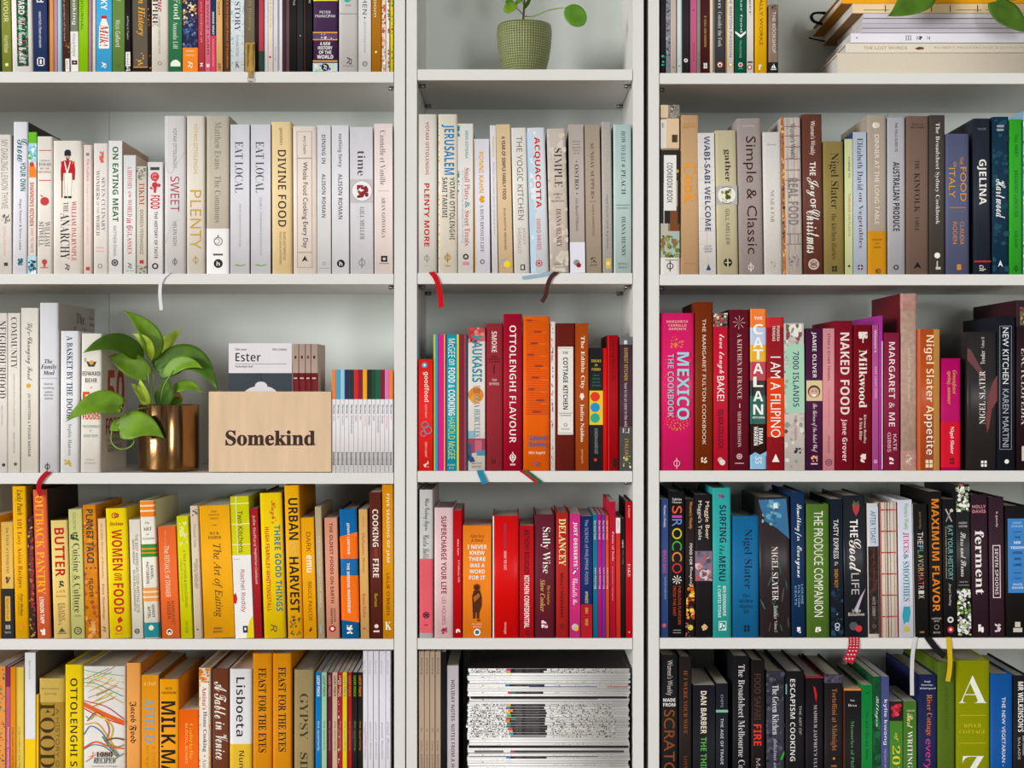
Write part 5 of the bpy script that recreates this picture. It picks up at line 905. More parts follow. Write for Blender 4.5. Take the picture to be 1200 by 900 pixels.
b(866.4, 895, 139, 'aa9e9b', 'wide mauve-grey book with large brown title Simple and Classic, right bookcase', V('jane hornby', 's', 'ddd4d0', 147, 148, .5, .1), H('jane hornby', 's', 'e0d8d4', 148, 2.6, .5, .5), V('Simple & Classic', 'n', '4a2e28', 160, 298, .5, .54), PHI(.48, 313.5, 3.4, 'e0d8d4'), l=-3.2, k='h', m='l')
b(895.4, 917, 155, 'dfdbd6', 'white linen book with thin grey spaced title, right bookcase', H('heidi swanson', 's', '8a8684', 169.5, 1.8, .5, .5), V('NEAR & FAR', 'l', '8a8684', 223, 261, .5, .2), SCT(.36, .64, 306, 315, ['b8ac8c'], 8, 1.4, 79), l=-2.2, k='h', m='l')
b(917.6, 941, 138, 'ccc2ba', 'white-washed plank patterned book with a burnt orange left edge, right bookcase', R(0, .15, 138, 322, 'b8702c'), SCT(0, .15, 138, 322, ['d8983c', '7a4418', 'e8c07c', '4a2810'], 60, 1.8, 80), *[R(.2, .95, q, q + 1, '8a6a5a') for q in (148, 159, 172, 186, 199, 211, 274, 286)], R(.3, .32, 138, 322, 'b0a49c'), R(.62, .64, 138, 322, 'b8aca4'), V("Women's Weekly", 'n', '6a5e5a', 145, 187, .56, .36), V('REAL FOOD', 'b', '8a807c', 209, 264, .56, .5), FR(.36, .8, 274, 287, .7, '9a8478'), SCT(.3, .8, 299, 312, ['a8a29c', '8a847e'], 20, 1.4, 81), l=-2.8, m='w', k='h')
b(942, 965.4, 134, '6e4237', 'wood brown book with white brush title about Christmas, right bookcase', V("Women's Weekly", 'n', 'ecdfd6', 142, 182, .5, .32), V('THE', 'b', 'f0e6de', 190, 206, .5, .3), V('Joy', 'c', 'f4ece4', 208, 231, .48, .62), V('OF', 'b', 'f0e6de', 233, 244, .5, .28), V('Christmas', 'c', 'f4ece4', 246, 297, .5, .68), C(.5, 310, 6.4, 'cbb8ac'), O(.5, 310, 4.6, '6e4237', .2), R(.35, .65, 308, 312, '8a6a5c'), l=-2.2, m='w', k='h')
b(966, 989.8, 166, '94834f', 'olive book with dark serif name and diaries lettering, right bookcase', V('Nigel Slater', 'l', '26221a', 179.5, 245, .5, .5), V('the kitchen diaries', 'l', '3a3424', 251, 304, .5, .25), R(.38, .48, 312, 315, '26221a'), R(.52, .62, 312, 315, '26221a'), R(.38, .48, 315.6, 318.6, '26221a'), R(.52, .62, 315.6, 318.6, '26221a'), l=-1.4, k='h', m='m', d=150)
b(990.2, 999.8, 163, 'd2d9a8', 'slim pale green book with black and red small capitals, right bookcase', V('CHERIE TV', 'n', '3a3c2c', 184, 209, .55, .25), V('THRIVING ON PLANTS', 's', 'c05a50', 227, 277, .55, .28), C(.5, 312, 1.4, '3a3c2c'), l=-.6, cov='2a2f52')
b(1000.2, 1016.2, 155, 'bcc6d2', 'pale blue-grey book with dark purple serif title on vegetables, right bookcase', V('Elizabeth David', 'l', '3a3a54', 162, 223, .52, .42), V('on Vegetables', 'l', '5a3450', 226, 291, .52, .4), C(.5, 313.5, 3.4, '5a2c54'), R(.47, .53, 310, 317, 'bcc6d2'), R(.3, .7, 313, 314, 'bcc6d2'), l=-.8, cov='3a4a80')
b(1016.6, 1039.2, 135, 'b0a496', 'tall beige book with a mustard yellow foot and white capitals, right bookcase', N(271, 323, 'c68c0c'), C(.42, 147, 3.4, 'e4dcd2'), C(.52, 147, 3.2, 'cfc5b9'), V('DINNER AT THE LONG TABLE', 'n', 'e6ddd0', 158, 263, .5, .24), H('ANDREW', 's', '4a3410', 281, 2, .5, .5), H('AND', 's', '4a3410', 285.5, 1.6, .5, .2), H('ANNA', 's', '4a3410', 290, 2, .5, .36), H('10', 'l', '3a2a0c', 318, 4, .5, .24), O(.58, 318, 3, '3a2a0c', .2), l=-.5, k='h')
b(1039.8, 1061.2, 138, 'b6b5ba', 'light grey book with heavy black condensed title lettered AUSTRALIAN PRODUCE', V('THE FIELD GUIDE TO', 'M', '2c2a2c', 144, 178, .5, .14), V('AUSTRALIAN PRODUCE', 'b', '1f1d1f', 190, 271, .5, .36), O(.48, 313.5, 3, '1f1d1f', .4), l=-.4, k='h')
b(1062, 1088.4, 136, '80695f', 'taupe linen book with dark spaced serif capitals and a black arrowhead', H('RECIPES FOR', 's', '3a2e2a', 146, 2, .5, .5), H('SMALL GATHERINGS', 's', '3a2e2a', 149.5, 2, .5, .62), V('THE', 'l', '2c2422', 188, 199, .48, .18), V('KINFOLK', 'l', '2c2422', 203, 249, .48, .24), V('TABLE', 'l', '2c2422', 254, 271, .48, .18), T([(.5, 307), (.68, 315), (.5, 313), (.32, 315)], '26201e'), k='h', m='l')
b(1089, 1107.6, 135, '4d4642', 'dark grey-brown book with white serif title and a white dot, right second shelf', V('The Broadsheet Sydney Cookbook', 'l', 'e4dfd8', 144, 263, .5, .32), C(.5, 299.5, 3.4, 'ece8e2'), R(.46, .54, 306, 315, 'c8c2bc'), R(.4, .72, 313, 316, 'c8c2bc'), k='h')
b(1108.6, 1136.4, 157, '5d627e', 'slate blue wide book with orange capitals, right second shelf', V('THE', 'n', 'd8983c', 184, 193, .66, .14), V('FOOD', 'n', 'd8983c', 196, 236, .74, .26), V('OF', 'n', 'd8983c', 190, 196, .38, .12), V('ITALY', 'n', 'd8983c', 197, 232, .26, .27), R(.15, .85, 243, 244, 'b08a4c'), H('region by region', 's', 'b08a4c', 248, 2, .5, .5), V('CLAUDIA', 'n', 'd08c3c', 260, 287, .68, .18), V('RODEN', 'n', 'd08c3c', 260, 286, .38, .18), R(.46, .64, 310, 316.5, 'd08c3c'), l=-.4, k='h', m='m', d=165)
b(1141.6, 1161.4, 139, '2a303c', 'dark navy book with heavy white condensed title and a red line near the foot', H('travis lett', 's', '8a94a0', 151, 3, .5, .5), V('GJELINA', 'b', 'efece6', 187, 240, .48, .55), R(.0, 1, 305.5, 307.5, 'b02c34'), V('ch', 'q', 'd8d4cc', 311, 318, .5, .4), l=-1, k='h', m='w')
b(1163, 1182.4, 137, '16384c', 'dark teal book with white slanted handwriting title, right second shelf', SCT(0, 1, 140, 320, ['1a4458', '122c40', '1f4e5c'], 50, 4, 82), H('WERNER', 'M', 'd8e0e4', 148, 2.6, .48, .44), H('MEMORY', 'M', 'd8e0e4', 152.4, 2.6, .48, .44), V('Hartwood', 'c', 'eef0f0', 210, 256, .5, .6), T([(.48, 305), (.64, 313), (.48, 310.6), (.32, 313)], 'e4e8ea'), k='h')
b(1183.2, 1198.2, 140, '3ca634', 'bright green book with dark green capitals, right second shelf', V('NEIL PERRY', 'n', '1c5a24', 158, 184, .5, .24), V('BREAKFAST LUNCH TEA', 'M', '1a6a2a', 200, 255, .5, .3), V('ROSE BAKERY', 'n', '1c5a24', 271, 292, .5, .24), PHI(.5, 315, 2.6, '16501e'), k='h', d=190)
b(1199, 1212, 130, '8ab4c8', 'book with blue, red and white pattern cut by the right edge of the photo', SCT(0, 1, 132, 320, ['e8e8ea', 'c0303c', '2c6a9c', '2aa0c0', 'e8b83c', 'f0f0f0'], 90, 3, 83), k='h')

# ---------------------------------------------------------------- right bookcase, third shelf
shelf(551.6, 'red books on the third shelf of the right bookcase')
b(774, 813.6, 367, 'd8286c', 'widest magenta pink book with pale blue capitals and orange dot flowers', H('MARGARITA', 'M', 'e8b8b0', 377, 2.8, .5, .64), H('CARRILLO', 'M', 'e8b8b0', 381.4, 2.8, .5, .54), H('ARRONTE', 'M', 'e8b8b0', 385.6, 2.8, .5, .52), SCT(.3, .7, 394, 408, ['dd7a3c', 'c8a02c'], 30, .9, 84), C(.45, 404, 2.4, 'dd7a3c'), *[C(.5 + .3 * math.cos(q * .42), 496 + 8 * math.sin(q * .42), .8, 'dd7a3c') for q in range(15)], *[C(.5 + .2 * math.cos(q * .52), 498 + 6 * math.sin(q * .52), .8, 'dd7a3c') for q in range(12)], *[C(.5 + .1 * math.cos(q * .8), 499 + 3.4 * math.sin(q * .8), .8, 'e0943c') for q in range(8)], SCT(.12, .22, 420, 500, ['dd6a3c'], 40, .6, 85), SCT(.82, .9, 420, 500, ['dd6a3c'], 40, .6, 86), V('MEXICO', 'b', '9ad0dc', 413, 492, .67, .36), V('THE COOKBOOK', 'M', '9ac4d4', 415, 489, .3, .18), PHI(.48, 543, 4, 'e89ab0'), k='h', m='g')
b(814.6, 835.6, 354, '7c3312', 'tall rust brown book with thin cream capitals, right third shelf', V('THE MARGARET FULTON COOKBOOK', 's', 'efdcc8', 374, 521, .5, .2), SCT(.34, .66, 536, 543, ['efdcc8'], 12, 1.4, 87), k='h', d=190)
b(836.4, 853.2, 367, 'c4203a', 'red book with small photo at its top and white script, right third shelf', N(367, 383, '6a5a50'), SCT(0, 1, 367, 383, ['2c2824', 'd8d0c4', 'a83c3c', '8a7a6a'], 40, 2, 88), V('love laugh', 'c', 'f4e6e2', 392, 438, .5, .5), V('BAKE!', 'n', 'f6eae6', 441, 470, .5, .5), V('SILVIA COLLOCA', 'b', '4a1620', 480, 526, .5, .36), C(.45, 539, 3, 'c0b0a8'), C(.6, 542, 3.4, 'dcd4cc'), l=-.5)
b(854.6, 878.4, 363, '6f1a2c', 'maroon book with a white snowflake ornament and thin capitals, right third shelf', *[T([(.5, 378), (.5 + .3 * math.cos(a), 378 + 8 * math.sin(a)), (.5 + .3 * math.cos(a + .12), 378 + 8 * math.sin(a + .12))], 'c9b0ac') for a in [q * .785 for q in range(8)]], V('A KITCHEN IN FRANCE', 'l', 'e2ccc4', 391, 468, .52, .22), R(.5, .54, 473, 478, 'e2ccc4'), V('MIMI THORISSON', 'l', 'd8beb8', 482, 524, .5, .17), O(.5, 535, 3.4, 'c9b0ac', .4), C(.5, 535, 1.4, 'c9b0ac'), R(.28, .72, 542.5, 543.6, 'c9b0ac'), k='h', m='l', l=-.4, cov='3a1a20')
b(879.2, 898.4, 362, '3a1a18', 'book with a ladder of coloured blocks, one white letter in each, right third shelf', N(362, 384, 'e6781c'), N(384, 404, 'b9c4dc'), N(404, 424, 'deae1c'), N(424, 446, 'b93c50'), N(446, 464, '181616'), N(464, 497, '0f5e52'), N(533.5, 550, '86b4d4'), H('THE', 'b', W, 373, 3.4, .48, .5), *[H(c, 'b', 'f2efe8', y, 12, .48, .62) for c, y in zip('CATALAN', (386, 401.5, 415.5, 432, 447.6, 464.4, 480))], H('KITCHEN', 'b', W, 489.4, 2.2, .5, .72), V('EMMA', 'b', W, 502, 521, .64, .26), V('WARREN', 'b', W, 500, 522, .34, .26), T([(0, 533.5), (.3, 530), (.6, 533), (1, 529), (1, 534)], '86b4d4'), V('ss', 'I', W, 535, 544, .5, .4), k='h', m='g')
b(899, 919.2, 372, '9a2029', 'dark red book with an orange-red block behind tall white capitals, right third shelf', N(372, 384, 'b82a30'), R(0, 1, 443, 512, 'd9461c'), V('PONSEKA', 'M', 'f0e0d8', 382, 400, .66, .16), V('TRINIDAD', 'M', 'f0e0d8', 382, 400, .4, .16), V('I AM A FILIPINO', 'n', 'f4ece4', 418, 513, .5, .6), T([(.5, 532), (.72, 541.5), (.28, 541.5)], 'f0e8e0'), k='h', l=-.4)
b(919.8, 943.4, 379, 'cfc8c2', 'white floral book with a mint panel and navy capitals lettered ISLANDS', SCT(0, 1, 379, 550, ['a89a94', 'd9d4ce', '6a4a4c', '8a9a88', 'bcb0aa'], 70, 3.2, 89), R(.06, 1, 404, 484, 'a8cdb6'), SCT(0, .2, 400, 480, ['cfc8c2', 'a8cdb6', '8ab09c'], 30, 2.2, 90), SCT(.1, .9, 380, 402, ['8a4a5c', '6a6a4a', 'e0dcd4'], 14, 4, 91, 2), V('7000 ISLANDS', 'M', '2a3a5c', 412, 477, .58, .3), V('YASMIN NEWMAN', 's', 'b05a64', 487, 516, .55, .13), SCT(.4, .8, 525, 532, ['3a3a3c'], 8, 2, 92), l=-1.2, m='m')
b(944.4, 964, 385, '4a1c40', 'dark purple book with a smiling face photo between white lettering, right third shelf', V('JAMIE OLIVER', 'M', 'efe4e8', 389, 443, .5, .3), R(.04, 1, 446, 470, 'd8c49c'), C(.5, 459, 7.4, '4a3a34'), C(.5, 460, 6, 'd0a890'), C(.4, 458.6, .7, '2c2420'), C(.62, 458.6, .7, '2c2420'), T([(.36, 462), (.64, 462), (.56, 465), (.44, 465)], 'f4f0ea'), V('The Return of the Naked Chef', 'c', 'e4ccd8', 473, 530, .5, .36), SCT(.3, .7, 534, 541, ['e8a88c'], 8, 1.8, 93), R(.3, .7, 543, 544.5, 'd8c0cc'), l=-.5)
b(964.4, 978, 385, 'd8959a', 'pale pink slim book with small dark and faint capitals, right third shelf', V('STEAK & OTHER THINGS', 'M', '5a2c34', 391, 446, .5, .2), V('the recipes of home and family', 's', 'c07078', 456, 500, .5, .16), V('APPLEWOOD', 's', '8a4a54', 510, 531, .5, .2), O(.5, 542, 4, '6a3440', .2), O(.5, 542, 2, '6a3440', .4))
b(978.4, 1000.2, 376, '84162a', 'crimson book with tall heavy pale title NAKED FOOD, right third shelf', V('NAKED FOOD', 'b', 'e6d4d0', 390, 486, .55, .5), V('Jane Grover', 'M', 'eadcd8', 491, 541, .5, .34), l=-.4, k='h')
b(1000.6, 1022, 381, '7c1422', 'dark red book with white tree emblem at its top, right third shelf', SCT(.25, .75, 389, 397, ['ecdfda'], 20, 2.2, 94), R(.47, .53, 394, 402, 'ecdfda'), V('Milkwood', 'r', 'f0e6e0', 410, 478, .5, .44), V('Kirsten Bradley', 'r', 'e4d0cc', 486, 520, .6, .16), V('& Nick Ritar', 'r', 'e4d0cc', 490, 516, .38, .16), SCT(.36, .66, 532, 542, ['ecdfda'], 12, 1.9, 95), k='h', m='l')
b(1022.4, 1029.6, 381, 'b45a94', 'slim pink-purple book with pale capitals, left of a violet sliver', V('Women\'s', 'M', 'ecd0e4', 387, 413, .5, .4), V('EAST COAST CAKES', 'M', 'e4bcd8', 430, 467, .55, .36), C(.5, 541, 2.4, 'd08ab8'), cov='b07ab0')
b(1030, 1034.6, 370, 'a83c98', 'thin violet spine rising behind the pink-purple book, right third shelf', R(.7, 1, 400, 550, 'c8d8c0'))
b(1035.4, 1055, 390, '8a2444', 'plum pink book with white capital title and author, right third shelf', V('MARGARET & ME', 'M', 'f0dce0', 401, 500, .5, .36), V('KATE', 's', 'e4c4cc', 509, 528, .68, .2), V('GIBBS', 's', 'e4c4cc', 507, 530, .34, .2), SCT(.34, .66, 536, 544, ['ecdce0'], 10, 1.9, 96), k='h')
b(1055.6, 1074.6, 344, 'b99b8c', 'tallest faded dusty pink book with maroon side, right third shelf', N(344, 362, 'b48a80'), N(528, 553, 'b48a80'), R(.1, .8, 356, 364, 'b08078'), V('Old Food by Jill Dupleix', 'M', 'd9c8ba', 408, 471, .5, .2), SCT(.3, .7, 531, 545, ['d2bfae'], 20, 1.4, 97), k='h', cov='701626', m='d', d=200)
b(1075.2, 1101.2, 386, 'b85422', 'orange and ochre book with large cream sans title, right third shelf', R(0, .12, 386, 552, 'cd6030'), R(.72, 1, 386, 552, 'b07a1c'), R(.35, .7, 488, 552, '8a2c1c'), V('Nigel Slater Appetite', 'M', 'f0e0bc', 393, 533, .52, .46), R(.36, .5, 539, 543, 'e8d4a8'), R(.54, .68, 539, 543, 'e8d4a8'), R(.36, .5, 544, 548, 'e8d4a8'), R(.54, .68, 544, 548, 'e8d4a8'), k='h', m='g', d=180)
b(1102.6, 1126.2, 420, 'b80c68', 'short magenta book with red foot and gold italic title, right third shelf', N(494.5, 548, 'cc1230'), V('Greenfeast', 'q', 'd8a044', 434, 462, .66, .24), V('spring, summer', 'q', 'd8a044', 435, 474, .4, .24), V('Nigel Slater', 'r', 'f0dcdc', 500, 532, .54, .22), R(.45, .53, 537, 540, '3a0c14'), R(.57, .65, 537, 540, '3a0c14'), R(.45, .53, 541, 544, '3a0c14'), R(.57, .65, 541, 544, '3a0c14'), k='h', d=130)
b(1133.4, 1168.6, 389, '2f2a2a', 'wide near-black book with a blurred red swirl, right third shelf', T([(0, 408), (.12, 410), (.4, 428), (.6, 440), (.58, 446), (.3, 434), (0, 422)], '5c191c'), T([(1, 440), (1, 470), (.82, 480), (.74, 500), (.66, 508), (.62, 490), (.7, 465), (.85, 448)], '6c1f22'), V('Tender', 'l', 'ddd5cf', 427, 411, .52, .14), V('Volume II', 'l', 'c9bfb9', 408, 395, .52, .1), V('NIGEL SLATER', 'l', 'e4dcd6', 497, 435, .5, .2), R(.46, .54, 540, 543, 'ece8e4'), R(.57, .65, 540, 543, 'ece8e4'), R(.46, .54, 544, 547, 'ece8e4'), R(.57, .65, 544, 547, 'ece8e4'), k='h', m='g', d=180)
b(1169.2, 1190.2, 371, '1c1f2a', 'navy-black book with framed thin white capitals, right third shelf', FR(.1, .78, 382, 527, .6, '8a94a0'), V('NEW KITCHEN', 'n', 'e2e4e6', 384, 450, .44, .34), V('KAREN MARTINI', 'n', 'a8b0b8', 456, 524, .44, .34), C(.5, 541, 2.6, 'ece8e4'), k='h')
b(1191, 1212, 352, '2a181d', 'dark maroon book with a food photo, cut by the right photo edge', N(352, 383, '301a20'), R(.2, 1, 360, 381, '6a6a4a'), SCT(.2, 1, 360, 381, ['c8a86a', '3a4a24', 'e0d0b0', '7a3c2c'], 24, 3, 98), V('ENCYCLOPEDIA', 'l', 'd8ccc6', 408, 498, .42, .3), R(.3, .6, 523, 540, 'cfc6c0'), k='h', cov='3a1a22', d=230)

# ---------------------------------------------------------------- right bookcase, fourth shelf
shelf(747.6, 'dark books on the fourth shelf of the right bookcase')
b(774, 783.4, 585, '3a5184', 'slim blue book with white and pink lettering, first on the right fourth shelf', V("Women's Weekly", 'n', 'dfe6f0', 592, 618, .5, .4), V('BREAD BAKE', 'n', 'c05a94', 645, 672, .5, .5), V('SAVOURY & BISCUITS', 's', 'b4c0d4', 676, 702, .6, .2), C(.45, 733, 2.4, 'c85a64'))
b(784, 802.6, 576, '17161a', 'black book with rainbow coloured letters and a white star, right fourth shelf', H('Sabrina', 'l', 'dcd6d0', 585, 3.2, .5, .6), H('Ghayour', 'l', 'dcd6d0', 589, 3.2, .5, .6), *[V(c, 'n', k_, y0, y1, .5, .62) for c, k_, y0, y1 in (('S', 'e0603c', 593, 602), ('I', 'c8489c', 604, 607), ('R', '6a8ac8', 608.5, 617), ('O', 'c8c03c', 619, 632), ('C', '4aa84a', 634, 645), ('C', 'e08a3c', 647, 658), ('O', 'c83c3c', 660, 672))], *[T([(.5, 679.5), (.5 + .3 * math.cos(q * .785), 679.5 + 5.4 * math.sin(q * .785)), (.5 + .3 * math.cos(q * .785 + .25), 679.5 + 5.4 * math.sin(q * .785 + .25))], 'ece8e2') for q in range(8)], V('FABULOUS FLAVOURS', 's', 'c8542c', 687, 732, .66, .18), V('FROM THE EAST', 's', 'c8542c', 687, 722, .34, .18), R(.25, .75, 738, 739, '8a8684'), R(.25, .75, 741, 742, '8a8684'), k='h')
b(803.2, 814, 585, '2c1f1c', 'slim dark book with orange flames and white lettering, right fourth shelf', SCT(.1, 1, 684, 726, ['e0902c', 'f0c85c', 'b8481c', '6a2410'], 40, 2.6, 100), V("Women's Weekly", 'n', 'd8a060', 588, 620, .55, .44), V('FOOD FOR', 'M', 'ece4dc', 637, 662, .6, .3), V('Camping', 'c', 'ece4dc', 664, 688, .6, .4), C(.55, 735.5, 3.2, 'd8c03c'), SCT(0, .5, 730, 746, ['c04a6a', '8a7a6a'], 10, 1.5, 101))
b(815, 835.2, 580, '211c20', 'dark book with a pink plate photo and pale two-line name, right fourth shelf', V('Maggie Beer', 'n', 'e4d2b4', 588, 632, .7, .3), V("Maggie's Table", 'n', 'd6cfc8', 587, 633, .28, .28), R(0, 1, 646, 681, '8a7080'), SCT(0, 1, 646, 681, ['c88a8c', '6a6a84', 'b85a5c', 'd8c0c4', '5a4a60'], 40, 3.2, 102), O(.5, 673, 5, 'e0cccc', .2), C(.5, 673, 2, '8a4a3c'), SCT(.35, .7, 731, 740, ['d8b87c'], 12, 1.8, 103), l=-1, k='h')
b(835.8, 857.4, 572, '3aa8a2', 'teal green book with dark navy capitals and white names, right fourth shelf', C(.4, 581, 2.2, 'b83c58'), C(.55, 582, 2, '4a5a9c'), V('SURFING', 'b', '1c2c54', 592, 636, .55, .36), V('the', 'c', '1c4a6a', 639, 650, .5, .3), V('MENU', 'b', '1c2c54', 652, 681, .5, .36), V('BEN ODONOGHUE', 'M', 'e4f2f0', 687, 722, .62, .17), V('& CURTIS STONE', 'M', 'e4f2f0', 686, 724, .34, .17), FR(.3, .72, 728, 739, .8, 'd0e8e6'), SCT(.35, .68, 730, 738, ['d0e8e6'], 8, 1.6, 104), k='h', l=-.8)
b(857.8, 889.6, 605, '1c6c9c', 'wide mid-blue book with dark navy serif name, right fourth shelf', V('Nigel Slater', 'l', '122436', 620, 690, .56, .36), H('the', 'l', '122a40', 698, 4.4, .52, .26), H('kitchen', 'l', '122a40', 704, 4.4, .52, .5), H('diaries', 'l', '122a40', 710.4, 4.4, .52, .48), H('III', 'l', '122a40', 716.6, 4.4, .52, .2), R(.44, .52, 733, 736.4, '101c2c'), R(.56, .64, 733, 736.4, '101c2c'), R(.44, .52, 737, 740.4, '101c2c'), R(.56, .64, 737, 740.4, '101c2c'), k='h', d=150, m='m')
b(891.2, 927.6, 583, '33292c', 'widest dark book with bright blue stones at its top, right fourth shelf', T([(0, 586), (.9, 585), (.98, 632), (.6, 620), (.25, 612), (.08, 598)], '2c6a94'), SCT(.1, .85, 586, 616, ['3a86b0', '1c5078', '5aa0b8', '2a5a7c', '8ab0a0'], 40, 3.2, 105), R(.48, .64, 590, 596, 'd9e2e8'), SCT(.0, .95, 655, 745, ['2c5a50', '3a6a60', '4a4448'], 12, 1.2, 106, 9), V('NIGEL SLATER', 'l', 'e6deda', 641, 704, .5, .2), V('Tender', 'l', 'd8cec8', 710, 726, .5, .12), V('Volume I', 'l', 'c8beb8', 728, 741, .5, .1), l=-2.6, k='h', m='g', d=180)
b(928.2, 944.4, 577, '163458', 'tall navy book with white looping handwriting, right fourth shelf', V('Something for', 'c', 'e8ecf0', 591, 634, .5, .5), V('Everyone', 'c', 'e8ecf0', 640, 677, .5, .5), V('LOUISE', 'n', '8ab4d0', 685, 708, .76, .14), V('FULTON', 'n', '8ab4d0', 686, 711, .52, .14), V('KEATS', 'n', '8ab4d0', 687, 709, .28, .14), SCT(.36, .64, 735, 742, ['e0e4ea'], 8, 1.6, 107), l=-1.2, k='h')
b(945.6, 972.6, 591, '5b7c34', 'olive green cloth book with hand-cut white capitals, right fourth shelf', V('THE PRODUCE COMPANION', 'n', 'eef0e0', 599, 723, .52, .4), SCT(.36, .62, 735, 741, ['eef0e0'], 8, 1.8, 108), l=-.8, k='h', m='l')
b(974, 988.6, 585, '1a232e', 'dark blue-black book with white and orange capitals, right fourth shelf', SCT(0, 1, 690, 746, ['1c3a50', '244a60', '142030'], 30, 3, 109), V('TASTY EXPRESS', 'n', 'e6e4e0', 609, 655, .45, .4), SCT(.3, .6, 658, 663, ['b0a090'], 6, 1.4, 110), V('SNEH ROY', 'n', 'd8942c', 667, 689, .45, .3), C(.5, 720, 1, '6a9ab0'), O(.5, 733, 3, 'd0d8dc', .3), O(.5, 737, 2.4, 'd0d8dc', .3), l=-1.4)
b(989.8, 1016.8, 581, '20242c', 'dark book with a red strawberry at its top and white lettering, right fourth shelf', T([(.42, 592), (.74, 592), (.72, 599), (.58, 605.5), (.46, 599)], 'a82a30'), T([(.42, 592), (.5, 586.5), (.58, 590), (.7, 587), (.74, 592)], '3a5a2c'), V('THE', 'b', 'ece6e0', 609, 630, .48, .34), V('Good', 'c', 'e8e2dc', 632, 671, .52, .52), V('LIFE', 'n', 'b8b2b0', 672, 697, .5, .34), T([(.45, 714), (.7, 700), (.95, 690), (.75, 704), (.55, 720)], 'b8a8bc'), H('Adrian', 'l', 'd8d0cc', 715.6, 4, .52, .4), H('Richardson', 'l', 'd8d0cc', 720, 4, .52, .72), C(.4, 734, 5, '4a5058'), C(.62, 737, 4, 'c02c38'), l=-2.8, k='h', m='g', key='good')
b(1018, 1031, 590, 'd9d4cc', 'cream book with a pale blue label above a dark brown panel, right fourth shelf', R(.1, .98, 594, 640, 'c3ccd8'), V('AFTER TOAST', 'n', '4a5668', 599, 637, .5, .46), R(.02, .94, 640.5, 743, '2e2422'), SCT(.02, .94, 642, 743, ['3c302c', '241c1c', '4a3a34'], 40, 2, 111), V('recipes for aspiring cooks', 'l', '8a3a34', 642, 694, .55, .3), V('KATE GIBBS', 's', 'b8aca4', 700, 722, .5, .26), O(.5, 734, 2, '8a7c74'), l=-1.8, k='h')
b(1031.6, 1053.6, 589, 'ddd3c4', 'cream cloth book with dark red and black woven grid lines, right fourth shelf', *[R(.08, .9, q, q + 1.6, 'b85a50') for q in range(597, 745, 25)], R(.08, .12, 589, 747, 'a8342f'), R(.3, .34, 589, 747, 'c88a80'), R(.42, .46, 589, 747, '3a2c2c'), R(.58, .6, 589, 747, '4a3a38'), R(.78, .81, 589, 747, 'c88a80'), R(0, .06, 589, 747, '7a1c20'), R(.94, 1, 589, 747, '8a2024'), l=-2.2, k='h', m='l')
b(1054.4, 1071, 586, 'd6d9e6', 'pale lavender book with pink-red and teal fruit drink title, right fourth shelf', V("Women's Weekly", 'n', '6aa03c', 590, 621, .55, .42), V('JUICES', 'r', 'b83c5c', 624, 648, .52, .44), V('&', 'q', '3a8a8c', 649, 656, .52, .34), V('SMOOTHIES', 'r', '2c8294', 658, 705, .52, .44), T([(.3, 711), (.75, 711), (.8, 718), (.66, 730), (.5, 729), (.3, 732), (.2, 722)], '3a9aac'), C(.48, 737.5, 3.6, 'c0b04c'), l=-2.4, key='juice')
b(1071.4, 1089.6, 591, '1d1c1c', 'black book with thin multicoloured spaced capitals, right fourth shelf', R(0, .05, 591, 747, 'd8d4cf'), V('jane hornby', 's', '8a7a4a', 600, 620, .5, .2), *[V(c, 'n', k_, 624 + q * 5.25, 624 + q * 5.25 + 4, .5, .36) for q, (c, k_) in enumerate(zip('THEFLAVORMATRIX', ['d8d4cc', 'd0ccc4', 'c8c0b8', '8ab4c0', '5aa088', 'a8b85c', 'c8c0a0', 'b8a08a', 'd0a05c', 'c88a7c', 'c85a5c', 'b86a70', 'c0a8a8', 'cfcac4', 'd8d4cc']))], R(.35, .65, 740, 742, '8a6a3c'), l=-2.8, k='h', key='matrix')
b(1090.2, 1105.4, 576, '1e1a18', 'black book with big orange capitals lettered MAXIMUM FLAVOR, right fourth shelf', V('MAXIMUM FLAVOR', 'b', 'd8832c', 585, 717, .5, .58), H('KAMOZAWA', 's', 'c8c2bc', 725, 2, .5, .75), H('TALBOT', 's', 'c8c2bc', 728, 2, .5, .5), O(.5, 735, 3, '8a8684'), H('POTTER', 's', 'c8c2bc', 741.6, 2, .5, .55), l=-2.2)
b(1106.2, 1121.4, 585, '1c1b1e', 'black book with pale teal capitals and white and red discs, right fourth shelf', T([(.2, 597), (.28, 596), (.75, 611), (.68, 612)], 'b8b4ae'), T([(.75, 597), (.68, 596), (.22, 611), (.3, 612)], '8a8680'), C(.7, 598.5, 2, 'c8c4be'), V('EAT YOUR HISTORY', 'n', '7ab4b0', 616, 680, .58, .38), V('stories & recipes from australian kitchens', 's', 'c8b890', 617, 678, .24, .16), V('Jacqui Newling', 'q', 'b8b0a8', 684, 710, .5, .24), C(.52, 726.5, 3.6, 'd8d4d0'), C(.52, 726.5, 1.8, '3a3836'), C(.52, 738, 3.8, 'c02c34'), C(.52, 738, 1.6, 'e8dcd8'), l=-2, key='eat')
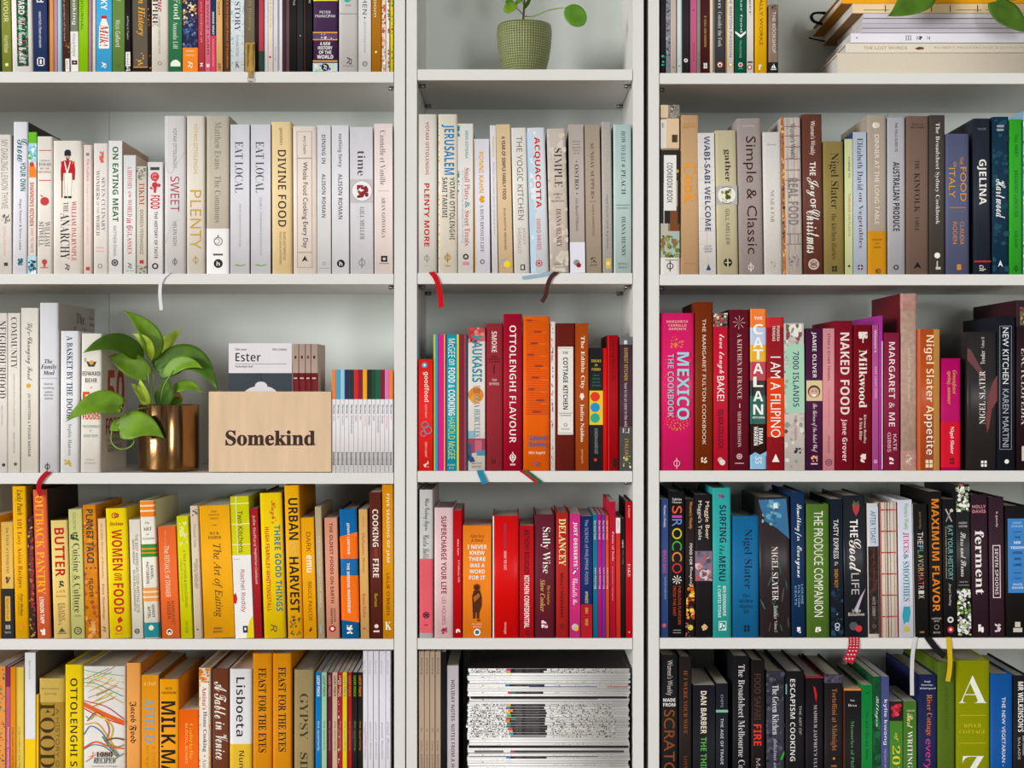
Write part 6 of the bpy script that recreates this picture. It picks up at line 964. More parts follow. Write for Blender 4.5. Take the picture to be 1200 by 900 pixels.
b(1122.2, 1138.4, 568, '232224', 'black book with white blossom photographs at top and bottom, right fourth shelf', SCT(0, 1, 570, 600, ['dcdcd6', 'b8bcb0', '6a8a4a', 'e8e8e4', '3a4a2c'], 60, 2.4, 112), SCT(0, 1, 690, 745, ['dcdcd6', 'b8bcb0', '6a8a4a', 'e8e8e4', '3a4a2c', '8ab03c'], 100, 2.4, 113), C(.4, 567.5, 2.4, 'd8502c'), H('HANISH', 's', 'd0ccc8', 613, 2.4, .5, .6), H('INGRAM', 's', 'd0ccc8', 617, 2.4, .5, .6), V('Stars and Stones', 'c', 'e0dcd8', 624, 676, .5, .4), H('food for', 's', 'b8b4b0', 682, 2, .5, .6), H('love and happiness', 's', 'b8b4b0', 686, 2, .5, .8), FR(.3, .85, 733, 742, .8, 'e0dcd8'), V('K', 'l', 'e0dcd8', 734, 741, .55, .3), l=-2.6, m='g')
b(1139, 1160, 580, '36202c', 'dark plum book with large white lower-case title about fermenting, right fourth shelf', H('HOLLY', 'b', 'd88a94', 594, 3.8, .5, .76), H('DAVIS', 'b', 'd88a94', 599.5, 3.8, .5, .76), V('ferment', 'r', 'efe6e4', 622, 697, .5, .5), SCT(.36, .66, 732, 742, ['efe6e4'], 10, 2.2, 114), l=-2.6, k='h')
b(1160.6, 1178.4, 583, '3a2430', 'plum book with a white outlined box around small capitals, right fourth shelf', V('b goody', 'M', 'd8c8cc', 600, 618, .5, .16), FR(.2, .72, 639, 701, 1, 'e0d0d2'), V('SEVEN SPOONS', 'M', 'e4d6d8', 643, 697, .46, .22), SCT(.3, .7, 731, 741, ['d8c8cc'], 14, 1.6, 115), l=-1.8, k='h')
b(1179.2, 1206, 593, '1b1819', 'black book with a light blue printed panel, cut by the right photo edge', R(.1, 1, 608, 695, '4284c4'), H('HARVEY', 'M', 'a8c8e4', 613, 2.4, .52, .4), H('PEKAR', 'M', 'a8c8e4', 617, 2.4, .52, .5), R(.35, .7, 623, 623.8, '1c3a5c'), H('THE', 'b', '16304c', 630, 3, .52, .24), H('NEW', 'b', 'dce8f4', 636, 3, .52, .3), H('YIDDISH', 'b', 'dce8f4', 642, 3, .52, .6), H('FOOD', 'b', '16304c', 648, 3, .52, .4), H('AND', 'b', '16304c', 655, 3, .52, .3), H('LAND', 'b', '16304c', 662, 3, .52, .36), R(.35, .7, 671, 671.8, '1c3a5c'), H('nigel', 's', '16304c', 678, 2.4, .52, .3), H('DAVID', 'M', 'dce8f4', 685, 2.4, .52, .4), H('RIEDER', 'M', 'dce8f4', 689, 2.4, .52, .5), R(.38, .62, 729, 735, 'c8c2b4'), R(.3, .7, 736, 741, 'c8c2b4'), l=-1.4, k='h', d=160)

# ---------------------------------------------------------------- right bookcase, fifth shelf
shelf(980, 'dark and green books on the fifth shelf of the right bookcase')
b(774, 794.6, 768, '1c1a1b', 'black book with brown letters SCRATCH under white words, right bottom shelf', V("Women's Weekly", 'n', 'b8b4b0', 774, 815, .5, .42), H('MADE', 'b', 'e4e0dc', 820.4, 4, .5, .7), H('FROM', 'b', 'e4e0dc', 826, 4, .5, .7), V('SCRATCH', 'n', '8a4a24', 832, 920, .5, .62), k='h')
b(795.8, 810.8, 770, '251d1c', 'dark brown book with copper serif capitals, right bottom shelf', V('IF I WERE YOUR WIFE', 'l', '9a5424', 786, 860, .5, .3), V('LOTTE DUNCAN', 'l', '8a4a24', 886, 930, .5, .26), k='h')
b(812, 838.2, 803, '1b1d24', 'black book with bold cream name and green title, right bottom shelf', V('DAN BARBER', 'b', 'e0d8c4', 810, 860, .48, .26), V('THE THIRD PLATE', 'b', '5aa84a', 864, 940, .48, .26), pg=M_PAGE, d=150)
b(839, 853.2, 801, '1c2028', 'dark navy book with a pale teal stripe across its spine, right bottom shelf', R(.0, 1, 832, 835, '8ab4a8'), V('CHEFS', 's', '9aa0a8', 814, 829, .5, .2), V('THE AGE OF TRADE', 'M', 'c0c4c8', 842, 896, .5, .24), d=150)
b(858.6, 878.6, 769, '17181c', 'tall black book with long white serif title, right bottom shelf', V('The Broadsheet Melbourne Cookbook', 'l', 'd0cccc', 779, 930, .52, .38), k='h')
b(880.4, 896.6, 774, '1c1514', 'dark book with a glowing red word FIRE on its spine, right bottom shelf', V('FOOD SAFARI', 's', '5a3c30', 790, 844, .45, .46), V('FIRE', 'b', 'e03c34', 849, 874, .45, .56), V('MAEVE', 's', 'a8a09c', 889, 925, .5, .3), k='h')
b(897.8, 919.8, 787, '3a3a46', 'mottled slate-dark book with white serif title and a green leaf, right bottom shelf', SCT(0, 1, 787, 980, ['2c2c38', '4a4a58', '5a5460', '22222c'], 90, 3, 120), V('The Green Kitchen', 'l', 'dcdce0', 803, 861, .5, .34), V('delicious and', 'q', 'a8a8b4', 866, 905, .5, .2), T([(.75, 890), (.95, 880), (.98, 884), (.85, 891)], '3aa03c'), k='h')
b(920.8, 943.2, 787, '17161a', 'black book with white spaced sans capitals about cooking, right bottom shelf', R(0, .06, 802, 814, '8ab0b4'), V('ESCAPISM COOKING', 'M', 'dcdad8', 796, 892, .36, .26), V('THE ART OF', 's', 'b0aca8', 827, 861, .76, .13), k='h')
b(943.6, 965.2, 793, '18141a', 'black book edged in red with a red chilli on its spine, right bottom shelf', T([(.44, 804), (.56, 806), (.64, 815), (.6, 824), (.52, 816)], 'b82430'), R(0, 1, 793, 794.6, 'a0202c'), V("MADHUR JAFFREY'S ULTIMATE", 'l', 'bcb6b8', 826, 920, .55, .2), k='h', cov='8a1c26')
b(966.2, 988.2, 791, '1f1b1d', 'dark book with grey speckled head and copper serif title, right bottom shelf', N(791, 800.5, '4a4658'), SCT(0, 1, 791, 800, ['3a3644', '5c5668', '2a2630'], 20, 2, 121), V('Tortellini at Midnight', 'l', 'a86c3c', 807, 880, .5, .34), C(.5, 889, 1.4, 'c88a44'), V('Emiko', 'l', 'a86c3c', 896, 925, .5, .3), k='h')
b(989.2, 1009.2, 807, '1e1b1d', 'black book with an orange top edge and green lettering, right bottom shelf', N(807, 809.4, 'd8813c'), H('Amy', 'l', 'd8d4d0', 821, 2.8, .48, .3), H('Besa', 'l', 'd8d4d0', 826.6, 2.8, .48, .5), V('Memories of Philippine Kitchens', 'l', '5a9a5c', 845, 950, .46, .26), cov='c0642c')
b(1009.6, 1022.8, 803, '17803c', 'slim bright green book with dark lettering, right bottom shelf', C(.5, 812, .9, '0c3a1c'), V('You and I Eat the Same', 'n', '0f4a24', 833, 890, .5, .24))
b(1023, 1032.2, 793, '1b5534', 'slim dark green book with white script and leaf pattern, right bottom shelf', SCT(0, 1, 800, 980, ['164a2c', '23683f', '12402a'], 60, 3, 122, 2), V('Tillagen', 'c', 'cfe0d4', 816, 852, .5, .5))
b(1032.6, 1042.2, 793, '4c5384', 'slim periwinkle blue book with white lower-case name, right bottom shelf', V('kylie kwong', 'M', 'e0e6f0', 820, 873, .5, .5), V('recipes and stories', 's', 'b0b8d0', 878, 920, .5, .4))
b(1042.6, 1058, 822, '4a8232', 'short green paperback with red cherries photo at its top, right bottom shelf', N(822, 845, '2a1c1c'), *[C(x_, y_, 2.5, c_) for x_, y_, c_ in ((.25, 830, 'c02c44'), (.5, 828, 'd03a50'), (.75, 827, 'b8283c'), (.4, 834, 'c83448'), (.65, 832, 'a82038'), (.3, 838, 'b02a40'), (.55, 837, 'd84a5c'))], V('of', 'q', 'd8c850', 859, 869, .5, .34), V('2013', 'l', 'd8cc50', 874, 920, .5, .6), d=130)
b(1058.6, 1074.2, 822, '4c762e', 'short green paperback with cream script and spaced white capitals, right bottom shelf', H('SOCCER', 's', 'e0e4d0', 833, 2, .55, .6), V('Best', 'c', 'e8e4a0', 836, 853, .5, .46), V('WRITING', 'l', 'eceee0', 857, 900, .5, .38), d=130)
b(1075.2, 1098.6, 791, '1e2650', 'navy book with orange and pink lettering under a tiny white name, right bottom shelf', H('Hugh', 'M', 'dfe2ec', 799, 2.4, .5, .3), H('Fearnley-', 'M', 'dfe2ec', 803, 2.4, .5, .6), H('Whittingstall', 'M', 'dfe2ec', 807, 2.4, .5, .8), V('River Cottage', 'l', 'd8793c', 814, 862, .56, .34), V('every day', 's', 'd83c94', 866, 930, .52, .42), k='h')
b(1099.2, 1119.2, 776, '5a6f24', 'tall dull green cloth book behind the yellow ribbon, right bottom shelf', V('RIVER COTTAGE', 'n', '4a5c1c', 806, 855, .5, .2), k='h', m='l')
b(1119.6, 1160.2, 774, '8f9410', 'very wide lime olive cloth book with large cream letter A, right bottom shelf', H('A', 'l', 'eceee0', 808, 32, .5, .84), R(.12, .88, 838, 838.8, 'c4b43c'), H('RIVER', 'l', 'd4c440', 850.5, 4, .5, .52), H('COTTAGE', 'l', 'd4c440', 857.6, 4, .5, .78), R(.12, .88, 870.6, 871.4, 'c4b43c'), H('Z', 'l', 'eceee0', 902, 32, .5, .7), k='h', m='l')
b(1160.8, 1187.2, 790, '16579c', 'wide blue book with white spaced capitals, right bottom shelf', V('THE NEW VEGETARIAN - ALICE HART', 'n', 'dfe8f0', 817, 940, .58, .16), k='h', d=180)
b(1188, 1206, 792, '1b1a1d', 'black book with bold white condensed capitals, bottom right corner of the photo', V("MR WILKINSON'S", 'b', 'e8e4e0', 799, 858, .45, .36), V('well dressed', 's', 'c8c4c0', 862, 885, .65, .16), V('SALADS', 's', 'c8c4c0', 864, 890, .35, .16), k='h')
# ---------------------------------------------------------------- plywood box with booklets
M_PLY = mat('birch_plywood', 'dfc09c', 0.55, noise=((60, 8, 9), 0.10))
M_BURN = mat('burnt_wood_lettering', '3a1a0e', 0.8, noise=((300, 300, 300), 0.35))
zs = PZ(553.3)
bx0, bx1 = PX(244.4), PX(388.3)
bxc, bw, bh, bd, bt = (bx0 + bx1) / 2, bx1 - bx0, PZ(459) - PZ(553.3), 0.155, 0.008
wb = thing('wooden_box', 'pale plywood box with dark burnt lettering between the brass pot and booklets', 'box', (bxc, 0.001, zs + 0.0002))
bm = bmesh.new()
box(bm, (-bw / 2, 0, 0), (bw / 2, bt, bh), 0.0007)
for f in bm.faces: f.material_index = 0
link('front_panel', tomesh('front_panel', bm, M_PLY), wb)
bm = bmesh.new()
vs, fs = text_shape('Somekind', 'R')
tx0, tx1, tz0, tz1 = PX(264) - bxc, PX(369.4) - bxc, PZ(522.6) - zs, PZ(504.4) - zs
bv = [bm.verts.new((tx0 + (tx1 - tx0) * u, 0.0004, tz0 + (tz1 - tz0) * v)) for u, v in vs]
for f in fs:
    try: bm.faces.new([bv[i] for i in f])
    except ValueError: pass
r_ = bmesh.ops.extrude_face_region(bm, geom=list(bm.faces))
for v in [g for g in r_['geom'] if isinstance(g, bmesh.types.BMVert)]: v.co.y -= 0.0006
bmesh.ops.recalc_face_normals(bm, faces=bm.faces)
lo_ = link('lettering', tomesh('lettering', bm, M_BURN), wb)
lo_['label'] = 'dark brown burnt serif lettering'
for sx in (-1, 1):
    bm = bmesh.new()
    xa = sx * (bw / 2 - bt / 2)
    box(bm, (xa - bt / 2, bt, 0), (xa + bt / 2, bd, bh), 0.0007)
    link('side_panel', tomesh('side_panel', bm, M_PLY), wb)
bm = bmesh.new()
box(bm, (-bw / 2 + bt, bd - bt, 0), (bw / 2 - bt, bd, bh), 0.0007)
link('back_panel', tomesh('back_panel', bm, M_PLY), wb)
bm = bmesh.new()
box(bm, (-bw / 2 + bt, bt, 0), (bw / 2 - bt, bd - bt, 0.006))
link('bottom_panel', tomesh('bottom_panel', bm, M_PLY), wb)

# the booklet facing forward in the box
ye = 0.030
zf = zs + 0.0065
ew, eh = PX(342, ye) - PX(268, ye), PZ(402.3, ye) - zf
et = thing('booklet', 'booklet facing forward in the plywood box, white title panel above a dark slate picture', 'booklet', (PX(305, ye), ye, zf))
bm = bmesh.new()
cl = bm.loops.layers.float_color.new('Col')
def q_(pts, c, y):
    f = bm.faces.new([bm.verts.new((x, y, z)) for x, z in pts])
    for lp in f.loops: lp[cl] = lin(c)
box(bm, (-ew / 2, 0, 0), (ew / 2, 0.0004, eh))
box(bm, (-ew / 2, 0.0044, 0), (ew / 2, 0.0048, eh))
box(bm, (-ew / 2, 0.0004, 0), (-ew / 2 + 0.0004, 0.0044, eh))
for f in bm.faces:
    for lp in f.loops: lp[cl] = lin('e4e0e4')
ex = lambda p: PX(p, ye) - PX(305, ye)
ez = lambda p: PZ(p, ye) - zf
q_([(-ew / 2, 0), (ew / 2, 0), (ew / 2, ez(437.2)), (-ew / 2, ez(437.2))], '3c454c', -0.0001)
q_([(ex(276), ez(426.8)), (ex(336), ez(426.8)), (ex(336), ez(426.3)), (ex(276), ez(426.3))], '6a686c', -0.0001)
q_([(ex(a), ez(d)) for a, d in ((287, 459.5), (287.5, 458), (293, 454.6), (298.4, 453), (299.4, 450), (302, 447.8), (305.6, 447.2), (309.4, 447.8), (312.4, 450), (313.4, 453), (318, 454.2), (323, 457.4), (324.4, 459.5), (324.4, 470), (287, 470))], 'e4e0e4', -0.0002)
q_([(ex(306.2), ez(447)), (ex(306.8), ez(447)), (ex(306.8), ez(438)), (ex(306.2), ez(438))], '20262c', -0.0002)
for i_ in range(14):
    a0, a1 = i_ / 14 * 1.57, (i_ + 1) / 14 * 1.57
    g0 = lambda a, r: (ex(270 + 33 * math.sin(a) * r), ez(437.4 + 0) - 0.0206 * r * (math.cos(a)) )
    q_([g0(a0, 1), g0(a1, 1), g0(a1, .985), g0(a0, .985)], '20262c', -0.0002)
for s, st, x0, x1, y0, y1 in (('Take away', 'M', 275.4, 289, 411.4, 408), ('Mat Lindsay', 'M', 319.6, 336, 411.4, 408), ('Ester', 'M', 276, 305.4, 423.6, 413.6), ("Yesterday's loaf", 'M', 275.4, 296.4, 431.4, 428)):
    vs, fs = text_shape(s, st)
    bv = [bm.verts.new((ex(x0) + (ex(x1) - ex(x0)) * u, -0.0002, ez(y0) + (ez(y1) - ez(y0)) * v)) for u, v in vs]
    for f in fs:
        try:
            f = bm.faces.new([bv[i] for i in f])
            for lp in f.loops: lp[cl] = lin('242226')
        except ValueError: pass
link('cover', tomesh('cover', bm, M_GLOSS), et)
bm = bmesh.new()
box(bm, (-ew / 2 + 0.0005, 0.0005, 0.0003), (ew / 2 - 0.0004, 0.0043, eh - 0.0003))
link('pages', tomesh('pages', bm, M_PAGEG), et)
for i, (x0, x1, w_) in enumerate([(343.2, 350, 'first'), (350.4, 357.8, 'second'), (358.2, 364.2, 'third'), (364.6, 372.4, 'last')]):
    b(x0, x1, 403.2, 'b5a093', 'taupe and dark red booklet standing in the plywood box, %s of four spines' % w_, N(437.2, 548, '681a20'), R(.3, .6, 417, 420.5, '5a1a20'), R(.15, .75, 442.6, 444.2, 'd8b8b0'), R(.35, 1, 446, 460, '7c242a'), bot=548.8, yo=.03, d=100, name='booklet', cat='booklet', group='booklets standing in the plywood box', k='p')

# ---------------------------------------------------------------- plants
def leafmat(name, c, r=0.5):
    m = mat(name, c, r, noise=((45, 45, 45), 0.3), spec=0.35)
    m.node_tree.nodes['Principled BSDF'].inputs['Subsurface Weight'].default_value = 0.0
    return m
LM = {'m': leafmat('leaf_mid_green', '6d961a'), 'd': leafmat('leaf_dark_green', '4b7212'), 'l': leafmat('leaf_pale_green', 'a6bf34'), 'p': leafmat('round_leaf_green', '538610')}
M_STEM = mat('green_stem', '7a9a3c', 0.5)
M_BROWN = mat('woody_stem', '6a4a30', 0.7)
M_SOIL = mat('dark_potting_soil', '3a2a20', 0.95, noise=((200, 200, 200), 0.5), bump=('noise', (300, 300, 300), 1.0))

def leaf(parent, base, tip, wid, nrm, sag=0.0, fold=0.15, m='m', shape='heart', mid=None):
    """base and tip: (px, py, depth); wid in pixels; nrm: where the upper face looks; sag: arch along nrm, as a share of the length"""
    A, B = P(*base), P(*tip)
    L = (B - A).length
    n0 = Vector(nrm).normalized()
    M_ = P(*mid) if mid else (A + B) / 2 + n0 * L * sag
    W_ = wid * K((base[2] + tip[2]) / 2) / 2
    bm = bmesh.new()
    NU, NV = 22, 8
    prof = []
    for i in range(NU + 1):
        u = i / NU
        if shape == 'heart': h = (u ** 0.5) * ((1 - u) ** 1.1) * 2.68
        elif shape == 'lance': h = (u ** 0.7) * ((1 - u) ** 1.1) * 3.3
        else: h = math.sqrt(max(0.0, 1 - (2 * u - 1) ** 2))
        prof.append(min(1.0, h) * W_)
    rows = []
    for i in range(NU + 1):
        u = i / NU
        c = A * (1 - u) ** 2 + M_ * 2 * u * (1 - u) + B * u * u
        t = ((M_ - A) * (1 - u) + (B - M_) * u).normalized()
        n = (n0 - t * n0.dot(t)).normalized()
        s = t.cross(n)
        row = []
        for j in range(NV + 1):
            v = 2 * j / NV - 1
            back = 0.0
            if shape == 'heart' and u < 0.18: back = -0.10 * L * (1 - u / 0.18) * min(1, abs(v) * 1.2) * (1 if i else 0)
            hw = prof[i] if i not in (0,) else W_ * (0.02)
            wave = 0.03 * W_ * math.sin(9 * u + 3 * v)
            row.append(bm.verts.new(c + s * hw * v + n * (fold * hw * abs(v) ** 1.3 + wave) + t * back))
        rows.append(row)
    for r0, r1 in zip(rows, rows[1:]):
        for j in range(NV):
            f = bm.faces.new((r0[j], r0[j + 1], r1[j + 1], r1[j]))
            f.smooth = True
    bmesh.ops.remove_doubles(bm, verts=bm.verts, dist=1e-6)
    bmesh.ops.recalc_face_normals(bm, faces=bm.faces)
    o = link('leaf', tomesh('leaf', bm, LM[m]), parent)
    sm = o.modifiers.new('thick', 'SOLIDIFY')
    sm.thickness = 0.0005
    sm.offset = 0
    o.matrix_parent_inverse = Matrix.Translation(-parent.location)
    return o
def stem(parent, pts, r, m, name='stem', taper=0.8):
    bm = bmesh.new()
    tube(bm, spline([P(*p) for p in pts], 8), r, 8, taper)
    for f in bm.faces: f.smooth = True
    o = link(name, tomesh(name, bm, m), parent)
    o.matrix_parent_inverse = Matrix.Translation(-parent.location)
    return o

# pothos in the brass pot
M_BRASS = bpy.data.materials.new('brushed_brass')
M_BRASS.use_nodes = True
nt = M_BRASS.node_tree
pb_ = nt.nodes['Principled BSDF']
pb_.inputs['Metallic'].default_value = 1.0
pb_.inputs['Base Color'].default_value = lin('94704a')
pb_.inputs['Roughness'].default_value = 0.16
yc = 0.0590
PR = (233 - 163) / 2 * K(0.045)
pl = thing('potted_plant', 'trailing green plant with pointed leaves in a shiny brass pot beside white books', 'plant', (PX(198, yc), yc, PZ(553.8) + 0.0003))
hh = PZ(474.8, 0.01) - PZ(553.8)
bm = bmesh.new()
lathe(bm, [(0.001, 0), (PR * .93, 0), (PR * .985, .0012), (PR, .005), (PR, hh - .0012), (PR - .0006, hh), (PR - .0018, hh), (PR - .0024, hh - .001), (PR - .0024, .004), (0.001, .004)], 96)
bmesh.ops.recalc_face_normals(bm, faces=bm.faces)
o = link('pot', tomesh('pot', bm, M_BRASS, True), pl)
o['label'] = 'shiny brass cylindrical pot'
bm = bmesh.new()
lathe(bm, [(0.001, hh - .010), (PR * .6, hh - .011), (PR - .0026, hh - .013)], 40)
link('soil', tomesh('soil', bm, M_SOIL, True), pl)
up = (0, -.8, .6)
fr = (0, -1, .15)
leaf(pl, (176, 422, .05), (144.7, 363.5, .045), 26, (.45, -.85, .15), .05, .22, 'm', 'lance', mid=(190, 392, .035))
leaf(pl, (177, 422, .046), (155, 391, .036), 15, (-.35, -.9, .2), .1, .2, 'l', 'lance', mid=(178, 398, .028))
leaf(pl, (183, 418, .07), (212.8, 385, .075), 18, (-.3, -.9, .2), .05, .25, 'l', 'lance')
leaf(pl, (168, 420, .05), (97.5, 413.5, -.04), 27, (-.1, -.92, .35), .08, .2, 'd', 'lance', mid=(138, 389, -.01))
leaf(pl, (174, 440, .045), (127, 417.6, .025), 29, (0, -.95, .3), .06, .2, 'm', 'heart', mid=(146, 421, .03))
leaf(pl, (180, 428, .055), (206, 415, .055), 17, (.2, -.9, .3), .1, .2, 'd', 'heart')
leaf(pl, (186, 437, .05), (255.5, 458.5, .03), 37, (.2, -.88, .4), .08, .2, 'd', 'heart', mid=(228, 396, .05))
leaf(pl, (191, 442, .046), (238, 432, .025), 19, (0, -.9, .3), .1, .15, 'm', 'lance', mid=(212, 415, .03))
leaf(pl, (204, 457, .06), (237.5, 461, .055), 15, (0, -.85, .5), .12, .2, 'm', 'heart', mid=(222, 445, .055))
leaf(pl, (190, 475, .05), (197, 442, .05), 22, (.15, -1, .1), .02, .12, 'd', 'heart')
leaf(pl, (197, 438, .075), (207, 408, .08), 16, (.3, -1, .1), .02, .2, 'd', 'heart')
leaf(pl, (173, 474, .04), (164, 444, .035), 15, (-.3, -1, .2), .08, .25, 'l', 'heart')
leaf(pl, (172, 470, .042), (154, 449, .03), 12, (.5, -.8, .2), .1, .3, 'l', 'lance')
leaf(pl, (142, 476, -.018), (77.5, 494, -.042), 30, (-.05, -.93, .35), .05, .12, 'm', 'heart', mid=(112, 461, -.034))
leaf(pl, (140, 505, -.010), (192.3, 513.5, -.020), 35, (.1, -.92, .38), .05, .14, 'm', 'heart', mid=(166, 489, -.018))
leaf(pl, (144, 496, .0), (128.5, 504, -.004), 17, (-.3, -.9, .3), .04, .2, 'm', 'heart')
leaf(pl, (206, 474, .07), (207, 457, .07), 15, (.4, -1, 0), .05, .2, 'l', 'heart').data.materials[0] = leafmat('leaf_yellowing', 'a8742c')
leaf(pl, (203, 468, .065), (214, 475, .06), 11, (.3, -.9, .4), .1, .2, 'd', 'heart')
for pts in ([(176, 480, .055), (175, 455, .045), (173, 430, .045)], [(179, 480, .06), (179, 450, .05), (182, 430, .055)], [(188, 480, .055), (191, 455, .04), (203, 434, .035)], [(173, 478, .045), (162, 462, .035), (158, 450, .03)],
            [(178, 480, .03), (168, 478, .012), (155, 482, -.002), (147, 486, -.012), (142, 476, -.018)], [(131, 504, .0), (131, 518, .004), (140, 526, .0), (152, 524, .0), (157, 516, -.006), (146, 507, -.012)], [(160, 484, .004), (148, 494, -.002), (137, 500, .0), (131, 505, .0)], [(196, 480, .06), (204, 462, .06), (206, 457, .06)]):
    stem(pl, pts, .0013, M_STEM)

# pilea in the ribbed green pot
M_CER = mat('ribbed_green_glaze', '5a662c', 0.4, noise=((30, 30, 160), 0.35))
nt = M_CER.node_tree
bs = nt.nodes['Principled BSDF']
tc = nt.nodes.new('ShaderNodeTexCoord')
sx_ = nt.nodes.new('ShaderNodeSeparateXYZ')
nt.links.new(tc.outputs['Object'], sx_.inputs[0])
at = nt.nodes.new('ShaderNodeMath'); at.operation = 'ARCTAN2'
nt.links.new(sx_.outputs[0], at.inputs[0]); nt.links.new(sx_.outputs[1], at.inputs[1])
def math_(op, a, bval):
    n = nt.nodes.new('ShaderNodeMath'); n.operation = op
    nt.links.new(a, n.inputs[0])
    if isinstance(bval, (int, float)): n.inputs[1].default_value = bval
    elif bval is not None: nt.links.new(bval, n.inputs[1])
    return n.outputs[0]
s1 = math_('SINE', math_('MULTIPLY', at.outputs[0], 62.0), None)
s2 = math_('SINE', math_('MULTIPLY', sx_.outputs[2], 1500.0), None)
mxm = math_('MAXIMUM', s1, s2)
rr_ = nt.nodes.new('ShaderNodeMapRange')
rr_.inputs[1].default_value, rr_.inputs[2].default_value = 0.55, 1.0
nt.links.new(mxm, rr_.inputs[0])
old = bs.inputs['Base Color'].links[0].from_socket
mx = nt.nodes.new('ShaderNodeMix'); mx.data_type = 'RGBA'
nt.links.new(rr_.outputs[0], mx.inputs[0])
nt.links.new(old, mx.inputs[6])
mx.inputs[7].default_value = lin('9ea070')
nt.links.new(mx.outputs[2], bs.inputs['Base Color'])
bp = nt.nodes.new('ShaderNodeBump'); bp.inputs['Strength'].default_value = 0.6; bp.inputs['Distance'].default_value = 0.0008
nt.links.new(mxm, bp.inputs['Height']); nt.links.new(bp.outputs[0], bs.inputs['Normal'])
yg = 0.085
kg = K(yg)
zg = PZ(81.3)
gp = thing('potted_plant', 'small round-leaved plant in a ribbed green ceramic pot, alone on the middle top shelf', 'plant', (PX(614.4, yg), yg, zg + .0003))
R0 = 65 / 2 * K(yg - .02)
hp = PZ(30.5, yg) - zg
bm = bmesh.new()
pf = [(0.001, 0), (R0 * .60, 0), (R0 * .66, .003), (R0 * .78, hp * .15), (R0 * .89, hp * .36), (R0 * .965, hp * .6), (R0, hp * .82), (R0, hp * .92), (R0 * .985, hp * .97), (R0 * .965, hp), (R0 * .93, hp), (R0 * .925, hp * .96), (R0 * .9, hp * .6), (0.001, hp * .55)]
lathe(bm, pf, 96)
bmesh.ops.recalc_face_normals(bm, faces=bm.faces)
o = link('pot', tomesh('pot', bm, M_CER, True), gp)
bm = bmesh.new()
lathe(bm, [(0.001, hp * .93), (R0 * .5, hp * .92), (R0 * .922, hp * .90)], 40)
link('soil', tomesh('soil', bm, M_SOIL, True), gp)
stem(gp, [(613, 34, yg), (613, 24, yg), (614, 12, yg), (614.5, -4, yg), (613, -22, yg)], .0022, M_BROWN, taper=.6)
stem(gp, [(614, 19, yg), (625, 19, yg - .01), (640, 13, yg - .02), (655, 9.6, yg - .025), (664, 9.4, yg - .03)], .0013, M_STEM)
stem(gp, [(613, 17, yg), (608, 12, yg - .01), (603, 8, yg - .02)], .0008, M_BROWN)
stem(gp, [(614, 8, yg), (612, 2, yg - .01), (606, 3.5, yg - .012), (603, 6, yg - .014)], .0008, M_STEM)
stem(gp, [(614, 12, yg), (617, 6, yg - .01), (620, -2, yg - .015)], .0008, M_STEM)
stem(gp, [(613.5, -10, yg), (600, -22, yg - .01), (588, -30, yg - .02)], .0008, M_STEM)
stem(gp, [(613.5, -16, yg), (630, -30, yg - .01), (640, -40, yg - .015)], .0008, M_STEM)
leaf(gp, (664, 8, yg - .03), (684.5, 29, yg - .035), 24, (-.15, -1, .15), .06, .06, 'p', 'round')
leaf(gp, (604.5, 4, yg - .02), (592, 15.5, yg - .026), 14.5, (-.3, -1, .3), .05, .22, 'm', 'round')
leaf(gp, (603, 6, yg - .016), (592.4, 1.5, yg - .02), 10, (-.3, -1, .5), .05, .12, 'p', 'round')
leaf(gp, (614, 10.5, yg - .01), (621.5, -3, yg - .02), 6, (.7, -.7, .1), .05, .1, 'd', 'round')
leaf(gp, (604, 4.5, yg - .01), (613.5, -2, yg - .014), 6, (.1, -.8, .5), .05, .1, 'd', 'round')
leaf(gp, (588, -30, yg - .02), (572, -44, yg - .03), 21, (-.2, -1, .3), .05, .08, 'p', 'round')
leaf(gp, (640, -40, yg - .015), (657, -55, yg - .03), 22, (.2, -1, .3), .05, .08, 'p', 'round')
leaf(gp, (613, -22, yg), (606, -46, yg - .02), 20, (0, -1, .3), .05, .08, 'p', 'round')

# trailing plant above the flat stack: its pot stands on the stack, just out of the frame
yt = 0.085
tp = thing('potted_plant', 'trailing heart-leaved plant whose two dark leaves hang over the flat stack at top right', 'plant', (PX(1150, yt), yt, PZ(-8.2, .016) + .0002))
M_TERRA = mat('grey_glazed_pot', '8a8a84', 0.4, noise=((20, 20, 20), .1))
bm = bmesh.new()
lathe(bm, [(0.001, 0), (.036, 0), (.040, .004), (.047, .08), (.048, .085), (.045, .085), (.044, .07), (.001, .068)], 64)
bmesh.ops.recalc_face_normals(bm, faces=bm.faces)
link('pot', tomesh('pot', bm, M_TERRA, True), tp)
bm = bmesh.new()
lathe(bm, [(0.001, .076), (.044, .074)], 40)
link('soil', tomesh('soil', bm, M_SOIL, True), tp)
stem(tp, [(1140, -62, .085), (1118, -72, .03), (1096, -45, -.012), (1083, -17, -.02)], .0013, M_STEM)
stem(tp, [(1152, -64, .085), (1158, -74, .03), (1164, -40, -.012), (1167, 4, -.02)], .0013, M_STEM)
stem(tp, [(1158, -64, .085), (1180, -76, .03), (1200, -36, -.005), (1196, -4, -.006), (1178, 0, -.008), (1167, 2, -.012)], .0013, M_STEM)
leaf(tp, (1084, -16, -.02), (1040, 19, -.026), 41, (.1, -.9, .4), .05, .12, 'd', 'heart', mid=(1075, 4, -.032))
leaf(tp, (1166, 2, -.02), (1213, 37, -.03), 37, (.1, -.9, .4), .06, .10, 'd', 'heart', mid=(1183, 26, -.032))
leaf(tp, (1130, -72, .04), (1106, -98, .02), 28, (0, -.8, .6), .05, .1, 'm', 'heart')
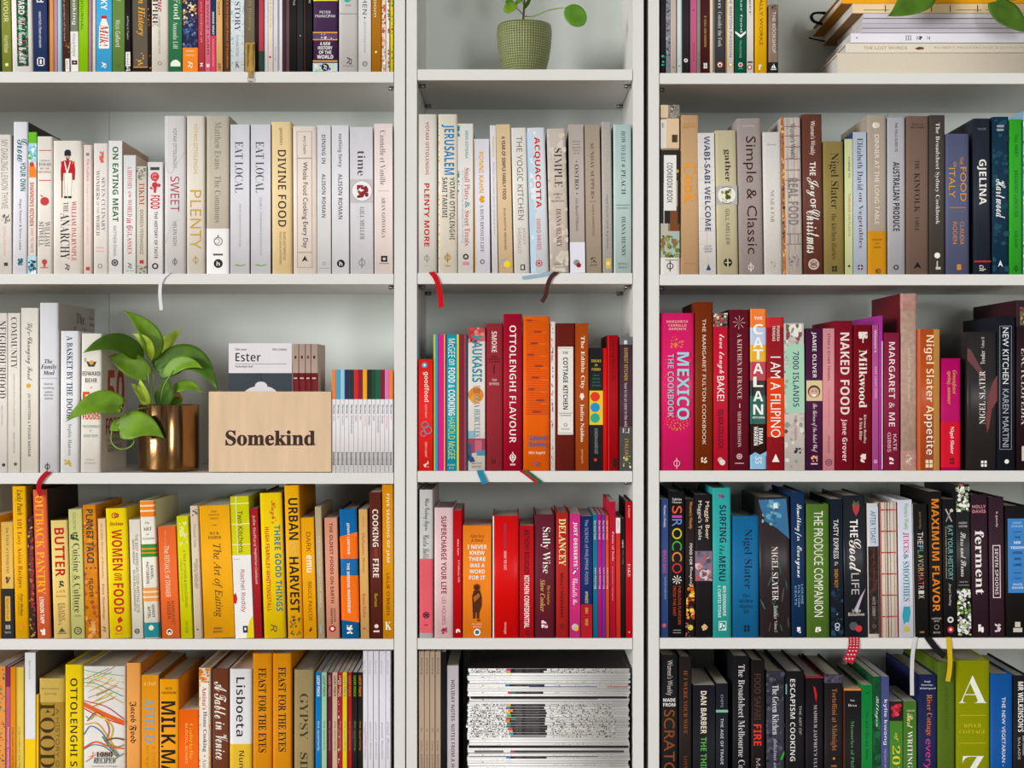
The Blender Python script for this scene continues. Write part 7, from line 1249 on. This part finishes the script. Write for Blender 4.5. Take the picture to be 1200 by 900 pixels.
leaf(tp, (1165, -74, .04), (1190, -104, .02), 30, (0, -.8, .6), .05, .1, 'm', 'heart')

# elastic loop and strap of the mustard album
alb = [o for o in COL.objects if o.get('label', '').startswith('mustard yellow album')][0]
bpy.context.view_layer.update()
def strap(name, pts, wd, axis, th):
    bm = bmesh.new()
    cl = bm.loops.layers.float_color.new('Col')
    strip(bm, spline([P(*p) for p in pts], 6), wd, th, '1c1a1b', axis, cl)
    o = link(name, tomesh(name, bm, M_FAB), alb)
    o.matrix_parent_inverse = alb.matrix_world.inverted()
    o['label'] = 'black elastic strap'
strap('elastic_loop', [(974, 17.5, .165), (966, 15.6, .18), (957, 15.2, .19), (952, 17, .195), (951, 21, .195), (954, 25, .195), (962, 28, .19), (967, 30, .185)], .012, (0, 1, .2), .0036)
strap('elastic_strap', [(948.5, 44.5, .215), (956, 46.4, .21), (967, 48.6, .205)], .008, (0, 1, .2), .0022)

# golden leather tag hanging from the olive grey book
M_LEA = mat('gold_leather', 'b08a3c', 0.45, noise=((300, 300, 90), 0.3))
tg = thing('leather_tag', 'golden leather tag with a small metal ring hanging over the left top shelf edge', 'bookmark', P(293, 84, -.002))
bm = bmesh.new()
pts = [P(293, 50, .0008), P(293, 60, -.0006), P(293, 75, -.0014), P(293, 83, -.0026)]
strip(bm, spline(pts, 5), 11.6 / S0, .0016, 'b08a3c')
box(bm, tuple(P(287, 83.6, -.0045)), tuple(P(299, 78.4, -.0008)), .0004)
for dx in (-3.2, 3.2):
    box(bm, tuple(P(293 + dx - .5, 82, -.0035)), tuple(P(293 + dx + .5, 52, -.0005)))
box(bm, tuple(P(290.8, 91, -.0040)), tuple(P(295.6, 83, -.0014)), .0004)
o = link('leather_strip', tomesh('leather_strip', bm, M_LEA), tg)
o.matrix_parent_inverse = Matrix.Translation(-tg.location)
bm = bmesh.new()
c0 = P(293.3, 92.8, -.0028)
n_ = 28
rings = []
for i in range(n_):
    a = 2 * math.pi * i / n_
    cc = c0 + Vector((math.cos(a), 0, math.sin(a))) * .0042
    rad = Vector((math.cos(a), 0, math.sin(a)))
    rings.append([bm.verts.new(cc + (rad * math.cos(t) + Vector((0, 1, 0)) * math.sin(t)) * .0006) for t in [k * math.pi / 4 for k in range(8)]])
for i in range(n_):
    for k in range(8):
        bm.faces.new((rings[i][k], rings[i][(k + 1) % 8], rings[(i + 1) % n_][(k + 1) % 8], rings[(i + 1) % n_][k]))
bmesh.ops.recalc_face_normals(bm, faces=bm.faces)
o = link('ring', tomesh('ring', bm, M_STEEL, True), tg)
o.matrix_parent_inverse = Matrix.Translation(-tg.location)

# ---------------------------------------------------------------- ribbon markers
ribbon('family', [(57, 554), (52, 557.5, -.0022), (47, 564, -.003), (45.4, 572, -.003), (48.6, 581, -.003)], 6, 'b01824', 554, 'red ribbon marker')
ribbon('sweet', [(197, 321), (191.5, 324.5, -.002), (188.2, 332, -.0026), (187.4, 346, -.003), (189, 363.5, -.003)], 4, 'e4e0e6', 320.8, 'white ribbon marker')
ribbon('more', [(506, 320), (509.6, 324, -.002), (513, 332, -.0026), (515.6, 345, -.003), (517, 360, -.003)], 6, 'c8101c', 320, 'red ribbon marker')
ribbon('acqua', [(645, 320), (640, 321.6, -.0014), (626, 323.6, -.002), (612, 325.6, -.003)], 4, '9ab8d0', 319.4, 'pale blue ribbon marker', axis=(0, 0, 1))
ribbon('simple', [(652, 320), (646, 324.5, -.002), (641.8, 334, -.0026), (639.4, 346, -.003), (635, 354, -.0034)], 5, '4a2a28', 320, 'dark brown ribbon marker')
ribbon('kauk', [(562.4, 552), (563.6, 555.5, -.002), (566, 561, -.0026), (568, 566.5, -.003)], 7, '2488a8', 552, 'teal ribbon marker')
ribbon('flav', [(613, 552), (618.4, 555, -.002), (626, 561, -.0026), (632.4, 566, -.003)], 8, 'b81c28', 552, 'red and green ribbon marker', halves=('b81c28', '1c6a44'))
ribbon('good', [(1000.4, 747.6), (1000.8, 752, -.002), (999.6, 762, -.003), (993.4, 776, -.0035)], 12.5, 'b82034', 747.6, 'red and white checked ribbon marker', checks='e8d8d8')
ribbon('juice', [(1073, 747.6), (1071.8, 752, -.002), (1069.4, 768, -.003), (1068.6, 790, -.003), (1068.8, 815, -.003)], 4.6, 'd4d2d6', 747.6, 'white ribbon marker')
ribbon('matrix', [(1087, 747.6), (1090.4, 751.5, -.002), (1099, 762, -.003), (1107.6, 769.5, -.0034)], 7.5, '1c1a1c', 747.6, 'black ribbon marker')
ribbon('eat', [(1111, 747.6), (1112, 752, -.002), (1113.4, 770, -.003), (1112.8, 785, -.003), (1110.6, 798.5, -.003)], 5.6, 'd4b41a', 747.6, 'yellow ribbon marker')
